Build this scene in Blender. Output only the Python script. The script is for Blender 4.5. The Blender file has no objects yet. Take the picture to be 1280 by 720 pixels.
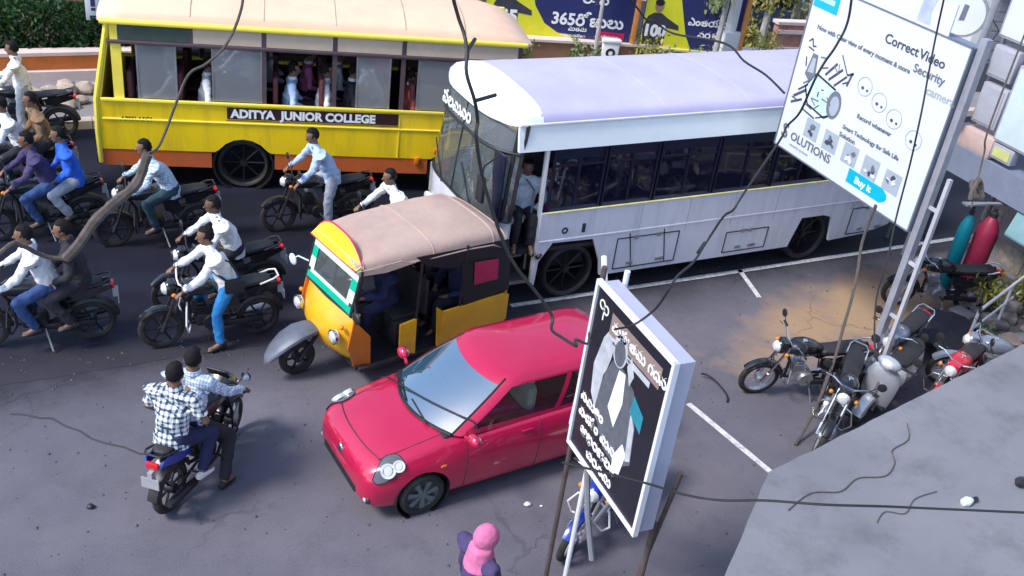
import bpy, bmesh, math, random
from mathutils import Vector, Matrix, noise
random.seed(7)
R = math.radians
PI = math.pi
scene = bpy.context.scene
COL = scene.collection

# ------------------------------------------------------------------ camera
cam_d = bpy.data.cameras.new("camera")
cam_d.sensor_width = 36.0
cam_d.lens = 1250.0 / 1280.0 * 36.0
cam_d.clip_start = 0.05
cam_d.clip_end = 3000.0
cam = bpy.data.objects.new("camera", cam_d)
COL.objects.link(cam)
PITCH, ROLL, YAW, CAM_H = R(30.2), R(7.9), R(27.0), 8.0
_f = Vector((math.sin(YAW) * math.cos(PITCH), math.cos(YAW) * math.cos(PITCH), -math.sin(PITCH)))
_r = Vector((math.cos(YAW), -math.sin(YAW), 0))
_u = _r.cross(_f)
_r2 = math.cos(ROLL) * _r + math.sin(ROLL) * _u
_u2 = math.cos(ROLL) * _u - math.sin(ROLL) * _r
_m = Matrix((_r2, _u2, -_f)).transposed().to_4x4()
_m.translation = Vector((0, 0, CAM_H))
cam.matrix_world = _m
scene.camera = cam

# ------------------------------------------------------------------ sky and sun
SUN_EL, SUN_AZ = R(50), R(-95)         # azimuth from +Y, clockwise seen from above
world = bpy.data.worlds.new("World")
scene.world = world
world.use_nodes = True
_nt = world.node_tree
_sky = _nt.nodes.new("ShaderNodeTexSky")
_sky.sky_type = 'NISHITA'
_sky.sun_disc = False
_sky.sun_elevation = SUN_EL
_sky.sun_rotation = SUN_AZ
_nt.links.new(_sky.outputs[0], _nt.nodes["Background"].inputs[0])
_nt.nodes["Background"].inputs[1].default_value = 0.15
sun_d = bpy.data.lights.new("sun", 'SUN')
sun_d.energy = 2.0
sun_d.angle = R(14)
sun_d.color = (1.0, 0.95, 0.91)
sun = bpy.data.objects.new("sun", sun_d)
COL.objects.link(sun)
_sv = Vector((math.sin(SUN_AZ) * math.cos(SUN_EL), math.cos(SUN_AZ) * math.cos(SUN_EL), math.sin(SUN_EL)))
sun.rotation_euler = _sv.to_track_quat('Z', 'Y').to_euler()
sun.location = _sv * 60
scene.view_settings.view_transform = 'Standard'
scene.view_settings.look = 'None'
scene.view_settings.exposure = 0.95
scene.view_settings.gamma = 1.0

# ------------------------------------------------------------------ materials
MATS = {}
def mat(name, col, rough=0.55, metal=0.0, var=0.18, scale=5.0, bump=0.0, bscale=60.0, coat=0.0, dirt=None, dscale=2.5, damt=0.5, spec=0.5, streak=False):
    if name in MATS:
        return MATS[name]
    m = bpy.data.materials.new(name)
    m.use_nodes = True
    nt = m.node_tree
    b = nt.nodes["Principled BSDF"]
    b.inputs["Roughness"].default_value = rough
    b.inputs["Metallic"].default_value = metal
    b.inputs["Specular IOR Level"].default_value = spec
    if coat:
        b.inputs["Coat Weight"].default_value = coat
        b.inputs["Coat Roughness"].default_value = 0.08
    tc = nt.nodes.new("ShaderNodeTexCoord")
    n = nt.nodes.new("ShaderNodeTexNoise")
    n.inputs["Scale"].default_value = scale
    n.inputs["Detail"].default_value = 5
    n.inputs["Roughness"].default_value = 0.62
    nt.links.new(tc.outputs["Object"], n.inputs["Vector"])
    cr = nt.nodes.new("ShaderNodeValToRGB")
    cr.color_ramp.elements[0].position = 0.3
    cr.color_ramp.elements[1].position = 0.7
    cr.color_ramp.elements[0].color = [c * (1 - var) for c in col] + [1]
    cr.color_ramp.elements[1].color = [min(1, c * (1 + var)) for c in col] + [1]
    nt.links.new(n.outputs["Fac"], cr.inputs["Fac"])
    out = cr.outputs["Color"]
    if dirt:
        n2 = nt.nodes.new("ShaderNodeTexNoise")
        n2.inputs["Scale"].default_value = dscale
        n2.inputs["Detail"].default_value = 8
        n2.inputs["Roughness"].default_value = 0.7
        if streak:          # grime that has run down the panel
            mp = nt.nodes.new("ShaderNodeMapping"); mp.inputs["Scale"].default_value = (3.2, 3.2, 0.45)
            nt.links.new(tc.outputs["Object"], mp.inputs["Vector"]); nt.links.new(mp.outputs[0], n2.inputs["Vector"])
        else:
            nt.links.new(tc.outputs["Object"], n2.inputs["Vector"])
        r2 = nt.nodes.new("ShaderNodeValToRGB")
        r2.color_ramp.elements[0].position = 0.48
        r2.color_ramp.elements[1].position = 0.75
        r2.color_ramp.elements[1].color = (damt, damt, damt, 1)
        nt.links.new(n2.outputs["Fac"], r2.inputs["Fac"])
        mx = nt.nodes.new("ShaderNodeMix")
        mx.data_type = 'RGBA'
        nt.links.new(r2.outputs["Color"], mx.inputs["Factor"])
        nt.links.new(out, mx.inputs["A"])
        mx.inputs["B"].default_value = (*dirt, 1)
        out = mx.outputs["Result"]
    nt.links.new(out, b.inputs["Base Color"])
    if bump:
        n3 = nt.nodes.new("ShaderNodeTexNoise")
        n3.inputs["Scale"].default_value = bscale
        n3.inputs["Detail"].default_value = 4
        nt.links.new(tc.outputs["Object"], n3.inputs["Vector"])
        bp = nt.nodes.new("ShaderNodeBump")
        bp.inputs["Strength"].default_value = bump
        bp.inputs["Distance"].default_value = 0.02
        nt.links.new(n3.outputs["Fac"], bp.inputs["Height"])
        nt.links.new(bp.outputs["Normal"], b.inputs["Normal"])
    MATS[name] = m
    return m

def glass(name, tint, clear=0.6, dust_sheen=(0.3, 0.33, 0.36), gloss=0.35):
    """sheet glass: part clear, part diffuse for dust and painted reflections, with a fresnel reflection on top"""
    if name in MATS:
        return MATS[name]
    m = bpy.data.materials.new(name)
    m.use_nodes = True
    nt = m.node_tree
    nt.nodes.remove(nt.nodes["Principled BSDF"])
    out = nt.nodes["Material Output"]
    tr = nt.nodes.new("ShaderNodeBsdfTransparent")
    tr.inputs[0].default_value = (*tint, 1)
    di = nt.nodes.new("ShaderNodeBsdfDiffuse")
    di.inputs[0].default_value = (*dust_sheen, 1)
    m1 = nt.nodes.new("ShaderNodeMixShader")
    m1.inputs[0].default_value = 1 - clear
    nt.links.new(tr.outputs[0], m1.inputs[1])
    nt.links.new(di.outputs[0], m1.inputs[2])
    gl = nt.nodes.new("ShaderNodeBsdfGlossy")
    gl.inputs["Roughness"].default_value = 0.04
    fr = nt.nodes.new("ShaderNodeFresnel")
    fr.inputs[0].default_value = 1.5
    mm = nt.nodes.new("ShaderNodeMath")
    mm.operation = 'MULTIPLY_ADD'
    mm.inputs[1].default_value = 0.9
    mm.inputs[2].default_value = gloss * 0.25
    nt.links.new(fr.outputs[0], mm.inputs[0])
    m2 = nt.nodes.new("ShaderNodeMixShader")
    nt.links.new(mm.outputs[0], m2.inputs[0])
    nt.links.new(m1.outputs[0], m2.inputs[1])
    nt.links.new(gl.outputs[0], m2.inputs[2])
    nt.links.new(m2.outputs[0], out.inputs[0])
    MATS[name] = m
    return m

# ------------------------------------------------------------------ mesh collector
def _frames(pts):
    pts = [Vector(p) for p in pts]
    n = len(pts)
    T = []
    for i in range(n):
        a = pts[max(0, i - 1)]
        b = pts[min(n - 1, i + 1)]
        d = b - a
        T.append(d.normalized() if d.length > 1e-9 else Vector((0, 0, 1)))
    up = Vector((0, 0, 1)) if abs(T[0].z) < 0.9 else Vector((1, 0, 0))
    N = T[0].cross(up).normalized()
    res = []
    for i in range(n):
        N = (N - T[i] * N.dot(T[i]))
        if N.length < 1e-6:
            N = T[i].orthogonal()
        N.normalize()
        res.append((pts[i], N.copy(), T[i].cross(N)))
    return res

class MB:
    def __init__(s):
        s.v = []; s.f = []; s.mi = []; s.ms = []; s.cur = 0; s.T = None
    def use(s, m):
        if m not in s.ms:
            s.ms.append(m)
        s.cur = s.ms.index(m)
        return s
    def add(s, vs, fs):
        o = len(s.v)
        if s.T is not None:
            vs = [s.T @ Vector(p) for p in vs]
        s.v += [tuple(p) for p in vs]
        s.f += [tuple(i + o for i in f) for f in fs]
        s.mi += [s.cur] * len(fs)
        return s
    def box(s, c, d, rot=None, bv=0.0):
        c = Vector(c)
        if bv <= 0:
            vs = [Vector((x * d[0] / 2, y * d[1] / 2, z * d[2] / 2)) for x in (-1, 1) for y in (-1, 1) for z in (-1, 1)]
            fs = [(0, 1, 3, 2), (4, 6, 7, 5), (0, 4, 5, 1), (2, 3, 7, 6), (0, 2, 6, 4), (1, 5, 7, 3)]
        else:
            bm = bmesh.new()
            bmesh.ops.create_cube(bm, size=1)
            for v in bm.verts:
                v.co = Vector((v.co.x * d[0], v.co.y * d[1], v.co.z * d[2]))
            bmesh.ops.bevel(bm, geom=bm.edges[:], offset=min(bv, min(d) * 0.45), segments=2, profile=0.5, affect='EDGES')
            bm.verts.index_update()
            vs = [v.co.copy() for v in bm.verts]
            fs = [tuple(v.index for v in f.verts) for f in bm.faces]
            bm.free()
        if rot is not None:
            vs = [rot @ p for p in vs]
        return s.add([p + c for p in vs], fs)
    def tube(s, pts, r, n=8, cap=True):
        fr = _frames(pts)
        rs = r if isinstance(r, (list, tuple)) else [r] * len(fr)
        vs = []
        for (p, N, B), rr in zip(fr, rs):
            for k in range(n):
                a = 2 * PI * k / n
                vs.append(p + N * math.cos(a) * rr + B * math.sin(a) * rr)
        fs = []
        for i in range(len(fr) - 1):
            for k in range(n):
                k2 = (k + 1) % n
                fs.append((i * n + k, i * n + k2, (i + 1) * n + k2, (i + 1) * n + k))
        if cap:
            fs.append(tuple(range(n))[::-1])
            fs.append(tuple(range((len(fr) - 1) * n, len(fr) * n)))
        return s.add(vs, fs)
    def cyl(s, a, b, r0, r1=None, n=16):
        return s.tube([a, b], [r0, r0 if r1 is None else r1], n)
    def lathe(s, prof, origin, axis='y', n=24, close=False):
        """prof: list of (radius, offset along axis)"""
        vs = []
        o = Vector(origin)
        for (r, h) in prof:
            for k in range(n):
                a = 2 * PI * k / n
                c, q = math.cos(a) * r, math.sin(a) * r
                vs.append(o + (Vector((c, h, q)) if axis == 'y' else Vector((h, c, q)) if axis == 'x' else Vector((c, q, h))))
        fs = []
        m = len(prof)
        for i in range(m if close else m - 1):
            j = (i + 1) % m
            for k in range(n):
                k2 = (k + 1) % n
                fs.append((i * n + k, i * n + k2, j * n + k2, j * n + k))
        if not close:
            if prof[0][0] > 1e-6: fs.append(tuple(range(n)))
            if prof[-1][0] > 1e-6: fs.append(tuple(range((m - 1) * n, m * n)))
        return s.add(vs, fs)
    def loft(s, rings, closed=True, caps=True):
        n = len(rings[0])
        vs = [p for r in rings for p in r]
        fs = []
        for i in range(len(rings) - 1):
            for k in range(n if closed else n - 1):
                k2 = (k + 1) % n
                fs.append((i * n + k, i * n + k2, (i + 1) * n + k2, (i + 1) * n + k))
        if caps and closed:
            fs.append(tuple(range(n))[::-1])
            fs.append(tuple(range((len(rings) - 1) * n, len(rings) * n)))
        return s.add(vs, fs)
    def poly(s, pts):
        return s.add(pts, [tuple(range(len(pts)))])
    def prism(s, pts, vec):
        """closed solid: polygon pts (3-D) pushed along vec"""
        n = len(pts)
        vec = Vector(vec)
        vs = [Vector(p) for p in pts] + [Vector(p) + vec for p in pts]
        fs = [tuple(range(n))[::-1], tuple(range(n, 2 * n))]
        for k in range(n):
            k2 = (k + 1) % n
            fs.append((k, k2, n + k2, n + k))
        return s.add(vs, fs)
    def ell(s, c, r, nu=14, nv=9, rot=None):
        c = Vector(c)
        if not isinstance(r, (tuple, list)):
            r = (r, r, r)
        vs = [Vector((0, 0, -r[2]))]
        for j in range(1, nv):
            t = -PI / 2 + PI * j / nv
            for k in range(nu):
                a = 2 * PI * k / nu
                vs.append(Vector((math.cos(t) * math.cos(a) * r[0], math.cos(t) * math.sin(a) * r[1], math.sin(t) * r[2])))
        vs.append(Vector((0, 0, r[2])))
        fs = []
        for k in range(nu):
            k2 = (k + 1) % nu
            fs.append((0, 1 + k2, 1 + k))
            for j in range(nv - 2):
                fs.append((1 + j * nu + k, 1 + j * nu + k2, 1 + (j + 1) * nu + k2, 1 + (j + 1) * nu + k))
            fs.append((1 + (nv - 2) * nu + k, 1 + (nv - 2) * nu + k2, len(vs) - 1))
        if rot is not None:
            vs = [rot @ p for p in vs]
        return s.add([p + c for p in vs], fs)
    def mesh(s, name, m=None, sharp=35):
        me = bpy.data.meshes.new(name)
        me.from_pydata(s.v, [], s.f)
        if m is not None and not s.ms:
            me.materials.append(m)
        for x in s.ms:
            me.materials.append(x)
        if s.ms and m is None:
            me.polygons.foreach_set("material_index", s.mi)
        bm = bmesh.new()
        bm.from_mesh(me)
        bmesh.ops.recalc_face_normals(bm, faces=bm.faces[:])
        bm.to_mesh(me)
        bm.free()
        if sharp:
            me.polygons.foreach_set("use_smooth", [True] * len(me.polygons))
            try:
                me.set_sharp_from_angle(angle=R(sharp))
            except Exception:
                pass
        me.update()
        return me
    def build(s, name, m=None, parent=None, loc=None, sharp=35):
        o = bpy.data.objects.new(name, s.mesh(name, m, sharp))
        COL.objects.link(o)
        if parent is not None:
            o.parent = parent
        if loc is not None:
            o.location = loc
        return o

def thing(name, label, cat, loc=(0, 0, 0), rotz=0.0, group=None, rot=None):
    o = bpy.data.objects.new(name, None)
    COL.objects.link(o)
    o.empty_display_size = 0.3
    o.location = loc
    o.rotation_euler = rot if rot is not None else (0, 0, rotz)
    o["label"] = label
    o["category"] = cat
    if group:
        o["group"] = group
    return o

def tag(o, label=None, cat=None, group=None, kind=None):
    if label: o["label"] = label
    if cat: o["category"] = cat
    if group: o["group"] = group
    if kind: o["kind"] = kind
    return o

def struct(name, mb, m=None, sharp=35):
    o = mb.build(name, m, sharp=sharp)
    o["kind"] = "structure"
    return o

def dup(root, loc, rot, label, group=None):
    r = root.copy(); COL.objects.link(r)
    r.location = loc
    r.rotation_euler = rot
    r["label"] = label
    if group: r["group"] = group
    def kids(a, b):
        for ch in [o for o in a.children]:
            c = ch.copy(); COL.objects.link(c); c.parent = b
            kids(ch, c)
    kids(root, r)
    return r

def text(name, body, size, m, parent, mw, bold=0.0, align='LEFT', shear=0.0, sx=1.0, space=1.0):
    cu = bpy.data.curves.new(name, 'FONT')
    cu.body = body
    cu.size = size
    cu.extrude = 0.0012
    cu.offset = bold
    cu.align_x = align
    cu.shear = shear
    cu.space_character = space
    cu.resolution_u = 3
    cu.materials.append(m)
    tmp = bpy.data.objects.new("tmp_text", cu)
    COL.objects.link(tmp)
    me = bpy.data.meshes.new_from_object(tmp.evaluated_get(bpy.context.evaluated_depsgraph_get()))
    bpy.data.objects.remove(tmp)
    o = bpy.data.objects.new(name, me)
    COL.objects.link(o)
    o.parent = parent
    o.matrix_local = mw @ Matrix.Diagonal((sx, 1, 1, 1))
    return o

def basis(x, y, z, o):
    m = Matrix((Vector(x), Vector(y), Vector(z))).transposed().to_4x4()
    m.translation = Vector(o)
    return m

def lerp(a, b, t):
    return a + (b - a) * t

def cr_spline(vals, n):
    """Catmull-Rom through list of tuples, n samples per span"""
    out = []
    m = len(vals)
    for i in range(m - 1):
        p0 = vals[max(0, i - 1)]; p1 = vals[i]; p2 = vals[i + 1]; p3 = vals[min(m - 1, i + 2)]
        for k in range(n):
            t = k / n
            out.append(tuple(0.5 * ((2 * b) + (-a + c) * t + (2 * a - 5 * b + 4 * c - d) * t * t + (-a + 3 * b - 3 * c + d) * t ** 3)
                             for a, b, c, d in zip(p0, p1, p2, p3)))
    out.append(tuple(vals[-1]))
    return out

def bake(o, voxel, smooth=2, disp=0.0, dscale=7.0, seed=0.0):
    """union the overlapping closed shells of o into one skin"""
    md = o.modifiers.new("r", 'REMESH'); md.mode = 'VOXEL'; md.voxel_size = voxel; md.use_smooth_shade = True
    if smooth:
        sm = o.modifiers.new("s", 'SMOOTH'); sm.factor = 0.5; sm.iterations = smooth
    dg = bpy.context.evaluated_depsgraph_get()
    me = bpy.data.meshes.new_from_object(o.evaluated_get(dg))
    o.modifiers.clear()
    mats = [x for x in o.data.materials]
    old = o.data
    o.data = me
    me.materials.clear()
    for x in mats[:1]:
        me.materials.append(x)
    bpy.data.meshes.remove(old)
    if disp:
        nn = [v.normal.copy() for v in me.vertices]
        for v, k in zip(me.vertices, nn):
            q = v.co * dscale + Vector((seed, seed * 1.7, 0))
            v.co += k * disp * (noise.noise(q) + 0.6 * noise.noise(q * 2.3))
    me.polygons.foreach_set("use_smooth", [True] * len(me.polygons))
    me.update()
    return o
# ------------------------------------------------------------------ palette
BLACK = mat("black_plastic", (0.018, 0.018, 0.021), 0.45, var=0.3)
RUBBER = mat("rubber", (0.022, 0.021, 0.021), 0.8, var=0.3, dirt=(0.12, 0.1, 0.08), damt=0.35)
CHROME = mat("chrome", (0.75, 0.75, 0.76), 0.18, 1.0, var=0.05)
STEEL = mat("dull_steel", (0.42, 0.42, 0.44), 0.42, 0.85, var=0.2)
ALLOY = mat("alloy", (0.5, 0.5, 0.52), 0.35, 0.7, var=0.15)
LENS = mat("lamp_lens", (0.8, 0.82, 0.82), 0.08, 0.3, var=0.03)
REDLENS = mat("red_lens", (0.62, 0.015, 0.02), 0.15, var=0.1, coat=0.6)
AMBER = mat("amber_lens", (0.75, 0.22, 0.02), 0.2, var=0.1)
SEATBLK = mat("black_seat_vinyl", (0.02, 0.02, 0.022), 0.5, var=0.25, bump=0.15)
WHITEP = mat("white_paint", (0.78, 0.78, 0.78), 0.4, var=0.05, dirt=(0.45, 0.42, 0.38), damt=0.35)
# ------------------------------------------------------------------ ground, road, footpath
def ground_mat(name, a, b, sun_patch=None, speck=0.5, rough=0.9, bump=0.25, stain=(0.3, 0.3, 0.32), edge=None, tracks=False, sun_patch_at=None, sun_patch_scale=(1, 1)):
    m = bpy.data.materials.new(name)
    m.use_nodes = True
    nt = m.node_tree
    N = nt.nodes; L = nt.links
    bs = N["Principled BSDF"]
    bs.inputs["Roughness"].default_value = rough
    bs.inputs["Specular IOR Level"].default_value = 0.25
    tc = N.new("ShaderNodeTexCoord")
    def ns(scale, detail=6, rg=0.65):
        n = N.new("ShaderNodeTexNoise"); n.inputs["Scale"].default_value = scale
        n.inputs["Detail"].default_value = detail; n.inputs["Roughness"].default_value = rg
        L.new(tc.outputs["Object"], n.inputs["Vector"]); return n.outputs["Fac"]
    def ramp(fac, p0, c0, p1, c1):
        r = N.new("ShaderNodeValToRGB")
        r.color_ramp.elements[0].position = p0; r.color_ramp.elements[1].position = p1
        r.color_ramp.elements[0].color = (*c0, 1); r.color_ramp.elements[1].color = (*c1, 1)
        L.new(fac, r.inputs["Fac"]); return r.outputs["Color"]
    def mix(f, A, B, mode='MIX'):
        x = N.new("ShaderNodeMix"); x.data_type = 'RGBA'; x.blend_type = mode
        for sock, val in (("Factor", f), ("A", A), ("B", B)):
            if isinstance(val, (int, float)): x.inputs[sock].default_value = val
            elif isinstance(val, tuple): x.inputs[sock].default_value = (*val, 1)
            else: L.new(val, x.inputs[sock])
        return x.outputs["Result"]
    c = ramp(ns(0.55), 0.35, a, 0.68, b)
    c = mix(ramp(ns(1.7, 8, 0.72), 0.5, (0, 0, 0), 0.74, (0.7, 0.7, 0.7)), c, tuple(x * stain[0] for x in a))
    c = mix(speck, c, ramp(ns(70, 3, 0.8), 0.3, tuple(x * 0.6 for x in a), 0.75, tuple(min(1, x * 1.45) for x in b)))
    if sun_patch_at is not None:  # sunlit patch painted into the ground as a sandy colour
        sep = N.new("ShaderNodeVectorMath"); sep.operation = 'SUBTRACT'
        L.new(tc.outputs["Object"], sep.inputs[0]); sep.inputs[1].default_value = (*sun_patch_at, 0)
        rot = N.new("ShaderNodeVectorRotate"); rot.rotation_type = 'Z_AXIS'; rot.inputs["Angle"].default_value = R(-sun_patch_scale[2])
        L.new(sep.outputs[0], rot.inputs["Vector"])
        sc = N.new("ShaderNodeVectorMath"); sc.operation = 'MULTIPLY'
        L.new(rot.outputs[0], sc.inputs[0]); sc.inputs[1].default_value = (1 / sun_patch_scale[0], 1 / sun_patch_scale[1], 0)
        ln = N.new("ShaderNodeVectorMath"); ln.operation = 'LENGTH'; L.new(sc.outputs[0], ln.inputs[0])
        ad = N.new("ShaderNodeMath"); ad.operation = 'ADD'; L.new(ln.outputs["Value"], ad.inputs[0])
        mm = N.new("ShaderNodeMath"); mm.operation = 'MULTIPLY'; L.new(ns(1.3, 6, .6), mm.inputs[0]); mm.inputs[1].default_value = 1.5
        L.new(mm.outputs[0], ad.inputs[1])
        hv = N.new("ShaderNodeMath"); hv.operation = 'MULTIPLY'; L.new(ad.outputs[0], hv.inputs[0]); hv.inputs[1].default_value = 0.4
        c = mix(ramp(hv.outputs[0], 0.46, (0.85, 0.85, 0.85), 0.74, (0, 0, 0)), c, sun_patch)
    if tracks:
        wv = N.new("ShaderNodeTexWave"); wv.bands_direction = 'Y'; wv.inputs["Scale"].default_value = 0.22; wv.inputs["Distortion"].default_value = 3.5
        wv.inputs["Detail"].default_value = 3; L.new(tc.outputs["Object"], wv.inputs["Vector"])
        c = mix(ramp(wv.outputs["Fac"], 0.55, (0, 0, 0), 0.95, (0.45, 0.45, 0.45)), c, tuple(x * 1.4 + .003 for x in b))
    v = N.new("ShaderNodeTexVoronoi"); v.feature = 'DISTANCE_TO_EDGE'; v.inputs["Scale"].default_value = 0.42
    wn = N.new("ShaderNodeTexNoise"); wn.inputs["Scale"].default_value = 2.2; wn.inputs["Detail"].default_value = 6; L.new(tc.outputs["Object"], wn.inputs["Vector"])
    va = N.new("ShaderNodeVectorMath"); va.operation = 'MULTIPLY_ADD'; L.new(wn.outputs["Color"], va.inputs[0]); va.inputs[1].default_value = (.8, .8, 0); L.new(tc.outputs["Object"], va.inputs[2])
    L.new(va.outputs[0], v.inputs["Vector"])
    ck = mix(1.0, ramp(v.outputs["Distance"], 0.003, (0.42, 0.42, 0.42), 0.010, (0, 0, 0)), ramp(ns(0.33, 3, .5), 0.52, (0, 0, 0), 0.62, (1, 1, 1)), 'MULTIPLY')
    c = mix(ck, c, tuple(x * 0.4 for x in a))
    if edge is not None:      # dust of one surface spread over the margin of the other, along the road edge
        sx = N.new("ShaderNodeSeparateXYZ"); L.new(tc.outputs["Object"], sx.inputs[0])
        m1 = N.new("ShaderNodeMath"); m1.operation = 'MULTIPLY_ADD'; L.new(sx.outputs["X"], m1.inputs[0]); m1.inputs[1].default_value = -0.053; m1.inputs[2].default_value = -11.42
        m2 = N.new("ShaderNodeMath"); m2.operation = 'ADD'; L.new(m1.outputs[0], m2.inputs[0]); L.new(sx.outputs["Y"], m2.inputs[1])
        m3 = N.new("ShaderNodeMath"); m3.operation = 'MULTIPLY_ADD'; L.new(ns(1.1, 7, .7), m3.inputs[0]); m3.inputs[1].default_value = 1.7; m3.inputs[2].default_value = -0.85
        m4 = N.new("ShaderNodeMath"); m4.operation = 'ADD'; L.new(m2.outputs[0], m4.inputs[0]); L.new(m3.outputs[0], m4.inputs[1])
        m5 = N.new("ShaderNodeMapRange"); L.new(m4.outputs[0], m5.inputs[0]); m5.inputs[1].default_value = edge[1]; m5.inputs[2].default_value = edge[2]; m5.inputs[3].default_value = edge[3]; m5.inputs[4].default_value = edge[4]
        c = mix(m5.outputs[0], c, edge[0])
    L.new(c, bs.inputs["Base Color"])
    bp = N.new("ShaderNodeBump"); bp.inputs["Strength"].default_value = bump; bp.inputs["Distance"].default_value = 0.02
    L.new(ns(45, 5, 0.8), bp.inputs["Height"]); L.new(bp.outputs[0], bs.inputs["Normal"])
    return m

G_SHOULDER = ground_mat("dusty_shoulder", (0.094, 0.092, 0.118), (0.165, 0.155, 0.178), sun_patch=(0.38, 0.25, 0.14), sun_patch_at=(11.9, 10.35), sun_patch_scale=(3.3, 1.05, 14), edge=((0.02, 0.021, 0.03), -1.1, 0.1, 0.0, 0.85), speck=0.45, stain=(0.62,))
G_ROAD = ground_mat("dark_asphalt", (0.0045, 0.0055, 0.013), (0.010, 0.012, 0.025), edge=((0.05, 0.047, 0.058), -0.1, 1.5, 0.75, 0.0), tracks=True, speck=0.4, rough=0.8, stain=(0.5,))
G_PAVE = ground_mat("pavement_concrete", (0.2, 0.18, 0.19), (0.29, 0.27, 0.27), speck=0.3)
G_KERB = ground_mat("cream_kerb_paint", (0.5, 0.42, 0.33), (0.66, 0.56, 0.44), speck=0.2)
G_CONC = ground_mat("weathered_concrete", (0.17, 0.17, 0.19), (0.23, 0.23, 0.25), speck=0.12, stain=(0.5,))
LINE = mat("worn_road_paint", (0.62, 0.62, 0.62), 0.7, var=0.2, scale=9, dirt=(0.13, 0.12, 0.13), dscale=14, damt=0.75)

g = MB()
for ix in range(24):                      # near cells small, far cells to the horizon
    pass
xs = [-900, -200, -60, -20, -8, 0, 6, 12, 18, 26, 60, 200, 900]
ys = [-600, -100, -20, 0, 4, 8, 12, 18, 26, 60, 200, 900]
vs = [(x, y, 0) for y in ys for x in xs]
fs = [(j * len(xs) + i, j * len(xs) + i + 1, (j + 1) * len(xs) + i + 1, (j + 1) * len(xs) + i) for j in range(len(ys) - 1) for i in range(len(xs) - 1)]
g.add(vs, fs)
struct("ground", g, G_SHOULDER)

def near_edge(x):
    return 11.42 + 0.053 * x + 0.10 * noise.noise(Vector((x * 0.55, 3.1, 0))) + 0.05 * noise.noise(Vector((x * 2.2, 1.1, 0)))
def far_kerb(x):
    if x < 2.5: return 19.55 + 0.05 * (x - 2.5)
    if x < 18: return 19.55 - 0.10 * (x - 2.5)
    return 18.0
rx = [-60 + i * 0.5 for i in range(241)]
g = MB()
vs = []
for x in rx:
    vs += [(x, near_edge(x), 0.004), (x, lerp(near_edge(x), far_kerb(x), 0.5), 0.030), (x, far_kerb(x) + 0.05, 0.006)]
fs = []
for i in range(len(rx) - 1):
    for k in range(2):
        fs.append((i * 3 + k, (i + 1) * 3 + k, (i + 1) * 3 + k + 1, i * 3 + k + 1))
g.add(vs, fs)
struct("road", g, G_ROAD, sharp=60)

def strip(name, pts, w, m, z):
    g = MB()
    vs = []
    P = [Vector((x, y, 0)) for x, y in pts]
    for i, p in enumerate(P):
        d = (P[min(len(P) - 1, i + 1)] - P[max(0, i - 1)]).normalized()
        n = Vector((-d.y, d.x, 0))
        ww = w * (1 + 0.18 * noise.noise(p * 2.1))
        vs += [p + n * ww / 2 + Vector((0, 0, z)), p - n * ww / 2 + Vector((0, 0, z))]
    g.add(vs, [(2 * i, 2 * i + 1, 2 * i + 3, 2 * i + 2) for i in range(len(P) - 1)])
    return struct(name, g, m)
def seg(a, b, n=24):
    return [(lerp(a[0], b[0], i / n), lerp(a[1], b[1], i / n)) for i in range(n + 1)]
strip("edge_line", seg((6.0, 11.74), (19, 12.36)), 0.10, LINE, 0.012)
strip("bay_line", seg((10.45, 12.0), (10.24, 11.1)), 0.09, LINE, 0.012)
strip("bay_line.001", seg((7.45, 8.85), (7.78, 7.1)), 0.09, LINE, 0.008)
SEAM = mat("tar_seam", (0.05, 0.048, 0.058), 0.7, var=0.3)
strip("road_crack", [(-0.95, 10.75), (-0.8, 10.70), (-0.62, 10.58), (-0.5, 10.55), (-0.36, 10.36), (-0.2, 10.22), (-0.1, 10.06), (0.06, 9.92), (0.25, 9.80), (0.4, 9.64), (0.6, 9.58)], 0.028, SEAM, 0.006)

# far footpath with its painted kerb
g = MB()
vs = []; fs = []
px = [-30 + i for i in range(64)]
def wall_y(x):
    if x < 3.0: return 21.9 + 0.04 * x
    return 22.02 - 0.04 * (x - 3) if x < 9 else 21.78 - 0.19 * (x - 9)
for i, x in enumerate(px):
    k = far_kerb(x); w = wall_y(x) + 0.3
    vs += [(x, k + 0.20, 0.142), (x, w, 0.150)]
g.add(vs, [(2 * i, 2 * i + 2, 2 * i + 3, 2 * i + 1) for i in range(len(px) - 1)])
struct("footpath", g, G_PAVE)
g = MB()
for i in range(len(px) - 1):
    a, b = px[i], px[i + 1]
    for h in (0, 1):
        x0 = lerp(a, b, h * 0.5) + 0.006; x1 = lerp(a, b, h * 0.5 + 0.5) - 0.006
        y0, y1 = far_kerb(x0), far_kerb(x1)
        dz = random.uniform(-0.006, 0.006)
        g.prism([(x0, y0, 0), (x0, y0 + 0.03, 0.15 + dz), (x0, y0 + 0.24, 0.157 + dz), (x0, y0 + 0.24, 0)], (x1 - x0, y1 - y0, 0))
struct("kerb", g, G_KERB)

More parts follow.
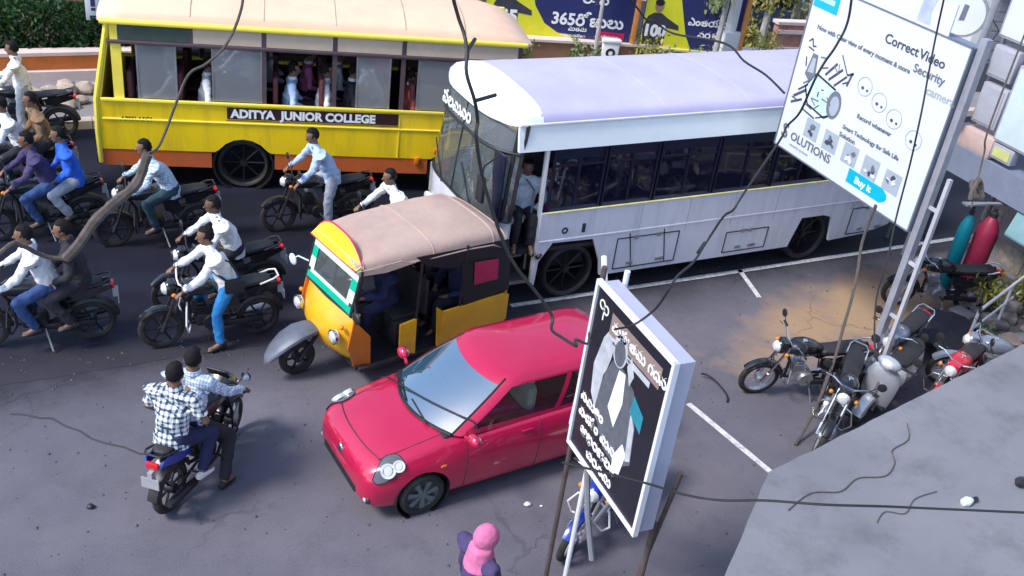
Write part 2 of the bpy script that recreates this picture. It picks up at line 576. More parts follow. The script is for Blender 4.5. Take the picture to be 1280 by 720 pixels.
# ------------------------------------------------------------------ leaves
def leaf_mat(name, dark, light):
    m = bpy.data.materials.new(name)
    m.use_nodes = True
    nt = m.node_tree
    b = nt.nodes["Principled BSDF"]
    b.inputs["Roughness"].default_value = 0.55
    g_ = nt.nodes.new("ShaderNodeNewGeometry")
    cr = nt.nodes.new("ShaderNodeValToRGB")
    cr.color_ramp.elements[0].color = (*dark, 1); cr.color_ramp.elements[1].color = (*light, 1)
    nt.links.new(g_.outputs["Random Per Island"], cr.inputs["Fac"])
    nt.links.new(cr.outputs["Color"], b.inputs["Base Color"])
    tr = nt.nodes.new("ShaderNodeBsdfTranslucent")
    nt.links.new(cr.outputs["Color"], tr.inputs[0])
    mx = nt.nodes.new("ShaderNodeMixShader"); mx.inputs[0].default_value = 0.3
    nt.links.new(b.outputs[0], mx.inputs[1]); nt.links.new(tr.outputs[0], mx.inputs[2])
    nt.links.new(mx.outputs[0], nt.nodes["Material Output"].inputs[0])
    return m
LEAF_DARK = leaf_mat("dark_hedge_leaf", (0.008, 0.03, 0.006), (0.03, 0.10, 0.018))
LEAF_MID = leaf_mat("mid_leaf", (0.05, 0.10, 0.03), (0.16, 0.24, 0.07))
LEAF_PALE = leaf_mat("pale_leaf", (0.16, 0.22, 0.09), (0.42, 0.46, 0.22))
LEAF_YEL = leaf_mat("yellow_leaf", (0.18, 0.22, 0.05), (0.55, 0.48, 0.12))
BARK = mat("bark", (0.14, 0.11, 0.085), 0.9, var=0.35, scale=14, bump=0.5, bscale=30)
PALEBARK = mat("pale_bark", (0.42, 0.40, 0.38), 0.85, var=0.25, scale=12, bump=0.4, bscale=30)
TWIG = mat("dry_twig", (0.09, 0.075, 0.065), 0.9, var=0.35, scale=30)

def leaves(mb, fn, n, size, rng, flat=0.0):
    for _ in range(n):
        p = Vector(fn(rng))
        s = size * rng.uniform(0.6, 1.35)
        a = Vector((rng.gauss(0, 1), rng.gauss(0, 1), rng.gauss(0, 0.7) - flat)).normalized()
        b = a.orthogonal().normalized()
        b = Matrix.Rotation(rng.uniform(0, 6.28), 3, a) @ b
        c = a.cross(b)
        mb.add([p - b * s * .5, p + c * s * .22 + a * s * .05, p + b * s * .5, p - c * s * .22 + a * s * .05], [(0, 1, 2, 3)])

def shrub(label, loc, rad, h, n, m, size=0.09, name="shrub", cat="shrub", group=None, seed=1):
    rng = random.Random(seed)
    t = thing(name, label, cat, loc, group=group)
    st = MB()
    tips = []
    for k in range(9):
        a = rng.uniform(0, 6.28); q = rng.uniform(0.25, 1.0)
        tip = Vector((math.cos(a) * rad * q, math.sin(a) * rad * q, h * rng.uniform(0.5, 1.0)))
        st.tube([(rng.uniform(-.04, .04), rng.uniform(-.04, .04), 0), tip * 0.5 + Vector((0, 0, h * .12)), tip], [0.014, 0.009, 0.004], 5)
        tips.append(tip)
    st.build("stem", BARK, t)
    lf = MB()
    def f(r):
        c = r.choice(tips)
        d = Vector((r.gauss(0, 1), r.gauss(0, 1), r.gauss(0, .8))) * rad * 0.24
        p = c * r.uniform(0.55, 1.02) + d
        p.z = max(0.02, p.z)
        return p
    leaves(lf, f, n, size, rng)
    lf.build("foliage", m, t, sharp=0)
    return t

def tree(label, loc, h, tr, crown_c, crown_r, n, m, bark, size=0.14, seed=3, lean=(0, 0), name="tree"):
    rng = random.Random(seed)
    t = thing(name, label, "tree", loc)
    tk = MB()
    top = Vector((lean[0], lean[1], h))
    path = [Vector((0, 0, 0)), Vector((lean[0] * .2 + rng.uniform(-.05, .05), lean[1] * .2, h * .35)), Vector((lean[0] * .6, lean[1] * .6 + rng.uniform(-.06, .06), h * .7)), top]
    tk.tube(path, [tr * 1.25, tr, tr * .8, tr * .5], 9)
    tips = []
    cc = Vector(crown_c); rr = Vector(crown_r)
    for k in range(16):
        d = Vector((rng.gauss(0, 1), rng.gauss(0, 1), rng.gauss(0.2, .9))).normalized()
        tip = cc + Vector((d.x * rr.x, d.y * rr.y, d.z * rr.z)) * rng.uniform(.55, .95)
        st = path[2].lerp(top, rng.uniform(0.0, 1.0))
        mid = st.lerp(tip, .5) + Vector((rng.uniform(-.15, .15), rng.uniform(-.15, .15), .12))
        tk.tube([st, mid, tip], [tr * .42, tr * .25, tr * .08], 6)
        tips += [tip, mid.lerp(tip, .5)]
    tk.build("trunk", bark, t)
    lf = MB()
    def f(r):
        c = r.choice(tips)
        return c + Vector((r.gauss(0, 1) * rr.x, r.gauss(0, 1) * rr.y, r.gauss(0, 1) * rr.z)) * 0.17
    leaves(lf, f, n, size, rng)
    lf.build("crown", m, t, sharp=0)
    return t

# ------------------------------------------------------------------ low wall, hedge and hoardings across the road
ORANGE = mat("orange_wall_paint", (0.62, 0.17, 0.03), 0.7, var=0.12, scale=3, dirt=(0.2, 0.1, 0.06), damt=0.4)
BROWNW = mat("brown_wall_paint", (0.30, 0.15, 0.08), 0.8, var=0.2, scale=2, dirt=(0.16, 0.16, 0.08), dscale=1.2, damt=0.6)
PINKW = mat("pinkish_white_wash", (0.72, 0.58, 0.52), 0.8, var=0.1, dirt=(0.4, 0.3, 0.25), damt=0.4)
def wall_run(label, xs_, h, cap, base, m, name="low_wall"):
    t = thing(name, label, "wall", (xs_[0], wall_y(xs_[0]), 0.14))
    o = Vector((xs_[0], wall_y(xs_[0]), 0.14))
    def sweep(y0, y1, z0, z1):
        b = MB()
        rings = [[Vector((x, wall_y(x) + y0, 0.14 + z0)) - o, Vector((x, wall_y(x) + y0, 0.14 + z1)) - o, Vector((x, wall_y(x) + y1, 0.14 + z1)) - o, Vector((x, wall_y(x) + y1, 0.14 + z0)) - o] for x in xs_]
        b.loft(rings)
        return b
    sweep(0.0, 0.22, -0.1, h).build("wall", m, t, sharp=20)
    sweep(-0.05, 0.27, h + 0.001, h + cap).build("coping", PINKW, t, sharp=20)
    sweep(-0.14, -0.003, -0.1, base).build("plinth", PINKW, t, sharp=20)
    return t
wall_run("low orange wall with pinkish coping behind the far footpath", [-9, -6, -3, 0, 2, 3, 4.5], 0.50, 0.07, 0.2, ORANGE)
wall_run("long brown wall below the hoardings behind the buses", [4.6, 6, 7.5, 9, 11, 13, 15, 17.1], 0.86, 0.06, 0.08, BROWNW)

rng = random.Random(11)
t = thing("hedge", "dark green clipped hedge behind the low orange wall", "hedge", (-3, 22.6, 0.1))
st = MB()
for k in range(26):
    x = -5.8 + k * 0.52
    for q in range(3):
        st.tube([(x, rng.uniform(-.1, .3), 0), (x + rng.uniform(-.2, .2), rng.uniform(-.2, .5), 0.7), (x + rng.uniform(-.3, .3), rng.uniform(-.3, .6), 1.25)], [.02, .014, .006], 5)
st.build("stem", BARK, t)
lf = MB()
def _hf(r):
    x = r.uniform(-6, 7.8)
    top = 1.25 + 0.22 * noise.noise(Vector((x * 1.3, 0, 0))) + 0.1 * noise.noise(Vector((x * 4, 5, 0)))
    q = r.random()
    if q < .45: return (x, -0.32 + r.gauss(0, .06), r.uniform(0.1, top))
    if q < .75: return (x, r.uniform(-.3, .75), top + r.gauss(0, .05))
    return (x, r.uniform(-.3, .75), r.uniform(.2, top))
leaves(lf, _hf, 26000, 0.15, rng)
lf.build("foliage", LEAF_DARK, t, sharp=0)

# white board on a post in the hedge, with its dark mark
NAVY = mat("navy_print", (0.028, 0.035, 0.13), 0.4, var=0.08, scale=1.5)
INK = mat("black_ink", (0.015, 0.015, 0.018), 0.5, var=0.1)
INKBLUE = mat("dark_blue_ink", (0.03, 0.03, 0.12), 0.5, var=0.1)
SIGNW = mat("white_sign_face", (0.62, 0.66, 0.72), 0.45, var=0.03, dirt=(0.5, 0.53, 0.58), damt=0.3)
t = thing("notice_board", "small white upright board with a dark mark on a post in the hedge", "sign", (0.80, 22.28, 0.14), R(-4))
b = MB(); b.cyl((0, 0.04, 0), (0, 0.04, 1.25), 0.025); b.build("post", STEEL, t)
b = MB(); b.box((0, 0, 1.42), (0.30, 0.03, 0.62), bv=0.012); b.build("panel", SIGNW, t)
b = MB(); b.box((0, -0.017, 1.52), (0.09, 0.004, 0.24)); b.box((0, -0.017, 1.345), (0.09, 0.004, 0.06)); b.box((0, -0.017, 1.20), (0.16, 0.004, 0.03)); b.build("mark", INKBLUE, t)

# blue wall and things further back, at the top left
BLUEW = mat("blue_grey_wall", (0.10, 0.13, 0.24), 0.7, var=0.2, scale=1.0, dirt=(0.2, 0.2, 0.26), damt=0.5)
t = thing("compound_wall", "blue grey compound wall far behind the hedge", "wall", (-14, 28.4, 0))
b = MB(); b.box((11, 0, 0.95), (24, 0.25, 1.9)); b.build("wall", BLUEW, t, sharp=20)
b = MB(); b.box((11, 0, 1.95), (24.1, 0.34, 0.1)); b.build("coping", G_CONC, t, sharp=20)
BROWNEARTH = ground_mat("bare_earth", (0.05, 0.035, 0.02), (0.12, 0.07, 0.04), speck=0.2)
b = MB()
b.add([(-20, 23.5, 0.008), (8, 23.5, 0.008), (8, 28.2, 0.01), (-20, 28.2, 0.01)], [(0, 1, 2, 3)])
struct("earth_strip", b, BROWNEARTH)
tree("thin dark tree behind the hedge at the top left", (0.2, 25.0, 0), 4.2, 0.10, (0, 0, 4.6), (1.3, 1.2, 1.0), 1500, LEAF_DARK, BARK, seed=5)
shrub("light green bush showing above the dark hedge", (0.95, 24.4, 0), 0.5, 1.5, 260, LEAF_MID, 0.13, seed=21)

# hoardings
YEL = mat("lime_yellow_print", (0.72, 0.70, 0.03), 0.45, var=0.06)
ORPOST = mat("orange_post_paint", (0.75, 0.30, 0.08), 0.5, var=0.12)
PINKRED = mat("magenta_print", (0.55, 0.015, 0.10), 0.45, var=0.06)
SKINPR = mat("printed_skin", (0.32, 0.19, 0.13), 0.5, var=0.1)
GREYPR = mat("printed_grey", (0.22, 0.2, 0.2), 0.5, var=0.15, scale=9)
DARKPR = mat("printed_dark", (0.045, 0.045, 0.06), 0.5, var=0.2, scale=8)
WHITEPR = mat("printed_white", (0.86, 0.86, 0.86), 0.5, var=0.02)
HD = R(-17)
hd = Vector((math.cos(HD), math.sin(HD), 0))
def front(x, z, y):        # text frame on a board that faces -y
    return basis((1, 0, 0), (0, 0, 1), (0, -1, 0), (x, y, z))
def flat(pts, y, z=None):  # thin raised print, polygon in (x, z)
    b = MB(); b.prism([(x, y, z_) for x, z_ in pts], (0, 0.003, 0)); return b
def oval(cx, cz, rx_, rz_, n=18):
    return [(cx + rx_ * math.cos(2 * PI * k / n), cz + rz_ * math.sin(2 * PI * k / n)) for k in range(n)]
def hoarding(label, s, w, yellow, parts):
    p = Vector((11.29, 21.62, 1.02)) + hd * s
    t = thing("hoarding", label, "hoarding", p, HD, "hoardings on the brown wall across the road")
    b = MB(); b.box((w / 2, 0.05, 1.6), (w - 0.24, 0.08, 3.2)); b.build("board", NAVY, t, sharp=20)
    b = MB(); b.box((w - 0.06, 0.0, 1.65), (0.12, 0.14, 3.3), bv=0.01); b.build("post", ORPOST, t)
    b = MB()
    for x in (0.6, w - 0.8):
        b.cyl((x, 0.14, -0.9), (x, 0.14, 3.1), 0.04, n=8)
        b.cyl((x, 0.14, 2.2), (x, 1.3, -1.0), 0.03, n=8)
    b.build("brace", STEEL, t)
    b = MB(); b.box((w / 2, -0.004, -0.02), (w - 0.2, 0.12, 0.05)); b.build("bottom_rail", mat("pale_yellow_trim", (0.75, 0.68, 0.3), 0.5), t)
    if yellow:
        flat(yellow, 0.0).build("yellow_panel", YEL, t)
    parts(t)
    return t
def figure(t, cx, k, digits):
    flat([(cx - .30 * k, 0.05), (cx - .36 * k, .55 * k), (cx - .26 * k, .82 * k), (cx - .1 * k, .92 * k), (cx + .1 * k, .92 * k), (cx + .28 * k, .80 * k), (cx + .62 * k, .62 * k), (cx + .64 * k, .50 * k), (cx + .3 * k, .54 * k), (cx + .28 * k, 0.05)], -0.006).build("printed_shirt", DARKPR, t)
    flat(oval(cx, 1.10 * k, .115 * k, .165 * k), -0.010).build("printed_face", SKINPR, t)
    flat(oval(cx, 1.20 * k, .125 * k, .09 * k), -0.0135).build("printed_hair", INK, t)
    text("lettering", digits, 0.42 * k, WHITEPR, t, front(cx - 0.02, 0.30 * k, -0.008), bold=0.02, align='CENTER')
def h1(t):
    text("lettering", "ఆదరణ ఫలన", 0.42, WHITEPR, t, front(1.2, 1.1, -0.002), bold=0.008)
    text("lettering", "జరగదల చన", 0.36, WHITEPR, t, front(1.0, 0.55, -0.002), bold=0.008)
hoarding("leftmost navy hoarding with white lettering above the yellow bus roof", -5.85, 3.9, None, h1)
def h2(t):
    figure(t, 0.62, 1.0, "365")
    text("lettering", "365రోజులు", 0.40, WHITEPR, t, front(1.75, 0.36, -0.002), bold=0.012)
    text("lettering", "లకన", 0.34, WHITEPR, t, front(2.45, .92, -0.002), bold=0.01)
    text("lettering", "మతమ", 0.16, WHITEPR, t, front(2.2, 0.22, -0.002), bold=0.004)
    text("lettering", "దరఖత చయండ", 0.10, WHITEPR, t, front(2.02, 0.075, -0.002), bold=0.003)
    flat([(3.0, .04), (3.62, .04), (3.62, .26), (3.0, .26)], -0.002).build("magenta_patch", PINKRED, t)
    text("lettering", "admission", 0.11, WHITEPR, t, front(3.04, 0.11, -0.006), bold=0.002)
ycurve = [(0.12, 0.0), (2.3, 0.0), (2.3, 0.09), (1.95, .14), (1.6, .34), (1.32, .75), (1.18, 1.3), (1.12, 2.2), (1.1, 3.2), (0.12, 3.2)]
hoarding("hoarding with a 365 shirt on yellow and large 365 lettering on navy", -1.95, 3.9, ycurve, h2)
def h3(t):
    figure(t, 0.45, 0.92, "100")
    text("lettering", "ఎంతయన", 0.26, WHITEPR, t, front(1.25, .62, -0.002), bold=0.008)
    text("lettering", "వరదన", 0.26, WHITEPR, t, front(1.55, .32, -0.002), bold=0.008)
    text("lettering", "లన", 0.2, WHITEPR, t, front(2.0, 0.08, -0.002), bold=0.006)
ytri = [(0.12, 0.0), (1.45, 0.0), (1.25, .35), (.98, 1.2), (.88, 2.0), (.85, 3.2), (0.12, 3.2)]
hoarding("rightmost hoarding with a 100 shirt on yellow beside the leafy tree", 1.97, 2.75, ytri, h3)

tree("thin tree with a pale trunk before the 365 hoarding", (12.15, 21.1, 0.14), 3.0, 0.055, (0.1, 0, 3.0), (0.6, 0.5, 0.75), 420, LEAF_MID, PALEBARK, 0.16, seed=8)
tree("leafy pale green tree beside the white utility pole", (14.95, 20.1, 0.14), 3.6, 0.075, (-0.15, 0.0, 3.1), (0.85, 0.8, 1.15), 1500, LEAF_PALE, PALEBARK, 0.17, seed=9)
MK = mat("whitewash", (0.78, 0.77, 0.74), 0.7, var=0.08, dirt=(0.4, 0.38, 0.36), damt=0.4)
t = thing("marker_post", "short white post with dark marks standing before the brown wall", "post", (12.45, 20.95, 0.14), HD)
b = MB(); b.box((0, 0, .5), (0.42, 0.16, 1.0), bv=0.03); b.box((0, 0, 1.03), (0.48, 0.22, 0.08), bv=0.02); b.build("pillar", MK, t)
b = MB(); b.lathe([(0.06, 0), (0.12, 0), (0.12, .004), (0.06, .004)], (0.0, -0.088, .74), 'y', 14, True); b.box((0.0, -0.087, .47), (.2, .006, .05)); b.box((-.05, -0.087, .3), (.05, .006, .2)); b.box((.08, -0.087, .28), (.05, .006, .16)); b.build("mark", INK, t)
for i, (x, y, lab, m, r_, h_) in enumerate([
        (12.0, 21.1, "pale green shrub at the foot of the thin tree", LEAF_PALE, .38, 1.0),
        (13.35, 20.75, "bright green shrub between the white marker post and the tree", LEAF_YEL, .5, 1.35),
        (14.1, 20.45, "pale shrub with white tips before the brown wall", LEAF_PALE, .55, 1.1),
        (14.75, 20.3, "low pale shrub left of the leafy tree trunk", LEAF_PALE, .42, 1.0),
        (16.45, 19.9, "yellow green shrub just right of the utility pole", LEAF_YEL, .45, 1.5),
        (9.9, 21.45, "green bush behind the front of the yellow bus roof", LEAF_MID, .55, 1.2)]):
    shrub(lab, (x, y, .145), r_, h_, 620, m, 0.13, group="shrubs along the brown wall", seed=40 + i)

t = thing("utility_pole", "tall white concrete utility pole behind the white bus", "pole", (15.45, 20.4, 0.14), 0)
b = MB(); b.tube([(0, 0, 0), (0, 0, 9)], [0.17, 0.11], 10); b.build("pole", MK, t)
b = MB(); b.box((0, 0, 1.1), (.5, .38, .7), bv=.04); b.build("junction_box", WHITEP, t)
b = MB()
for z in (2.6, 7.9, 8.4):
    b.box((0.1, 0.02, z), (1.5, 0.08, 0.08))
    for x in (-.55, .1, .75): b.lathe([(0.02, 0), (.05, .03), (.03, .07), (.05, .1), (.02, .14)], (x, .02, z + .04), 'z', 8)
b.build("cross_arm", STEEL, t)

# far right: white building, brown wall band, railing
FACW = mat("pale_facade", (0.78, 0.78, 0.76), 0.8, var=0.06, scale=0.8, dirt=(0.5, 0.5, 0.48), dscale=.7, damt=.4)
DARKGL = mat("dark_window_glass", (0.03, 0.035, 0.045), 0.12, var=0.2)
t = thing("pale_building", "pale building with dark windows far behind the utility pole", "building", (22.6, 27.8, 0), R(-10))
b = MB(); b.box((0, 3, 4), (11, 6, 8)); b.build("wall", FACW, t, sharp=20)
for fl in range(2):
    for k in range(4):
        f = MB(); x = -4 + k * 2.6; z = 2.0 + fl * 3.1
        f.box((x, -.03, z + .78), (1.3, .1, .08)); f.box((x, -.03, z - .78), (1.4, .16, .08)); f.box((x - .62, -.03, z), (.08, .1, 1.48)); f.box((x + .62, -.03, z), (.08, .1, 1.48)); f.box((x, -.03, z), (.05, .08, 1.48))
        fo = f.build("window", WHITEP, t, sharp=20)
        p = MB(); p.box((x, -.008, z), (1.16, .03, 1.46)); p.build("pane", DARKGL, fo, sharp=20)
b = MB(); b.box((0, -.5, 3.35), (11.3, 1.1, .14)); b.build("sunshade", G_CONC, t, sharp=20)
REDB = mat("brick_red_paint", (0.42, 0.17, 0.13), 0.8, var=0.2, dirt=(0.5, 0.42, 0.4), damt=0.5)
t = thing("brick_red_wall", "brick red wall with pale bands beyond the white bus roof", "wall", (17.6, 21.3, 0), R(-6))
b = MB(); b.box((3.0, 0, .75), (6, .22, 1.5)); b.build("wall", REDB, t, sharp=20)
b = MB(); b.box((3.0, -.12, 1.3), (6, .06, .1)); b.box((3.0, -.12, .85), (6, .05, .07)); b.box((3, 0, 1.53), (6.1, .3, .08)); b.build("band", PINKW, t, sharp=20)
GREYMET = mat("grey_metal_paint", (0.28, 0.29, 0.32), 0.5, 0.3, var=0.15)
t = thing("railing", "grey pipe railing in front of the brick red wall", "railing", (16.9, 20.0, 0.14), R(-5))
b = MB()
for z in (.35, .7, 1.0): b.cyl((0, 0, z), (6, 0, z), .022, n=8)
b.build("rail", GREYMET, t)
for k in range(7):
    b = MB(); b.cyl((k, 0, 0), (k, 0, 1.03), .028, n=8); b.build("post", GREYMET, t)
for i, (x, y, h_) in enumerate([(18.3, 22.6, 2.6), (19.5, 22.9, 2.9), (20.9, 23.6, 2.8)]):
    tree(["slim tree with yellowish leaves behind the brick red wall", "slim bare stemmed tree in the middle behind the brick red wall", "slim tree nearest the tall white sign behind the brick red wall"][i], (x, y, 0), h_, .11, (0, 0, h_ - .5), (.8, .7, 1.1), 420, LEAF_PALE if i else LEAF_YEL, PALEBARK, .2, seed=60 + i)

# rubble on the far footpath at the left
STONE = mat("rubble_stone", (0.42, 0.34, 0.27), 0.9, var=0.3, scale=9, bump=0.5, bscale=20)
for i, (x, y, s_) in enumerate([(-.15, 20.9, .22), (.12, 21.0, .27), (.42, 21.05, .22), (-.2, 20.45, .2), (.1, 20.3, .2), (.32, 20.45, .16), (-.45, 20.7, .24), (.62, 21.15, .17)]):
    b = MB(); b.ell((0, 0, s_ * .42), (s_ * 1.25, s_ * .8, s_ * .55), 10, 7)
    b.v = [tuple(Vector(v) * (1 + .28 * noise.noise(Vector(v) * 5 + Vector((i * 3, 0, 0))))) for v in b.v]
    o = b.build("rubble_stone", STONE, loc=(x, y, .145))
    o.rotation_euler = (0, 0, i * 1.3)
    tag(o, "rough beige stone in the rubble on the far footpath", "stone", "rubble stones on the far footpath")

# grit and small litter too many to count
rng = random.Random(99)
b = MB()
for i in range(1900):
    x = rng.uniform(-3, 16); y = rng.uniform(5, 12.6)
    if rng.random() < .25: y = near_edge(x) + rng.gauss(0, .35)
    s_ = rng.choice((.008, .010, .012, .014, .018, .026)) * rng.uniform(.7, 1.2)
    a = rng.uniform(0, 6.28)
    c, n_ = math.cos(a) * s_, math.sin(a) * s_
    b.add([(x + c, y + n_, .004), (x - n_ * .8, y + c * .8, .004), (x - c, y - n_, .004), (x + n_ * .7, y - c * .7, .004), (x, y, .004 + s_ * .8)], [(0, 1, 4), (1, 2, 4), (2, 3, 4), (3, 0, 4)])
o = b.build("grit", mat("grit_stones", (.10, .095, .10), .9, var=.5, scale=3), sharp=0)
tag(o, "loose grit scattered over the dusty shoulder and road edge", "grit", kind="stuff")
for i, (x, y, h_, m) in enumerate([(17.2, 22.2, 1.5, LEAF_YEL), (18.9, 21.9, 1.2, LEAF_PALE), (19.9, 22.1, 1.7, LEAF_YEL), (21.6, 22.4, 1.4, LEAF_PALE)]):
    shrub(["yellow green bush left of the brick red wall", "pale dusty bush before the middle of the brick red wall", "tall yellow green bush behind the brick red wall", "pale bush at the far end of the brick red wall"][i], (x, y, 0), .7, h_, 700, m, .16, group="bushes round the brick red wall", seed=120 + i)
for i, (x, y, r_, lab) in enumerate([(18.3, 24.4, 8, "pinkish brown kiosk shutter stall far beyond the bus roof"), (20.4, 25.0, -6, "pale blue stall far beyond the bus roof")]):
    t = thing("stall", lab, "stall", (x, y, 0), R(r_))
    b = MB(); b.box((0, .8, 1.05), (1.6, 1.6, 2.1)); b.build("wall", PINKW if i == 0 else BLUEW, t, sharp=20)
    b = MB(); b.prism([(-.95, -.5, 2.0), (.95, -.5, 2.0), (.95, 1.7, 2.3), (-.95, 1.7, 2.3)], (0, 0, .05)); b.build("roof", REDB if i == 0 else G_CONC, t, sharp=20)
    b = MB(); b.box((0, -.02, 1.3), (1.3, .06, .9)); b.build("counter_window", DARKGL, t, sharp=20)
# ------------------------------------------------------------------ people
def skin(name, c): return mat(name, c, 0.55, var=0.08, scale=12)
SKIN = skin("brown_skin", (0.20, 0.105, 0.065))
SKIN2 = skin("dark_brown_skin", (0.13, 0.068, 0.045))
HAIRM = mat("black_hair", (0.010, 0.009, 0.010), 0.7, var=0.4, scale=60, bump=0.6, bscale=90, spec=0.2)
EYEW = mat("eye_white", (0.7, 0.68, 0.65), 0.3, var=0.02)
LIP = mat("lips", (0.2, 0.07, 0.06), 0.5, var=0.05)
def cloth(name, c, **k): return mat(name, c, 0.85, var=k.pop("var", 0.10), scale=14, bump=0.25, bscale=180, **k)
CLOTH_WHITE = cloth("white_cotton", (0.76, 0.77, 0.80))
CLOTH_PALE = cloth("pale_blue_cotton", (0.60, 0.68, 0.78), var=.16)
CLOTH_LBLUE = cloth("light_blue_cotton", (0.42, 0.56, 0.80))
CLOTH_BLUE = cloth("bright_blue_cotton", (0.02, 0.12, 0.62))
CLOTH_PURPLE = cloth("dark_purple_cotton", (0.055, 0.04, 0.12))
CLOTH_DARK = cloth("dark_cloth", (0.02, 0.02, 0.028))
CLOTH_NAVY = cloth("navy_cotton", (0.018, 0.022, 0.075))
CLOTH_KHAKI = cloth("brown_cotton", (0.22, 0.13, 0.07))
CLOTH_RED = cloth("red_brown_cotton", (0.30, 0.06, 0.05))
CLOTH_PINK = cloth("pink_cotton", (0.62, 0.16, 0.32))
DENIM = cloth("blue_denim", (0.03, 0.07, 0.20))
DENIM_L = cloth("bright_blue_denim", (0.02, 0.20, 0.50))
TROUSER_GREY = cloth("grey_trouser", (0.33, 0.36, 0.42))
TROUSER_TEAL = cloth("dark_teal_trouser", (0.02, 0.05, 0.07))
SHOE = mat("black_shoe", (0.02, 0.02, 0.02), 0.4)
SHOEW = mat("white_shoe", (0.7, 0.7, 0.7), 0.6)
def checks(name, base, dark, f):
    m = bpy.data.materials.new(name); m.use_nodes = True
    nt = m.node_tree; b = nt.nodes["Principled BSDF"]; b.inputs["Roughness"].default_value = .85
    tc = nt.nodes.new("ShaderNodeTexCoord"); prev = None
    for d in ('X', 'Y', 'Z'):
        w = nt.nodes.new("ShaderNodeTexWave"); w.wave_type = 'BANDS'; w.bands_direction = d; w.inputs["Scale"].default_value = f
        nt.links.new(tc.outputs["Object"], w.inputs["Vector"])
        r = nt.nodes.new("ShaderNodeMath"); r.operation = 'GREATER_THAN'; r.inputs[1].default_value = .62 if d != 'X' else .9
        nt.links.new(w.outputs["Fac"], r.inputs[0])
        if prev is None: prev = r.outputs[0]
        else:
            a = nt.nodes.new("ShaderNodeMath"); a.operation = 'ADD'; nt.links.new(prev, a.inputs[0]); nt.links.new(r.outputs[0], a.inputs[1]); prev = a.outputs[0]
    mu = nt.nodes.new("ShaderNodeMath"); mu.operation = 'MULTIPLY'; mu.inputs[1].default_value = .55; nt.links.new(prev, mu.inputs[0])
    mx = nt.nodes.new("ShaderNodeMix"); mx.data_type = 'RGBA'; mx.inputs["A"].default_value = (*base, 1); mx.inputs["B"].default_value = (*dark, 1)
    nt.links.new(mu.outputs[0], mx.inputs["Factor"]); nt.links.new(mx.outputs["Result"], b.inputs["Base Color"])
    return m
CHECK = checks("checked_cotton", (0.74, 0.78, 0.82), (0.02, 0.045, 0.09), 5.2)
CHECK_F = checks("fine_checked_cotton", (0.72, 0.80, 0.90), (0.25, 0.35, 0.50), 9.0)

def V(*a): return Vector(a)
def capsule(mb, pts, rad, n=10):
    pts = [Vector(p) for p in pts]
    mb.tube(pts, list(rad), n)
    mb.ell(pts[0], rad[0] * .99, n, 6); mb.ell(pts[-1], rad[-1] * .99, n, 6)
def ering(c, L, F, a, b, n=16):
    return [c + L * math.cos(2 * PI * k / n) * a + F * math.sin(2 * PI * k / n) * b for k in range(n)]
def torso(mb, P, grow=0.0, hem=0.0):
    """spine loft: list of (centre, half width, half depth)"""
    rings = []
    L = P['L']
    pel, wst, cst, shl, nck = P['pelvis'], P['pelvis'].lerp(P['chest'], .45), P['chest'], P['shl'], P['neck']
    seq = [(pel - V(0, 0, .10 + hem), .145, .105), (pel - V(0, 0, .03), .172, .125), (wst, .155, .112), (wst.lerp(cst, .6), .165, .118), (cst, .180, .125), (cst.lerp(shl, .6), .185, .115), (shl, .140, .090), (shl.lerp(nck, .55), .098, .074), (nck, .062, .060)]
    if grow and hem: seq[0] = (pel - V(0, 0, .06 + hem), .180, .140)
    for i, (c, a, b) in enumerate(seq):
        d = (seq[min(len(seq) - 1, i + 1)][0] - seq[max(0, i - 1)][0]).normalized()
        F = L.cross(d) * -1
        g_ = grow if i < 6 else grow * 1.5 if i == 6 else grow * 1.2 if i == 7 else grow * .45
        rings.append(ering(c, L, F, a + g_, b + g_))
    mb.loft(rings)

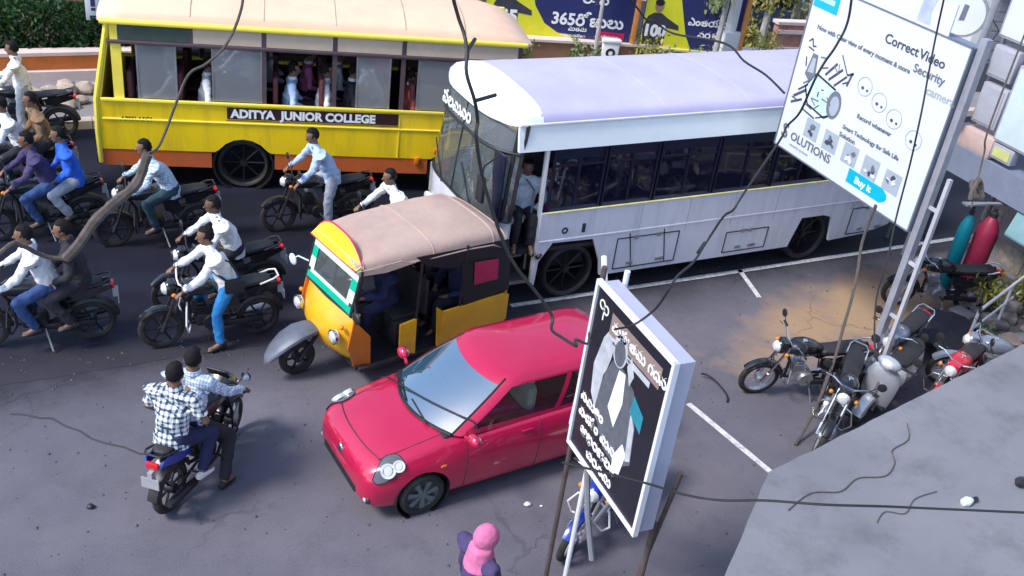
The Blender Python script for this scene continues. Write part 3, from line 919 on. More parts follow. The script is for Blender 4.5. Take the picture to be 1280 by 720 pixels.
def person(name, label, P, loc=(0, 0, 0), rotz=0, group=None, shirt=CLOTH_WHITE, trouser=CLOTH_DARK, skinm=SKIN, shoe=SHOE, sleeve='long', hair=True, fine=True, hairm=HAIRM, bag=None, seed=0.0, hat=None):
    """P: joints in local space, x ahead of the person"""
    t = thing(name, label, "person", loc, rotz, group)
    L = P['L']
    H = P['head']; hf = P['hf'].normalized()
    HL = V(0, 0, 1).cross(hf).normalized(); HU = hf.cross(HL)
    HR = Matrix((hf, HL, HU)).transposed()
    b = MB().use(skinm)
    torso(b, P)
    # neck, skull, jaw, nose, ears
    capsule(b, [P['neck'] - V(0, 0, .03), H - HU * .05 - hf * .015], [.066, .060])
    b.ell(H + HU * .015 - hf * .008, (.102, .081, .113), 18, 12, HR)
    b.ell(H - HU * .055 + hf * .030, (.062, .056, .070), 14, 9, HR)
    b.tube([H + HU * .02 + hf * .085, H - HU * .03 + hf * .118, H - HU * .036 + hf * .09], [.010, .017, .012], 7)
    b.ell(H + hf * .083 + HU * .035, (.014, .05, .011), 10, 6, HR)
    for s in (-1, 1):
        b.ell(H + HL * s * .082 - HU * .01, (.022, .012, .034), 8, 6, HR)
        k = 'l' if s > 0 else 'r'
        sh, el, ha = P['sh' + k], P['el' + k], P['ha' + k]
        capsule(b, [sh, sh.lerp(el, .5), el], [.056, .048, .040])
        capsule(b, [el, el.lerp(ha, .35), ha], [.041, .040, .027])
        hip, kn, an = P['hip' + k], P['kn' + k], P['an' + k]
        capsule(b, [hip, hip.lerp(kn, .5), kn], [.092, .075, .056])
        capsule(b, [kn, kn.lerp(an, .35), an], [.056, .057, .036])
        to = P['to' + k]
        capsule(b, [an, an.lerp(to, .6) - V(0, 0, .02), to], [.036, .036, .026])
        # hand: palm, four bent fingers, thumb
        d = (ha - el).normalized()
        n_ = (V(0, 0, 1) - d * d.z)
        n_ = n_.normalized() if n_.length > .2 else L.cross(d).normalized()
        l_ = d.cross(n_)
        pc = ha + d * .045
        b.ell(pc, (.048, .040, .018), 10, 7, Matrix((d, l_, n_)).transposed())
        for q in range(4):
            ln = (.9, 1.05, 1.0, .78)[q]
            base = ha + d * .075 + l_ * (q - 1.5) * .020 * -s
            b.tube([base, base + d * .030 * ln - n_ * .006, base + d * .038 * ln - n_ * .034, base + d * .010 - n_ * .050], [.0105, .0100, .0092, .008], 6)
        tb = ha + d * .03 + l_ * s * .036
        b.tube([tb, tb + d * .026 + l_ * s * .014 - n_ * .012, tb + d * .048 - n_ * .032], [.0125, .0115, .009], 6)
    bo = b.build("body", None, t)
    bake(bo, .010 if fine else .016, 2)
    e = MB().use(EYEW)
    for s in (-1, 1): e.ell(H + hf * .0735 + HL * s * .031 + HU * .012, .0115, 8, 6)
    e.use(INK)
    for s in (-1, 1): e.ell(H + hf * .0805 + HL * s * .031 + HU * .012, .0065, 8, 6)
    e.build("eye", None, t)
    m_ = MB(); m_.ell(H - HU * .064 + hf * .090, (.008, .023, .007), 10, 6, HR); m_.build("mouth", LIP, t)
    if hair:
        h = MB()
        h.ell((0, 0, 0), 1, 26, 18)
        vs = []
        for v in h.v:
            v = Vector(v)
            face = v.x > .42 - .55 * max(0, v.z) and v.z < .62
            low = v.z < (-.62 if v.x < -.2 else -.25)
            rr = .86 if (face or low) else 1.08 + .09 * noise.noise(v * 3 + V(seed, 0, 0)) + .06 * noise.noise(v * 9 + V(0, seed, 0))
            w = HR @ V(v.x * .103, v.y * .085, v.z * .116)
            vs.append(tuple(H + HU * .018 - hf * .010 + w * rr))
        h.v = vs
        h.build("hair", hairm, t)
    if hat: hat(t, H, hf, HL, HU, HR)
    c = MB().use(shirt)
    torso(c, P, .020, .07)
    for k in 'lr':
        sh, el, ha = P['sh' + k], P['el' + k], P['ha' + k]
        sh0 = sh.lerp(P['shl'], .5)
        if sleeve == 'long':
            capsule(c, [sh0, sh, sh.lerp(el, .5), el], [.082, .082, .066, .058])
            c.tube([el, el.lerp(ha, .4), el.lerp(ha, .9)], [.058, .054, .044], 12)
        else:
            capsule(c, [sh0, sh], [.082, .082]); c.tube([sh, sh.lerp(el, .78)], [.075, .070], 12)
    co = c.build("shirt", None, t)
    bake(co, .013 if fine else .02, 2, .017, 8.0, seed)
    if not co.data.materials: co.data.materials.append(shirt)
    cl = MB()
    nk_ = P['neck'] - V(0, 0, .012)
    cl.loft([ering(nk_ + V(0, 0, z), L, V(1, 0, 0), a_, b_) for z, a_, b_ in ((-.03, .088, .082), (.012, .080, .076), (.022, .074, .070), (-.0, .066, .064))])
    cl.build("collar", shirt, t)
    q = MB().use(trouser)
    pel = P['pelvis']
    q.loft([ering(pel + V(0, 0, z), L, V(1, 0, 0), a, b_) for z, a, b_ in ((-.11, .13, .10), (-.05, .185, .14), (.06, .178, .132))])
    for k in 'lr':
        hip, kn, an = P['hip' + k], P['kn' + k], P['an' + k]
        capsule(q, [hip, hip.lerp(kn, .5), kn], [.108, .092, .076])
        q.tube([kn, kn.lerp(an, .4), kn.lerp(an, .97)], [.075, .072, .062], 12)
        q.ell(kn, .076, 10, 7)
    qo = q.build("trousers", None, t)
    bake(qo, .014 if fine else .022, 2, .014, 8.0, seed + 3)
    for k in 'lr':
        an, to = P['an' + k], P['to' + k]
        s_ = MB()
        d = (to - an); d.z *= .3; d.normalize()
        hl = V(0, 0, 1).cross(d).normalized(); up = d.cross(hl)
        base = an - up * .045
        s_.loft([[p for p in ering(base - d * .075, hl, up, .028, .030, 12)], ering(base - d * .05, hl, up, .040, .052, 12), ering(base + d * .02, hl, up, .043, .055, 12),
                 ering(base + d * .10 - up * .01, hl, up, .048, .036, 12), ering(base + d * .165 - up * .018, hl, up, .042, .026, 12), ering(base + d * .19 - up * .02, hl, up, .022, .018, 12)])
        s_.build("shoe", shoe, t)
    if bag: bag(t, P)
    return t

def pose(pelvis, lean=.14, hunch=0.0, head_f=(1, 0, -.05), hands=((.42, .33, 1.0), (.42, -.33, 1.0)), feet=((.05, .2, .36), (.05, -.2, .36)), knees=None, elbows=None, twist=0.0, scale=1.0, shw=.2):
    pel = Vector(pelvis)
    ch = pel + V(lean * .75, 0, .30)
    shl = pel + V(lean * 1.25 + hunch * .5, 0, .485)
    nk = pel + V(lean * 1.42 + hunch, 0, .560)
    hd_ = nk + V(.030 + hunch * .3, 0, .122)
    L = Matrix.Rotation(twist, 3, 'Z') @ V(0, 1, 0)
    P = dict(pelvis=pel, chest=ch, shl=shl, neck=nk, head=hd_, hf=Vector(head_f), L=L)
    for i, k in enumerate('lr'):
        s = 1 if k == 'l' else -1
        P['sh' + k] = shl + L * s * shw - V(0, 0, .045)
        P['ha' + k] = Vector(hands[i])
        a, c = P['sh' + k], P['ha' + k]
        if elbows: P['el' + k] = Vector(elbows[i])
        else:
            d = c - a; l = min(d.length, .555); half = .285
            off = math.sqrt(max(half * half - (l / 2) ** 2, .0004))
            bend = (V(-.2, s * .75, -.7) - d.normalized() * V(-.2, s * .75, -.7).dot(d.normalized())).normalized()
            P['el' + k] = a.lerp(c, .5) + bend * off
        P['hip' + k] = pel + V(0, s * .095, -.03)
        P['an' + k] = Vector(feet[i])
        if knees: P['kn' + k] = Vector(knees[i])
        else:
            a, c = P['hip' + k], P['an' + k]; d = c - a; l = min(d.length, .86); half = .435
            off = math.sqrt(max(half * half - (l / 2) ** 2, .0004))
            f_ = V(1, s * .28, .25); f_ = (f_ - d.normalized() * f_.dot(d.normalized())).normalized()
            P['kn' + k] = a.lerp(c, .5) + f_ * off
        P['to' + k] = P['an' + k] + V(.15, s * .02, -.06)
    return P

DARKMET = mat("shade_dark_metal", (0.035, 0.036, 0.042), 0.45, 0.5, var=0.3)  # darker copy of the bike metal, shade put into its colour
PLATE = mat("grey_number_plate", (0.35, 0.35, 0.37), 0.5, var=.1)
# ------------------------------------------------------------------ motorcycles
def wheel(parent, x, r=.30, w=.085, y=0.0, spokes=0, name="wheel", rim=None):
    b = MB()
    prof = [(r - .075, -w * .42), (r - .045, -w * .5), (r - .012, -w * .36), (r, 0), (r - .012, w * .36), (r - .045, w * .5), (r - .075, w * .42)]
    b.lathe([(a, h + y) for a, h in prof], (x, 0, r), 'y', 30, True)
    o = b.build(name, RUBBER, parent)
    q = MB()
    ri = r - .07
    q.lathe([(ri - .018, y - w * .34), (ri + .004, y - w * .42), (ri + .004, y + w * .42), (ri - .018, y + w * .34)], (x, 0, r), 'y', 26, True)
    q.lathe([(.0, y - .06), (.055, y - .06), (.06, y - .03), (.06, y + .03), (.055, y + .06), (.0, y + .06)], (x, 0, r), 'y', 14)
    ns = spokes or 6
    for k in range(ns):
        a = 2 * PI * k / ns
        c, s_ = math.cos(a), math.sin(a)
        q.tube([(x + c * .05, y, r + s_ * .05), (x + c * ri, y, r + s_ * ri)], .004 if spokes > 8 else .016, 5)
    q.build("rim", rim or ALLOY, o)
    return o

def arc_fender(mb, cx, cz, r, w, a0, a1, n=12, th=.012):
    rings = []
    for i in range(n + 1):
        a = lerp(a0, a1, i / n)
        c, s_ = math.cos(a), math.sin(a)
        sec = []
        for y, dr in ((-w, -.035), (-w * .75, .004), (0, .014), (w * .75, .004), (w, -.035)):
            sec.append(V(cx + c * (r + dr), y, cz + s_ * (r + dr)))
        for y, dr in ((w * .9, -.04), (0, 0.0), (-w * .9, -.04)):
            sec.append(V(cx + c * (r + dr - th), y, cz + s_ * (r + dr - th)))
        rings.append(sec)
    mb.loft(rings)

def loftx(mb, sts, n=16, pw=1.0):
    """sts: (x, zc, half width, half height)"""
    rings = []
    for x, zc, a, h in sts:
        ring = []
        for k in range(n):
            t = 2 * PI * k / n
            c, s_ = math.cos(t), math.sin(t)
            ring.append(V(x, math.copysign(abs(c) ** pw, c) * a, zc + math.copysign(abs(s_) ** pw, s_) * h))
        rings.append(ring)
    mb.loft(rings)

def motorcycle(label, loc, rotz, paint, group, spokes=0, tail=None, steer=0.0, lean=0.0, guard=True, name="motorcycle", trim=None, bits=None):
    dark = group == "motorcycles in the traffic"  # bikes in the dark part of the road take the shaded metal copy
    trim = trim or (DARKMET if dark else CHROME)
    bits = bits or (PLATE if dark else WHITEP)
    metal = DARKMET if dark else ALLOY
    bright = DARKMET if dark else CHROME
    t = thing(name, label, "motorcycle", loc, group=group, rot=(lean, 0, rotz))
    wheel(t, .66, .30, .08, spokes=spokes, rim=metal); wheel(t, -.62, .30, .10, spokes=spokes, rim=metal)
    b = MB()
    b.tube([(.46, 0, .90), (.30, 0, .62), (.28, 0, .32), (-.05, 0, .26), (-.25, 0, .34)], .022)
    b.tube([(.46, 0, .86), (.2, 0, .80), (-.25, 0, .72), (-.75, 0, .76)], .02)
    for s in (-1, 1):
        b.tube([(-.15, s * .06, .32), (-.62, s * .09, .30)], .018)
        b.tube([(-.25, s * .08, .40), (-.2, s * .10, .62), (-.7, s * .10, .74)], .012)
    b.build("frame", BLACK, t)
    b = MB()
    b.lathe([(0, -.14), (.11, -.14), (.125, -.08), (.125, .08), (.11, .14), (0, .14)], (.02, 0, .36), 'y', 18)
    b.box((.14, 0, .40), (.16, .2, .2), bv=.03)
    for k in range(6): b.box((.16, 0, .46 + k * .028), (.17, .19, .012))
    b.box((.16, 0, .63), (.12, .13, .05), bv=.015)
    b.build("engine", metal, t)
    b = MB()
    loftx(b, [(.44, .86, .03, .03), (.40, .87, .09, .075), (.30, .885, .135, .11), (.16, .885, .145, .115), (.02, .865, .12, .10), (-.08, .84, .075, .075), (-.12, .83, .04, .05)], 18, .8)
    o = b.build("fuel_tank", paint, t)
    b = MB(); b.lathe([(0, .0), (.035, .0), (.035, .018), (.025, .024), (0, .024)], (.2, 0, .99), 'z', 12); b.build("filler_cap", CHROME, o)
    b = MB()
    loftx(b, [(-.06, .81, .06, .03), (-.12, .83, .11, .05), (-.30, .83, .125, .05), (-.42, .855, .13, .05), (-.60, .875, .125, .05), (-.74, .885, .10, .04), (-.78, .885, .05, .02)], 14, .7)
    b.build("seat", SEATBLK, t)
    for s in (-1, 1):
        b = MB(); b.prism([(-.08, s * .10, .76), (-.30, s * .125, .77), (-.36, s * .125, .58), (-.24, s * .12, .52), (-.10, s * .10, .60)], (0, s * .02, 0)); b.build("side_panel", paint, t, sharp=20)
        b = MB(); b.prism([(-.40, s * .12, .80), (-.86, s * .09, .87), (-.90, s * .07, .80), (-.6, s * .12, .70), (-.42, s * .13, .68)], (0, s * .02, 0)); b.build("tail_panel", tail or paint, t, sharp=20)
    b = MB(); b.box((-.90, 0, .82), (.05, .15, .08), bv=.02); b.build("tail_light", REDLENS, t)
    b = MB(); b.tube([(-.62, .13, .86), (-.8, .13, .92), (-.88, .09, .94), (-.88, -.09, .94), (-.8, -.13, .92), (-.62, -.13, .86)], .013, 8); b.build("grab_rail", trim, t)
    b = MB(); arc_fender(b, -.62, .30, .345, .075, R(20), R(168)); b.build("rear_mudguard", BLACK, t)
    b = MB(); b.box((-.962, 0, .63), (.012, .2, .13)); b.box((-.93, 0, .70), (.07, .05, .14)); o = b.build("number_plate", bits, t)
    # steering part
    st = [(.70, .30), (.44, .95)]
    b = MB()
    for s in (-1, 1):
        b.tube([(.66, s * .085, .30), (.60, s * .085, .45)], .030)
        b.tube([(.60, s * .085, .45), (.43, s * .085, .93)], .019)
    b.build("fork", bright, t)
    b = MB(); arc_fender(b, .66, .30, .335, .06, R(35), R(175)); b.build("front_mudguard", paint, t)
    b = MB(); b.ell((.52, 0, .90), (.10, .10, .11), 16, 10); b.box((.50, 0, .98), (.10, .16, .06), bv=.02); b.build("headlight_shell", paint, t)
    b = MB(); b.lathe([(0, .065), (.05, .055), (.082, .02), (.085, 0), (0, 0)], (.575, 0, .90), 'x', 18); b.build("headlight", LENS, t)
    b = MB()
    b.tube([(.36, .36, 1.02), (.40, .22, 1.04), (.42, .08, .98), (.42, -.08, .98), (.40, -.22, 1.04), (.36, -.36, 1.02)], .012, 8)
    b.build("handlebar", trim, t)
    for s in (-1, 1):
        b = MB(); b.tube([(.375, s * .26, 1.035), (.355, s * .385, 1.015)], .018, 8); b.tube([(.42, s * .3, 1.03), (.43, s * .38, 1.02)], .006, 6); b.build("grip", RUBBER, t)
        b = MB(); b.tube([(.40, s * .24, 1.04), (.42, s * .32, 1.16)], .006, 6)
        b.lathe([(0, -.008), (.055, -.008), (.06, 0), (.055, .014), (0, .02)], (.42, s * .36, 1.19), 'x', 14)
        o = b.build("mirror", BLACK, t)
        g_ = MB(); g_.lathe([(0, -.002), (.05, -.002), (.05, 0), (0, 0)], (.411, s * .36, 1.19), 'x', 14); g_.build("mirror_glass", CHROME, o)
        b = MB(); b.ell((.50, s * .17, .88), (.035, .03, .028), 8, 6); b.build("indicator", AMBER, t)
        b = MB(); b.tube([(-.0, s * .12, .34), (.0, s * .26, .34)], .014, 8); b.tube([(-.42, s * .12, .42), (-.42, s * .24, .42)], .012, 8); b.build("footpeg", RUBBER, t)
    b = MB(); b.tube([(.16, -.10, .42), (.24, -.13, .30), (.1, -.15, .22), (-.35, -.16, .25)], .022, 8); b.build("exhaust_pipe", bright, t)
    b = MB(); b.tube([(-.34, -.16, .25), (-.42, -.165, .26), (-.85, -.175, .34), (-.92, -.175, .352)], [.03, .05, .05, .03], 12); b.build("silencer", trim, t)
    b = MB(); b.box((-.36, .13, .32), (.6, .03, .09), bv=.02); b.build("chain_case", BLACK, t)
    b = MB(); b.tube([(-.05, .13, .3), (-.12, .28, .03)], .012, 6); b.build("side_stand", STEEL, t)
    if guard:
        b = MB(); b.tube([(.32, 0.02, .66), (.36, .2, .62), (.38, .27, .45), (.34, .2, .3), (.28, 0, .3), (.34, -.2, .3), (.38, -.27, .45), (.36, -.2, .62), (.32, -.02, .66)], .012, 8); b.build("crash_guard", trim, t)
    return t

def scooter(label, loc, rotz, paint, group, lean=0.0):
    t = thing("scooter", label, "scooter", loc, group=group, rot=(lean, 0, rotz))
    wheel(t, .60, .22, .10, spokes=5); wheel(t, -.58, .22, .10, spokes=5)
    b = MB()
    loftx(b, [(-.05, .52, .10, .10), (-.12, .54, .19, .18), (-.35, .58, .22, .20), (-.6, .62, .20, .17), (-.8, .68, .13, .11), (-.88, .70, .06, .06)], 18, .75)
    b.build("body", paint, t)
    b = MB()
    rings = []
    for z, x, w, d in ((.22, .34, .20, .05), (.45, .38, .23, .06), (.7, .42, .24, .07), (.86, .42, .19, .08), (.92, .42, .10, .06)):
        rings.append([V(x + d * .5 * math.sin(a) - .5 * abs(math.cos(a)) ** 2 * .15, w * math.cos(a), z) for a in [2 * PI * k / 16 for k in range(16)]])
    b.loft(rings); b.build("front_apron", paint, t)
    b = MB(); b.box((.12, 0, .25), (.5, .40, .06), bv=.02); b.build("floorboard", BLACK, t)
    b = MB(); loftx(b, [(-.06, .76, .06, .03), (-.12, .77, .14, .05), (-.4, .79, .155, .055), (-.7, .83, .13, .05), (-.82, .84, .06, .03)], 14, .7); b.build("seat", SEATBLK, t)
    b = MB(); arc_fender(b, .60, .22, .265, .085, R(15), R(190)); b.build("front_mudguard", paint, t)
    b = MB(); b.tube([(.58, 0, .22), (.45, 0, .55), (.38, 0, 1.0)], .025, 8); b.build("fork", STEEL, t)
    b = MB(); b.ell((.42, 0, 1.0), (.10, .17, .085), 16, 9); b.build("handlebar_cowl", paint, t)
    b = MB(); b.ell((.495, 0, 1.0), (.04, .09, .06), 14, 8); b.build("headlight", LENS, t)
    for s in (-1, 1):
        b = MB(); b.tube([(.38, s * .14, 1.0), (.33, s * .36, .99)], .018, 8); b.build("grip", RUBBER, t)
        b = MB(); b.tube([(.39, s * .2, 1.02), (.40, s * .27, 1.18)], .006, 6); b.lathe([(0, -.008), (.06, -.008), (.065, 0), (.06, .014), (0, .02)], (.40, s * .31, 1.21), 'x', 14); o = b.build("mirror", BLACK, t)
        g_ = MB(); g_.lathe([(0, -.002), (.054, -.002), (.054, 0), (0, 0)], (.391, s * .31, 1.21), 'x', 14); g_.build("mirror_glass", CHROME, o)
    b = MB(); b.box((-.88, 0, .70), (.05, .17, .07), bv=.02); b.build("tail_light", REDLENS, t)
    b = MB(); b.tube([(-.2, -.16, .2), (-.5, -.19, .22), (-.8, -.19, .28)], [.03, .05, .045], 10); b.build("silencer", STEEL, t)
    b = MB(); b.box((-.94, 0, .5), (.012, .19, .12)); b.build("number_plate", WHITEP, t)
    return t
# ------------------------------------------------------------------ riders in the traffic
PB = mat("black_bike_paint", (0.012, 0.012, 0.016), 0.25, var=0.2, coat=0.6)
PBLUE = mat("blue_bike_paint", (0.01, 0.03, 0.28), 0.25, var=0.15, coat=0.7)
PRED = mat("red_bike_paint", (0.48, 0.02, 0.035), 0.25, var=0.1, coat=0.7)
PGREY = mat("grey_bike_paint", (0.22, 0.25, 0.32), 0.3, 0.3, var=0.1, coat=0.5)
PSILV = mat("silver_bike_paint", (0.5, 0.53, 0.58), 0.3, 0.4, var=0.08, coat=0.5)
GRIDE = "riders in the traffic"
GBIKE = "motorcycles in the traffic"
GPARK = "two wheelers parked on the right"
def xy(loc, rz, p):
    return (loc[0] + math.cos(rz) * p[0] - math.sin(rz) * p[1], loc[1] + math.sin(rz) * p[0] + math.cos(rz) * p[1], p[2] if len(p) > 2 else 0)
RIDE = dict(pelvis=(-.22, 0, .93))
def rider(label, loc, rz, P, **k):
    return person("person", label, P, loc, rz, GRIDE, **k)
def backpack(m, strap=True):
    def f(t, P):
        c = P['chest'] + V(-.20, 0, .06)
        b = MB(); b.box(c, (.16, .30, .40), bv=.06); b.box(c + V(-.08, 0, -.06), (.05, .22, .2), bv=.02); b.build("backpack", m, t)
    return f
def crossbag(t, P):
    c = P['chest']; s = P['shl']
    b = MB()
    pts = [s + V(.0, -.12, .045), s + V(-.115, -.05, -.05), c + V(-.155, .06, -.02), P['pelvis'] + V(-.13, .19, .10), P['pelvis'] + V(.06, .22, .10), c + V(.155, .05, -.05), s + V(.10, -.08, .0), s + V(.0, -.12, .045)]
    b.tube(pts, .017, 6); b.build("bag_strap", CLOTH_DARK, t)
    b = MB(); b.box(P['pelvis'] + V(-.04, .25, .02), (.26, .08, .2), bv=.03); b.build("shoulder_bag", CLOTH_DARK, t)
ROADZ = 0.012
# M1: pale shirted rider at the rear of the yellow bus
l, a = (1.18, 14.72, ROADZ), R(184)
motorcycle("black motorcycle under the pale blue shirted rider beside the yellow bus tail", l, a, PB, GBIKE)
rider("rider in pale blue patterned shirt leaning forward beside the yellow bus tail", l, a, pose(lean=.20, hunch=.03, **RIDE), shirt=CHECK_F, trouser=TROUSER_TEAL, seed=1)
# M2: rider standing astride beside the bus wheel
l, a = (3.72, 14.75, ROADZ), R(182)
motorcycle("black motorcycle with pale handlebar bits beside the yellow bus wheel", l, a, PB, GBIKE)
rider("rider in light blue shirt and pale grey trousers astride beside the yellow bus wheel", l, a,
      pose((-.22, 0, .98), lean=.22, feet=((-.12, .24, .10), (-.02, -.22, .36)), head_f=(1, .1, -.25)), shirt=CLOTH_LBLUE, trouser=TROUSER_GREY, seed=2)
# M3
l, a = (1.80, 12.68, ROADZ), R(186)
motorcycle("dark motorcycle of the uncovered white shirted rider in mid road", l, a, PB, GBIKE)
rider("rider in plain white shirt without a bag in the middle of the road", l, a, pose(lean=.18, **RIDE), shirt=CLOTH_WHITE, trouser=CLOTH_DARK, seed=3, skinm=SKIN2)
# M4
l, a = (1.56, 11.80, ROADZ), R(183)
motorcycle("dark motorcycle with red tail light nearest the autorickshaw front", l, a, PB, GBIKE, trim=WHITEP)
rider("white shirted rider with a dark strap across the back and bright blue jeans", l, a, pose(lean=.17, feet=((-.05, .27, .10), (.05, -.2, .36)), **RIDE), shirt=CLOTH_WHITE, trouser=DENIM_L, bag=crossbag, seed=4)
# M6: pair at the left edge
l, a = (-.54, 12.2, ROADZ), R(178)
motorcycle("black motorcycle carrying two people at the left edge of the dark road", l, a, PB, GBIKE)
rider("front rider in white shirt and blue jeans at the left edge", l, a, pose((-.16, 0, .93), lean=.14), shirt=CLOTH_WHITE, trouser=DENIM, seed=5)
rider("pillion in dark clothes behind the white shirted rider at the left edge", l, a, pose((-.52, 0, .97), lean=.08, hands=((-.22, .2, 1.0), (-.22, -.2, 1.0)), feet=((-.38, .25, .42), (-.38, -.25, .42))), shirt=CLOTH_DARK, trouser=CLOTH_DARK, seed=6)
# M7: purple and blue pair
l, a = (-.45, 15.2, ROADZ), R(187)
motorcycle("dark motorcycle carrying a purple and a blue shirted pair at the upper left", l, a, PB, GBIKE)
rider("front rider in dark purple shirt at the upper left", l, a, pose((-.16, 0, .93), lean=.16), shirt=CLOTH_PURPLE, trouser=DENIM, seed=7)
rider("pillion in bright blue shirt with pale trousers at the upper left", l, a, pose((-.52, 0, .97), lean=.10, hands=((-.22, .2, 1.0), (-.22, -.2, 1.0)), feet=((-.38, .25, .42), (-.38, -.25, .42))), shirt=CLOTH_BLUE, trouser=TROUSER_GREY, seed=8)
# M10: pair at the far left, M8 by the kerb
l, a = (-.80, 16.65, ROADZ), R(190)
motorcycle("black motorcycle carrying a white and a brown shirted pair at the far left", l, a, PB, GBIKE)
rider("front rider in white shirt cut by the left frame edge", l, a, pose((-.16, 0, .93), lean=.16), shirt=CLOTH_WHITE, trouser=CLOTH_DARK, seed=11)
rider("pillion in brown shirt behind a white shirted rider at the far left", l, a, pose((-.52, 0, .97), lean=.10, hands=((-.22, .2, 1.0), (-.22, -.2, 1.0)), feet=((-.38, .25, .42), (-.38, -.25, .42))), shirt=CLOTH_KHAKI, trouser=CLOTH_DARK, seed=9)
l, a = (-.66, 19.15, ROADZ), R(172)
motorcycle("black motorcycle by the kerb under the upright rider in white", l, a, PB, GBIKE)
rider("upright rider in white shirt and grey trousers by the kerb at the top left", l, a, pose((-.05, 0, 1.0), lean=.05, feet=((-.05, .28, .10), (.05, -.22, .36))), shirt=CLOTH_WHITE, trouser=TROUSER_GREY, seed=10)
# M9: hidden behind the rickshaw roof
l, a = (4.5, 13.2, ROADZ), R(186)
motorcycle("dark motorcycle mostly hidden behind the autorickshaw roof", l, a, PB, GBIKE)
rider("rider in white shirt mostly hidden behind the autorickshaw roof", l, a, pose(lean=.2, **RIDE), shirt=CLOTH_WHITE, trouser=CLOTH_DARK, seed=12)
# M5: pair in front, seen from behind
l, a = (1.02, 9.14, 0.0), R(52)
motorcycle("blue tailed motorcycle carrying two people away from the camera on the pale shoulder", l, a, PB, GBIKE, tail=PBLUE)
_pb = [o for o in COL.objects if o.get("label", "").startswith("blue tailed motorcycle")][0]
b = MB(); loftx(b, [(.34, .92, .10, .08), (.44, .94, .20, .15), (.56, .92, .19, .16), (.66, .88, .12, .11), (.71, .86, .05, .05)], 16, .8); b.build("front_fairing", PB, _pb)
b = MB(); b.box((.46, 0, 1.10), (.02, .26, .18), rot=Matrix.Rotation(R(-30), 3, 'Y'), bv=.02); b.build("fly_screen", DARKMET, _pb)
for s_ in (-1, 1):
    b = MB(); b.prism([(.62, s_ * .14, .62), (.30, s_ * .24, .66), (.26, s_ * .25, .40), (.40, s_ * .22, .30), (.52, s_ * .16, .42)], (0, s_ * .02, 0)); b.build("leg_shield", PB, _pb)
    b = MB(); b.box((.55, s_ * .17, .97), (.03, .06, .04), bv=.01); b.build("position_lamp", LENS, _pb)
rider("front rider in white and blue shirt with one foot down on the shoulder", l, a,
      pose((-.20, 0, .93), lean=.10, feet=((.05, .2, .36), (-.12, -.36, .10)), knees=((.2, .22, .74), (.14, -.30, .55))), shirt=CHECK_F, trouser=CLOTH_DARK, seed=13)
rider("pillion in dark and white checked shirt on the blue tailed motorcycle", l, a,
      pose((-.53, 0, .97), lean=.08, hands=((-.24, .22, .98), (-.24, -.22, .98)), feet=((-.38, .25, .42), (-.38, -.25, .42))), shirt=CHECK, trouser=CLOTH_NAVY, sleeve='short', shoe=SHOEW, seed=14)
# person under the frame edge in front of the car
def scarf(t, H, hf, HL, HU, HR):
    b = MB(); b.ell(H + HU * .01 - hf * .012, (.125, .105, .135), 20, 12, HR)
    b.tube([H - HU * .08 - hf * .05, H - HU * .2 - hf * .04, H - HU * .3 - hf * .03], [.11, .13, .16], 14)
    o = b.build("headscarf", CLOTH_PINK, t); bake(o, .014, 2, .008, 12)
P = pose((0, 0, .92), lean=.02, hands=((.12, .26, .78), (.05, -.27, .76)), feet=((.12, .1, .10), (-.12, -.1, .10)), knees=((.1, .1, .5), (.02, -.1, .5)))
person("person", "person with a pink headscarf walking close in front of the red car", P, (3.0, 5.80, 0), R(10), None, shirt=CLOTH_PURPLE, trouser=CLOTH_DARK, hair=False, hat=scarf, seed=15)

# ------------------------------------------------------------------ parked two wheelers on the right
motorcycle("black motorcycle parked nearest the bay line, chrome front toward the road", (9.18, 8.72, 0), R(168), PB, GPARK, spokes=18, lean=R(-9))
motorcycle("dark motorcycle with bright spoked front wheel parked closest to the concrete ledge", (9.05, 7.93, 0), R(222), PB, GPARK, spokes=20, lean=R(-8), trim=CHROME)
scooter("silver grey scooter with round mirrors parked among the motorcycles", (10.12, 8.12, 0), R(205), PSILV, GPARK, R(-6))
motorcycle("grey motorcycle parked between the scooter and the red motorcycle", (10.75, 8.75, 0), R(205), PGREY, GPARK, lean=R(-8))
motorcycle("red tanked motorcycle parked by the concrete ledge", (11.15, 7.95, 0), R(205), PRED, GPARK, lean=R(-8))
motorcycle("pale wheeled motorcycle parked right of the red one at the ledge edge", (12.15, 8.0, 0), R(150), PGREY, GPARK, spokes=16, lean=R(-8))
motorcycle("dark motorcycle parked under the tall white sign beside the teal cylinder", (13.15, 10.2, 0), R(160), PB, GPARK, lean=R(-8))
motorcycle("dark motorcycle parked beneath the black poster box", (5.1, 7.15, 0), R(215), PBLUE, GPARK, lean=R(-8), trim=WHITEP)
# ------------------------------------------------------------------ yellow college bus (heads +x)
BUSY = mat("bus_yellow", (1.0, 0.66, 0.012), 0.35, var=0.05, scale=2, coat=0.4, dirt=(0.42, 0.28, 0.04), dscale=1.3, damt=0.55, streak=True)
BUSYP = mat("bus_pale_yellow", (0.95, 0.76, 0.09), 0.35, var=0.05, coat=0.4)
BUSRED = mat("bus_red_skirt", (0.60, 0.13, 0.03), 0.5, var=0.12, dirt=(0.18, 0.08, 0.05), damt=0.6)
BUSROOF = mat("bus_cream_roof", (0.84, 0.55, 0.37), 0.5, var=0.06, scale=1.5, dirt=(0.55, 0.42, 0.33), dscale=1.1, damt=0.45)
TANREFL = mat("tan_glass_reflection", (0.50, 0.40, 0.30), 0.4, var=0.08)  # tan reflection on the fixed upper glass, painted as an opaque colour
GRNP = mat("dark_green_upper_panel", (0.05, 0.075, 0.06), 0.2, var=0.15)
MAUVE = mat("dark_mauve_rail", (0.085, 0.055, 0.065), 0.4, var=0.1)
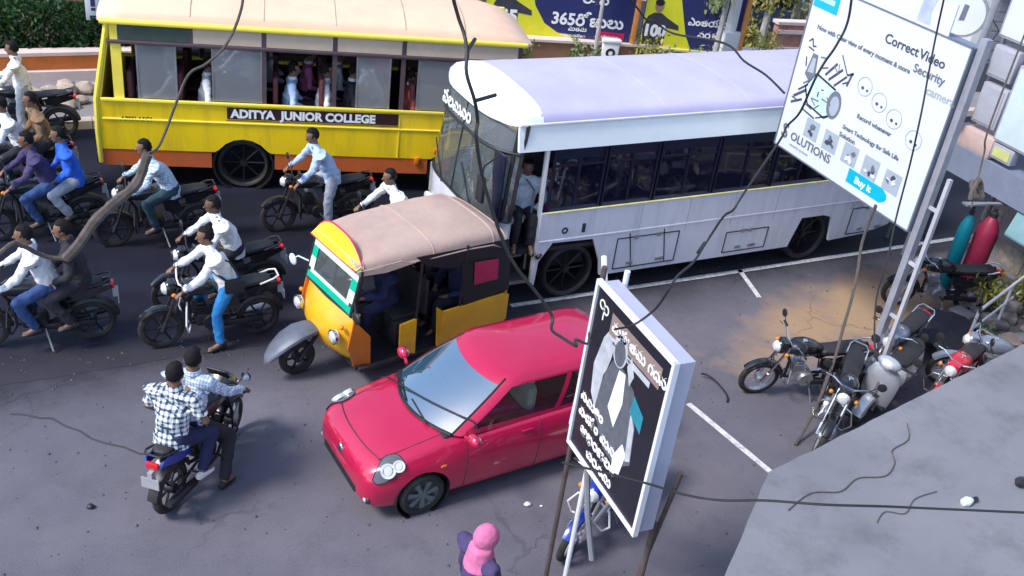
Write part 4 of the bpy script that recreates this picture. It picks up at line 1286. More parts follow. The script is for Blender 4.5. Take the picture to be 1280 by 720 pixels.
REFLGL = glass("bus_glass_reflection", (0.5, 0.55, 0.58), 0.40, (0.34, 0.35, 0.37), 0.35)  # grey reflection on the panes put into the diffuse colour
CLEARGL = glass("dark_bus_glass", (0.25, 0.3, 0.34), 0.72, (0.05, 0.06, 0.08), 0.35)
SEATM = mat("maroon_bus_seat", (0.12, 0.03, 0.035), 0.7, var=0.15)
INTER = mat("dark_bus_interior", (0.035, 0.033, 0.035), 0.8, var=0.2)

def arch_poly(x0, x1, z0, z1, arches):
    """(x,z) outline of a side panel with arches cut from the lower edge; arches: list of point lists, left to right"""
    pts = [(x0, z0)]
    for a in arches: pts += a
    pts += [(x1, z0), (x1, z1), (x0, z1)]
    return pts
def round_arch(cx, r, z0, cz=.45, n=10):
    out = []
    for i in range(n + 1):
        a = PI - PI * i / n
        out.append((cx + r * math.cos(a), max(z0, cz + r * math.sin(a))))
    out[0] = (cx - r, z0); out[-1] = (cx + r, z0)
    return out
def side_panel(pts, y, th):
    b = MB(); b.prism([(x, y, z) for x, z in pts], (0, th, 0)); return b
def bus_wheel(par, x, y, r=.45, w=.24):
    return wheel(par, x, r, w, y, 8, rim=BLACK)

YB = thing("yellow_bus", "yellow college bus with cream roof and red skirt passing on the far lane", "bus", (4.4, 17.2, .02), R(-12))
for s in (-1, 1):
    y = s * 1.15
    th = -s * .04
    side_panel(arch_poly(-3.72, 3.45, .70, 1.56, [round_arch(-1.4, .50, .70), round_arch(2.35, .50, .70)]), y, th).build("side_panel", BUSY, YB, sharp=20)
    side_panel([(-3.70, .40), (-1.93, .40), (-1.93, .699), (-3.70, .699)], y - s * .012, th).build("skirt", BUSRED, YB, sharp=20)
    side_panel([(-.87, .40), (1.82, .40), (1.82, .699), (-.87, .699)], y - s * .012, th).build("skirt", BUSRED, YB, sharp=20)
    b = MB(); b.box((-.1, y + s * .012, 1.585), (7.1, .045, .055), bv=.012); b.build("waist_rail", BUSYP, YB)
    b = MB(); b.box((-.1, y + s * .006, 1.245), (7.1, .03, .03), bv=.008); b.build("waist_rail", BUSYP, YB)
    b = MB(); b.box((-.1, y - s * .035, 2.55), (6.75, .06, .06), bv=.01); b.build("window_rail", MAUVE, YB)
    b = MB(); b.box((-.08, y - s * .03, 2.875), (7.0, .09, .085), bv=.03); b.build("drip_rail", BUSYP, YB)
    px_ = [-3.36, -2.2, -1.04, .12, 1.28, 2.36, 3.3]
    for x in px_:
        b = MB(); wd = .16 if x == -3.36 else .075
        zl = 2.52 if (x == -2.2 and s < 0) else 1.60
        b.prism([(x - wd / 2, y - s * (.010 if zl < 2 else .035), zl), (x + wd / 2, y - s * (.010 if zl < 2 else .035), zl), (x + wd / 2, y - s * .055, 2.84), (x - wd / 2, y - s * .055, 2.84)], (0, -s * .05, 0))
        b.build("window_pillar", BUSYP if x == -3.36 else MAUVE, YB, sharp=20)
    for i in range(6):
        a, c = px_[i] + .04, px_[i + 1] - .04
        b = MB(); b.prism([(a, y - s * .035, 2.585), (c, y - s * .035, 2.585), (c, y - s * .055, 2.83), (a, y - s * .055, 2.83)], (0, -s * .02, 0))
        b.build("upper_panel", GRNP if i == 0 else TANREFL, YB, sharp=20)
    panes = [(-3.05, -2.45, 0), (-1.87, -1.08, 0), (.50, 1.06, 0), (1.55, 2.32, 0), (2.40, 3.24, 0)] if s < 0 else [(px_[i] + .04, px_[i + 1] - .04, 1) for i in range(6)]
    for a, c, k in panes:
        f = MB()
        for x in (a, c): f.prism([(x - .014, y - s * .028, 1.612), (x + .014, y - s * .028, 1.612), (x + .014, y - s * .05, 2.52), (x - .014, y - s * .05, 2.52)], (0, -s * .022, 0))
        fo = f.build("window_sash", STEEL, YB, sharp=20)
        b = MB(); b.prism([(a + .014, y - s * .034, 1.612), (c - .014, y - s * .034, 1.612), (c - .014, y - s * .054, 2.52), (a + .014, y - s * .054, 2.52)], (0, -s * .006, 0)); b.build("pane", REFLGL if s < 0 else CLEARGL, fo, sharp=20)
    bus_wheel(YB, -1.4, s * .98, .45); bus_wheel(YB, 2.35, s * .98, .45)
    b = MB(); b.lathe([(.49, -.2), (.52, -.2), (.52, .2), (.49, .2)], (-1.4, s * .93, .45), 'y', 26, True); b.lathe([(.49, -.2), (.52, -.2), (.52, .2), (.49, .2)], (2.35, s * .93, .45), 'y', 26, True); b.build("wheel_arch", BLACK, YB)
# roof: arc section, drawn in at both ends
b = MB(); rings = []
for x, k, dz in ((-3.62, .93, -.05), (-3.5, .98, 0.02), (-3.2, 1.0, .05), (-1.5, 1.0, .06), (.5, 1.0, .06), (2.2, 1.0, .05), (2.8, .99, .02), (3.2, .95, -.06), (3.45, .86, -.18), (3.56, .76, -.30)):
    ring = []
    for i in range(15):
        a = PI * i / 14
        ring.append(V(x, 1.11 * k * math.cos(a), 2.90 + dz * .3 + (max(0.02, .24 + dz)) * math.sin(a) ** .75 if 0 < i < 14 else 2.90 + dz * .3))
    rings.append(ring)
b.loft(rings, closed=False)
b.loft([[p + V(0, 0, -.03) for p in r_] for r_ in rings], closed=False)
b.build("roof", BUSROOF, YB, sharp=50)
for x in (-2.2, -1.04, .12, 1.28, 2.3):
    b = MB(); b.tube([V(x, 1.11 * math.cos(PI * i / 14), 2.918 + .30 * math.sin(PI * i / 14) ** .75) for i in range(1, 14)], .010, 5); b.build("roof_seam", mat("roof_sealant", (.5, .38, .28), .7), YB)
# ends
b = MB(); b.box((-3.70, 0, 1.1), (.06, 2.26, .9), bv=.02); b.build("rear_panel", BUSY, YB)
b = MB(); b.prism([(-3.70, -1.12, 1.56), (-3.70, 1.12, 1.56), (-3.46, 1.06, 2.9), (-3.46, -1.06, 2.9)], (.05, 0, 0)); b.build("rear_window_wall", BUSYP, YB, sharp=20)
b = MB(); b.prism([(-3.71, -.85, 1.75), (-3.71, .85, 1.75), (-3.57, .8, 2.55), (-3.57, -.8, 2.55)], (-.012, 0, 0)); b.build("rear_window", DARKGL, YB, sharp=20)
b = MB(); b.tube([(-3.73, -1.13, .45), (-3.74, -1.14, 1.0), (-3.72, -1.14, 1.58), (-3.47, -1.07, 2.86)], .045, 8); b.build("rear_corner_post", BUSYP, YB)
b = MB(); b.tube([(-3.73, 1.13, .45), (-3.74, 1.14, 1.0), (-3.72, 1.14, 1.58), (-3.47, 1.07, 2.86)], .045, 8); b.build("rear_corner_post", BUSYP, YB)
for s in (-1, 1):
    b = MB(); b.box((-3.74, s * .95, .85), (.03, .14, .3), bv=.01); b.build("rear_lamp", REDLENS, YB)
b = MB(); b.box((-3.76, 0, .5), (.1, 2.2, .2), bv=.03); b.build("rear_bumper", BLACK, YB)
b = MB(); rings = []
for z, x in ((.40, 3.50), (.8, 3.55), (1.5, 3.55), (1.75, 3.52)):
    rings.append([V(x - .35 * abs(math.cos(a)) ** 5, 1.15 * math.cos(a), z) for a in [PI * i / 14 for i in range(15)]])
b.loft(rings, closed=False); b.loft([[p + V(-.03, 0, 0) for p in r_] for r_ in rings], closed=False); b.build("front_panel", BUSY, YB)
b = MB(); rings = []
for z, x in ((1.76, 3.52), (2.2, 3.48), (2.62, 3.40)):
    rings.append([V(x - .3 * abs(math.cos(a)) ** 5, 1.12 * math.cos(a), z) for a in [PI * i / 14 for i in range(15)]])
b.loft(rings, closed=False); b.build("windscreen", CLEARGL, YB)
b = MB(); b.box((3.30, 0, 2.74), (.14, 2.0, .22), bv=.05); b.build("destination_box", BUSYP, YB)
for s in (-1, 1):
    b = MB(); b.lathe([(0, .03), (.08, .02), (.1, 0), (0, 0)], (3.545, s * .8, .8), 'x', 14); b.build("headlight", LENS, YB)
b = MB(); b.box((3.2, -1.157, 1.05), (.02, .012, .9)); b.box((1.27, -1.157, 1.12), (.018, .012, .84)); b.build("panel_seam", BUSYP, YB)
b = MB(); b.box((1.62, -1.168, .66), (.09, .03, .14), bv=.01); b.box((1.95, -1.16, .86), (.07, .02, .09), bv=.01); b.build("side_lamp", AMBER, YB)
b = MB(); b.box((0, 0, .88), (7.2, 2.16, .06)); b.build("floor", INTER, YB, sharp=20)
b = MB(); b.box((-.2, 0, .6), (6.8, .9, .3)); b.build("chassis", BLACK, YB, sharp=20)
b = MB(); b.box((-.1, 0, 2.86), (6.6, 2.04, .02)); b.build("ceiling_lining", INTER, YB, sharp=20)
b = MB(); b.box((-.1, 1.06, 1.24), (6.9, .03, .66)); b.box((-.1, 1.03, 2.68), (6.7, .03, .34)); b.build("side_lining", INTER, YB, sharp=20)
for i in range(7):
    for s in (-1, 1):
        x = -3.0 + i * .78
        b = MB(); b.box((x, s * .62, 1.3), (.42, .84, .10), bv=.03); b.box((x - .2, s * .62, 1.68), (.09, .84, .72), bv=.04); b.box((x, s * .62, 1.08), (.3, .06, .36)); b.build("seat", SEATM, YB)
# name board: white lettering on black, yellow border lines
b = MB(); b.box((-.205, -1.156, 1.425), (2.90, .014, .205)); b.build("name_board", mat("dark_maroon_board", (.035, .008, .012), .5, var=.1), YB, sharp=20)
text("lettering", "ADITYA  JUNIOR COLLEGE", 0.205, WHITEPR, YB, front(-1.59, 1.352, -1.1645), bold=0.010, sx=.985)
b = MB(); b.box((-.2, -1.153, 1.295), (2.95, .008, .012)); b.build("board_line", MAUVE, YB, sharp=20)
text("lettering", "AP05LA5C1", 0.10, INK, YB, front(-3.36, 1.22, -1.1515), bold=0.004)
SEATP = pose((0, 0, .06), lean=.03, hands=((.22, .14, .12), (.24, -.14, .12)), feet=((.42, .12, -.36), (.42, -.12, -.36)), knees=((.40, .11, .08), (.40, -.11, .08)))
_seatp = {}
def passenger(label, root, p, cl, rz=0.0, group="bus passengers", tr=CLOTH_DARK):
    """seated figure sharing one body, set inside a vehicle"""
    M = root.matrix_basis if False else Matrix.Translation(root.location) @ Matrix.Rotation(root.rotation_euler.z, 4, 'Z')
    q = M @ Vector(p)
    if "first" not in _seatp:
        o = person("person", label, SEATP, q, root.rotation_euler.z + rz, group, shirt=cl, trouser=tr, fine=False, seed=31)
        _seatp["first"] = o
        for ch in o.children:
            if ch.name.startswith("shirt"): ch.material_slots[0].link = 'OBJECT'; ch.material_slots[0].material = cl
        return o
    o = dup(_seatp["first"], q, (0, 0, root.rotation_euler.z + rz), label, group)
    for ch in o.children:
        if ch.name.startswith("shirt"):
            ch.material_slots[0].link = 'OBJECT'; ch.material_slots[0].material = cl
    return o
for x, y, cl, lab in [(-3.02, -.7, CLOTH_PALE, "passenger in pale blue at the rearmost window of the yellow bus"),
                      (-2.02, -.72, CLOTH_WHITE, "passenger in white at the open gap after the rearmost pane of the yellow bus"),
                      (-.62, -.72, CLOTH_LBLUE, "passenger in light blue at the open middle window of the yellow bus"),
                      (-.05, -.70, CLOTH_WHITE, "passenger in white beside the light blue one in the yellow bus"),
                      (.42, -.66, CLOTH_DARK, "passenger in dark clothes left of the greyish pane in the yellow bus"),
                      (1.44, -.72, CLOTH_RED, "passenger in red brown at the foremost open window of the yellow bus"),
                      (-2.8, .55, CLOTH_WHITE, "passenger in white on the far side at the rear of the yellow bus"), (.75, .5, CLOTH_WHITE, "passenger in white on the far side near the front of the yellow bus"),
                      (-.33, .15, CLOTH_PINK, "passenger in pink in the aisle by the open middle window of the yellow bus"), (.20, .2, CLOTH_WHITE, "passenger in white in the aisle behind the open middle window of the yellow bus"),
                      (-.95, .5, CLOTH_PALE, "passenger in pale blue on the far side seats of the yellow bus")]:
    passenger(lab, YB, (x, y, 1.36), cl)

# ------------------------------------------------------------------ white bus (heads toward -x; its own +x is ahead, +y the near side)
BUSW = mat("bus_white", (0.70, 0.71, 0.78), 0.35, var=0.04, scale=1.5, coat=0.4, dirt=(0.42, 0.42, 0.46), dscale=1.5, damt=0.6, streak=True)
BUSRF = mat("bus_lilac_roof", (0.48, 0.45, 0.66), 0.5, var=0.06, scale=1.2, dirt=(0.34, 0.33, 0.45), dscale=.9, damt=.5)
NAVYGL = mat("navy_tinted_glass", (0.010, 0.013, 0.032), 0.07, var=0.3, scale=1.2, spec=0.6)
NAVYFR = mat("navy_window_frame", (0.008, 0.010, 0.03), 0.3, var=0.2)
TINTGL = glass("tinted_bus_glass", (0.05, 0.065, 0.11), 0.35, (0.008, 0.010, 0.028), 0.3)
WSGL = glass("windscreen_glass", (0.75, 0.8, 0.8), 0.82, (0.4, 0.45, 0.45), 0.5)
WB = thing("white_bus", "white bus with lilac roof and dark windows in the near lane", "bus", (10.9, 13.2, .03), R(183.5))
def wy(z): return 1.25 if z < 1.6 else 1.25 - (z - 1.6) * .05
for s in (1, -1):
    y = s * 1.25
    farch = [(3.50, .36), (3.55, .62), (3.74, 1.04), (4.46, 1.06), (4.66, .76), (4.68, .36)]
    rarch = [(-1.32, .36), (-1.24, .84), (-1.02, .90), (-.52, .90), (-.36, .36)]
    x1 = 4.72 if s > 0 else 5.2
    side_panel([(-3.0, .60), (-2.2, .40)] + rarch + farch + [(4.70, .36), (x1, .40), (x1, 1.57), (-3.0, 1.57)], y, -s * .05).build("side_panel", BUSW, WB, sharp=20)
    # continuous dark glazing with thin pillars behind
    win = [(-3.0, -2.0), (-1.97, -.8), (-.77, .4), (.43, 1.6), (1.63, 2.75), (2.78, 3.7), (3.73, 4.62)] if s > 0 else [(-3.0, -2.0), (-1.97, -.8), (-.77, .4), (.43, 1.6), (1.63, 2.75), (2.78, 3.9), (3.93, 5.15)]
    for a, c in win:
        f = MB()
        f.prism([(a, y - s * .02, 1.585), (c, y - s * .02, 1.585), (c, y - s * .065, 1.64), (a, y - s * .065, 1.64)], (0, -s * .02, 0))
        f.prism([(a, y - s * .05, 2.40), (c, y - s * .05, 2.40), (c, y - s * .06, 2.56), (a, y - s * .06, 2.56)], (0, -s * .03, 0))
        f.box((a + .015, y - s * .05, 2.05), (.03, .05, .95)); f.box((c - .015, y - s * .05, 2.05), (.03, .05, .95)); f.box(((a + c) / 2, y - s * .045, 2.02), (.04, .03, .76))
        f.box(((a + c) / 2, y - s * .045, 2.30), (c - a - .06, .022, .025))
        fo = f.build("window", NAVYFR, WB, sharp=20)
        p = MB(); p.prism([(a + .03, y - s * .045, 1.64), (c - .03, y - s * .045, 1.64), (c - .03, y - s * .06, 2.40), (a + .03, y - s * .06, 2.40)], (0, -s * .008, 0)); p.build("pane", TINTGL, fo, sharp=20)
    # white cant rail under the roof
    b = MB(); b.prism([(-3.0, y - s * .03, 2.57), (5.22, y - s * .03, 2.57), (5.22, y - s * .10, 2.93), (-3.0, y - s * .10, 2.93)], (0, -s * .05, 0)); b.build("cant_rail", mat("bus_white_gloss", (.80, .86, .88), .3, var=.03, coat=.5), WB, sharp=20)
    b = MB(); b.box((1.1, y - s * .09, 2.955), (8.25, .05, .04), bv=.012); b.build("roof_gutter", BUSW, WB)
    b = MB(); b.box((.8, y + s * .004, 1.578), (7.7, .03, .022), bv=.006); b.build("waist_trim", mat("pale_yellow_trim", (.6, .55, .3), .5), WB)
    bus_wheel(WB, 4.05, s * 1.06, .46, .25); bus_wheel(WB, -.83, s * 1.04, .46, .3)
    b = MB()
    b.prism([(3.46, s * .78, .36), (3.72, s * .78, 1.08), (4.48, s * .78, 1.10), (4.72, s * .78, .36)], (0, s * .01, 0))
    b.prism([(-1.36, s * .78, .36), (-1.06, s * .78, .94), (-.5, s * .78, .94), (-.32, s * .78, .36)], (0, s * .01, 0))
    b.build("wheel_well", BLACK, WB, sharp=20)
y = 1.25
def linebox(x0, z0, x1, z1, w=.016): 
    b = MB()
    b.box(((x0 + x1) / 2, y + .004, z0), (x1 - x0, .012, w)); b.box(((x0 + x1) / 2, y + .004, z1), (x1 - x0, .012, w))
    b.box((x0, y + .004, (z0 + z1) / 2), (w, .012, z1 - z0)); b.box((x1, y + .004, (z0 + z1) / 2), (w, .012, z1 - z0))
    return b
DK = mat("dark_panel_gap", (0.03, 0.03, 0.04), .6)
for x0, x1, zt in ((2.1, 3.28, .98), (.2, 1.1, .82), (-2.75, -1.7, .95)):
    o = linebox(x0, .44, x1, zt).build("luggage_hatch", DK, WB, sharp=20)
    b = MB(); b.box((x0 + .3, y + .012, .52), (.16, .02, .05), bv=.01); b.box((x1 - .3, y + .012, .52), (.12, .02, .05), bv=.01); b.box((x0 + .4, y + .012, zt + .0), (.08, .02, .07), bv=.01); b.box((x1 - .35, y + .012, zt), (.08, .02, .07), bv=.01); b.build("hatch_latch", STEEL, o)
b = MB(); b.box((3.0, y + .004, .75), (.014, .012, .62), rot=Matrix.Rotation(R(12), 3, 'Y')); b.box((2.35, y + .004, .75), (.014, .012, .62), rot=Matrix.Rotation(R(12), 3, 'Y')); b.build("panel_seam", DK, WB, sharp=20)
b = MB(); b.lathe([(.03, 0), (.055, 0), (.055, .01), (.03, .01)], (4.28, y, 1.25), 'y', 12, True); b.box((3.95, y + .004, 1.26), (.06, .01, .15), bv=.004); b.build("fuel_cap_marks", DK, WB)
back = basis((-1, 0, 0), (0, 0, 1), (0, 1, 0), (0, 0, 0))
def near(x, z, off=.004): return basis((-1, 0, 0), (0, 0, 1), (0, 1, 0), (x, y + off, z))
FAINT = mat("faded_grey_lettering", (0.42, 0.42, 0.46), .6, var=.1)
text("lettering", "CTTU", 0.2, FAINT, WB, near(-1.55, 1.2, .002), bold=0.004)
text("lettering", "2/20", 0.2, FAINT, WB, near(-1.6, .96, .002), bold=0.004)
# roof and front dome
b = MB(); rings = []
for x, k, h in ((-3.05, .90, .05), (-2.95, .96, .16), (-2.5, 1.0, .22), (0, 1.0, .24), (3, 1.0, .24), (4.9, 1.0, .25)):
    rings.append([V(x, 1.17 * k * math.cos(PI * i / 16), 2.97 + h * math.sin(PI * i / 16) ** .6 if 0 < i < 16 else 2.97) for i in range(17)])
b.loft(rings, closed=False); b.loft([[p - V(0, 0, .03) for p in r_] for r_ in rings], closed=False); b.build("roof", BUSRF, WB, sharp=50)
WG = MATS["bus_white_gloss"]
b = MB(); rings = []
for x, k, h in ((4.86, 1.005, .27), (5.05, 1.0, .29), (5.3, .97, .27), (5.45, .9, .18), (5.52, .82, .08), (5.53, .78, .0)):
    rings.append([V(x - .2 * (abs(math.cos(PI * i / 16)) ** 4) * (x - 4.86), 1.17 * k * math.cos(PI * i / 16), 2.955 + h * math.sin(PI * i / 16) ** .6 if 0 < i < 16 else 2.955) for i in range(17)])
b.loft(rings, closed=False); b.loft([[p - V(0, 0, .03) for p in r_] for r_ in rings], closed=False); b.build("roof_dome", WG, WB, sharp=50)
def plan(x, w, z, n=18, rc=.38):
    out = []
    for i in range(n + 1):
        a = PI * i / n
        c = math.cos(a)
        out.append(V(x - rc * abs(c) ** 4.5, w * c, z))
    return out
def shell(zs, name, m, i0=0, i1=19, th=.03):
    b = MB()
    rings = [plan(x, w, z)[i0:i1] for z, x, w in zs]
    b.loft(rings, closed=False); b.loft([[p - V(th, 0, 0) for p in r_] for r_ in rings], closed=False)
    return b.build(name, m, WB)
shell([(.36, 5.55, 1.22), (.8, 5.62, 1.24), (1.3, 5.63, 1.25), (1.50, 5.62, 1.245)], "front_panel", BUSW)
shell([(1.505, 5.62, 1.24), (2.0, 5.58, 1.22), (2.52, 5.52, 1.19)], "windscreen", WSGL, 0, 19, .012)
shell([(2.525, 5.52, 1.185), (2.75, 5.50, 1.165), (2.95, 5.46, 1.14)], "route_window", glass("route_glass", (.6, .65, .68), .6, (.3, .34, .36), .4), 0, 19, .012)
b = MB()
for zs in (([1.50, 5.63], [2.5, 5.53], [2.95, 5.47]),):
    for i in (0, 2, 9, 16, 18):
        pts = [plan(x, 1.245 - (z - 1.5) * .055, z)[i] for z, x in zs]
        b.tube(pts, .030 if i != 9 else .012, 6)
for z, x, w in ((1.50, 5.635, 1.25), (2.523, 5.535, 1.195), (2.955, 5.475, 1.15)):
    b.tube(plan(x, w, z), .022, 6)
b.build("windscreen_frame", BLACK, WB)
b = MB(); b.box((5.28, 0, 2.73), (.08, 1.9, .30), bv=.02); o = b.build("route_board", mat("route_board_dark", (.12, .14, .15), .5), WB)
text("lettering", "పలమనర", .27, WHITEPR, WB, basis((0, 1, 0), (-.1, 0, .995), (.995, 0, .1), (5.530, -.80, 2.62)), bold=.010)
b = MB(); b.box((5.2, 0, 1.42), (.6, 2.2, .12), bv=.04); b.box((5.45, 0, 1.2), (.1, 2.2, .5)); b.build("dashboard", mat("grey_dashboard", (.28, .29, .29), .6), WB)
b = MB(); b.lathe([(.20, -.012), (.215, 0), (.20, .012), (.19, 0)], (0, 0, 0), 'x', 22, True)
b.tube([(0, -.2, 0), (0, .2, 0)], .012, 6); b.tube([(0, 0, 0), (.25, 0, -.05)], .02, 6)
rt = Matrix.Rotation(R(-50), 3, 'Y'); b.v = [tuple(rt @ Vector(v) + V(4.98, -.62, 1.62)) for v in b.v]; b.build("steering_wheel", BLACK, WB)
b = MB()
b.tube([(5.64, .75, 1.46), (5.60, .2, 2.02)], .012, 6); b.tube([(5.64, -.35, 1.46), (5.60, -.75, 2.02)], .012, 6); b.build("wiper", BLACK, WB)
for s in (-1, 1):
    b = MB(); b.box((5.56, s * .86, .86), (.12, .36, .24), bv=.05); b.build("headlight", LENS, WB)
    if s < 0: continue
    b = MB(); b.tube([(5.5, s * 1.12, 2.5), (5.74, s * 1.22, 2.42), (5.76, s * 1.22, 2.3)], .016, 6); b.box((5.76, s * 1.22, 2.08), (.07, .2, .40), bv=.03); b.build("wing_mirror", BLACK, WB)
b = MB(); b.box((5.56, 0, .5), (.16, 2.3, .26), bv=.05); b.build("front_bumper", BUSW, WB)
b = MB(); b.box((5.3, -.55, 1.0), (.4, .1, .1)); b.box((-3.04, 0, 1.1), (.08, 2.44, 1.05), bv=.03); b.build("rear_panel", BUSW, WB)
b = MB(); b.box((-3.03, 0, 2.25), (.06, 2.36, 1.35), bv=.03); b.build("rear_upper_panel", BUSW, WB)
b = MB(); b.box((-3.065, 0, 2.2), (.012, 1.8, .7)); b.build("rear_window", DARKGL, WB, sharp=20)
for s in (-1, 1):
    b = MB(); b.box((-3.09, s * 1.0, 1.1), (.03, .16, .4), bv=.01); b.build("rear_lamp", REDLENS, WB)
# doorway with steps, handrail, folded leaf
b = MB(); b.prism([(4.70, 1.24, .40), (4.75, 1.24, .40), (4.75, 1.19, 2.56), (4.70, 1.19, 2.56)], (0, -.06, 0)); b.build("door_pillar", WHITEP, WB, sharp=20)
b = MB(); b.box((5.08, .95, .42), (.66, .5, .06)); b.box((5.08, .72, .70), (.66, .3, .06)); b.box((5.0, .45, .92), (.8, .3, .06)); b.build("step", STEEL, WB, sharp=20)
b = MB(); b.tube([(4.82, 1.12, .6), (4.82, 1.10, 1.9), (4.82, .6, 2.0)], .018, 8); b.build("handrail", STEEL, WB)
b = MB(); b.box((5.42, 1.06, 1.5), (.035, .30, 2.05), rot=Matrix.Rotation(R(4), 3, 'Z'), bv=.01); b.build("door_leaf", NAVYFR, WB)
b = MB(); b.box((1.0, 0, .92), (8.0, 2.36, .06)); b.build("floor", INTER, WB, sharp=20)
b = MB(); b.box((1.0, 0, .6), (8.0, 1.0, .35)); b.build("chassis", BLACK, WB, sharp=20)
b = MB(); b.box((1.2, 0, 2.93), (7.9, 2.2, .02)); b.build("ceiling_lining", INTER, WB, sharp=20)
SEATCV = mat("white_seat_cover", (.62, .63, .68), .8, var=.06)
for i in range(8):
    for s in (-1, 1):
        x = -2.6 + i * .80
        if x > 3.3 and s > 0: pass
        b = MB(); b.box((x, s * .68, 1.36), (.44, .86, .10), bv=.03); b.box((x - .2, s * .68, 1.76), (.10, .86, .74), bv=.05); b.box((x, s * .68, 1.14), (.3, .06, .36)); so = b.build("seat", mat("blue_bus_seat", (.03, .04, .12), .8), WB)
b = MB(); b.box((3.62, 1.02, 1.80), (.09, .30, .16), bv=.03); b.box((3.62, 1.02, 1.955), (.09, .31, .10), bv=.03); b.box((3.62, 1.02, 2.10), (.09, .29, .17), bv=.07)
b.build("seat_cover", SEATCV, WB)
b = MB(); b.box((4.55, -.62, 1.36), (.46, .5, .12), bv=.04); b.box((4.32, -.62, 1.75), (.1, .5, .72), bv=.05); b.build("driver_seat", SEATBLK, WB)
for k in range(8):
    x = -2.6 + k * .92
    if abs(x - 4.05) < .55 or abs(x + .83) < .6: continue
    b = MB(); b.box((x, 1.2515, 1.25), (.008, .006, .60)); b.build("panel_joint", FAINT, WB, sharp=20)
b = MB(); b.box((.9, 1.253, 1.10), (7.6, .012, .028), bv=.004); b.build("rub_rail", BUSW, WB)
for x in (-2.0, -.4, 1.2, 2.8, 4.2):
    b = MB(); b.tube([V(x, 1.17 * math.cos(PI * i / 16), 2.972 + .24 * math.sin(PI * i / 16) ** .6) for i in range(1, 16)], .004, 5); b.build("roof_joint", BUSRF, WB)
passenger("driver in tan shirt behind the windscreen of the white bus", WB, (4.58, -.62, 1.44), cloth("tan_cotton", (.42, .33, .2)), group="white bus occupants")
passenger("passenger in white just inside the folded door leaf of the white bus", WB, (5.0, .42, 1.50), CLOTH_WHITE, R(60), group="white bus occupants")
passenger("passenger in pale blue in the middle of the white bus doorway", WB, (4.78, .75, 1.40), CLOTH_PALE, R(70), group="white bus occupants")
passenger("passenger in pink beside the white door pillar of the white bus", WB, (4.35, .80, 1.30), CLOTH_PINK, R(40), group="white bus occupants")
passenger("passenger in dark clothes behind the third window of the white bus", WB, (2.2, .72, 1.42), CLOTH_NAVY, group="white bus occupants")
passenger("passenger in pale blue near the rear windows of the white bus", WB, (.62, .72, 1.42), CLOTH_PALE, group="white bus occupants")
# ------------------------------------------------------------------ red hatchback (heads toward -x)
CARP = mat("crimson_car_paint", (0.52, 0.007, 0.062), 0.3, 0.15, var=0.06, scale=2, coat=1.0, dirt=(.36, .05, .07), dscale=2.2, damt=.25)
CARGL = glass("car_windscreen", (0.3, 0.5, 0.6), 0.5, (0.07, 0.20, 0.32), 1.7)  # sky reflection painted in as a blue diffuse colour
CARSG = glass("car_side_glass", (0.8, 0.85, 0.82), 0.92, (0.12, 0.14, 0.14), 0.1)
CAR = thing("red_hatchback", "crimson red hatchback with chrome headlamps stopped beside the autorickshaw", "car", (4.27, 8.74, 0), R(187.7))
KS = .985
def car_lower():
    # x, half width, z bottom, z shoulder, z centre top
    S = [(1.86, .40, .34, .52, .545), (1.84, .58, .27, .585, .63), (1.78, .69, .22, .635, .70), (1.66, .755, .19, .69, .775), (1.45, .80, .18, .745, .85),
         (1.15, .82, .18, .80, .92), (.85, .83, .18, .85, .97), (.4, .835, .18, .905, .945), (-.2, .835, .18, .93, .955), (-.8, .835, .18, .945, .965), (-1.35, .825, .19, .955, .97), (-1.75, .79, .22, .955, .97), (-1.95, .73, .26, .93, .95), (-2.04, .60, .30, .88, .90), (-2.07, .42, .34, .80, .82)]
    S = cr_spline(S, 9)
    rings = []
    for x, w, zb, zs, zt in S:
        h = zs - zb
        half = [(0, zb), (w * .6, zb), (w * .90, zb + .02), (w * .965, zb + .09 * h / .5), (w * .985, zb + h * .3), (w, zb + h * .52), (w * .992, zb + h * .70), (w * .965, zb + h * .86), (w * .915, zs - .012), (w * .84, lerp(zs, zt, .45)), (w * .6, lerp(zs, zt, .82)), (w * .3, lerp(zs, zt, .97)), (0, zt)]
        half = cr_spline(half, 3)
        full = [V(x, y, z) for y, z in half] + [V(x, -y, z) for y, z in half[-2:0:-1]]
        rings.append(full)
    return rings
rings = car_lower()
arch = [(1.17, .30, .335), (-1.30, .30, .335)]
b = MB(); b.loft(rings)
bm = bmesh.new()
vsb = [bm.verts.new(v) for v in b.v]
for f in b.f:
    try: bm.faces.new([vsb[i] for i in f])
    except ValueError: pass
kill = []
for f in bm.faces:
    c = f.calc_center_median()
    if abs(c.y) > .52:
        for ax_, az, ar in arch:
            if (c.x - ax_) ** 2 + (c.z - az) ** 2 < ar * ar: kill.append(f); break
kill = list(set(kill))
bmesh.ops.delete(bm, geom=kill, context='FACES')
for v in bm.verts:
    if v.is_boundary and abs(v.co.y) > .5:
        for ax_, az, ar in arch:
            d = math.hypot(v.co.x - ax_, v.co.z - az)
            if abs(d - ar) < .075 and d > 1e-5:
                v.co.x = ax_ + (v.co.x - ax_) * ar / d; v.co.z = az + (v.co.z - az) * ar / d
bmesh.ops.recalc_face_normals(bm, faces=bm.faces[:])
me = bpy.data.meshes.new("body"); bm.to_mesh(me); bm.free()
me.materials.append(CARP); me.polygons.foreach_set("use_smooth", [True] * len(me.polygons)); me.set_sharp_from_angle(angle=R(42))
o = bpy.data.objects.new("body", me); COL.objects.link(o); o.parent = CAR
CARBODY = o
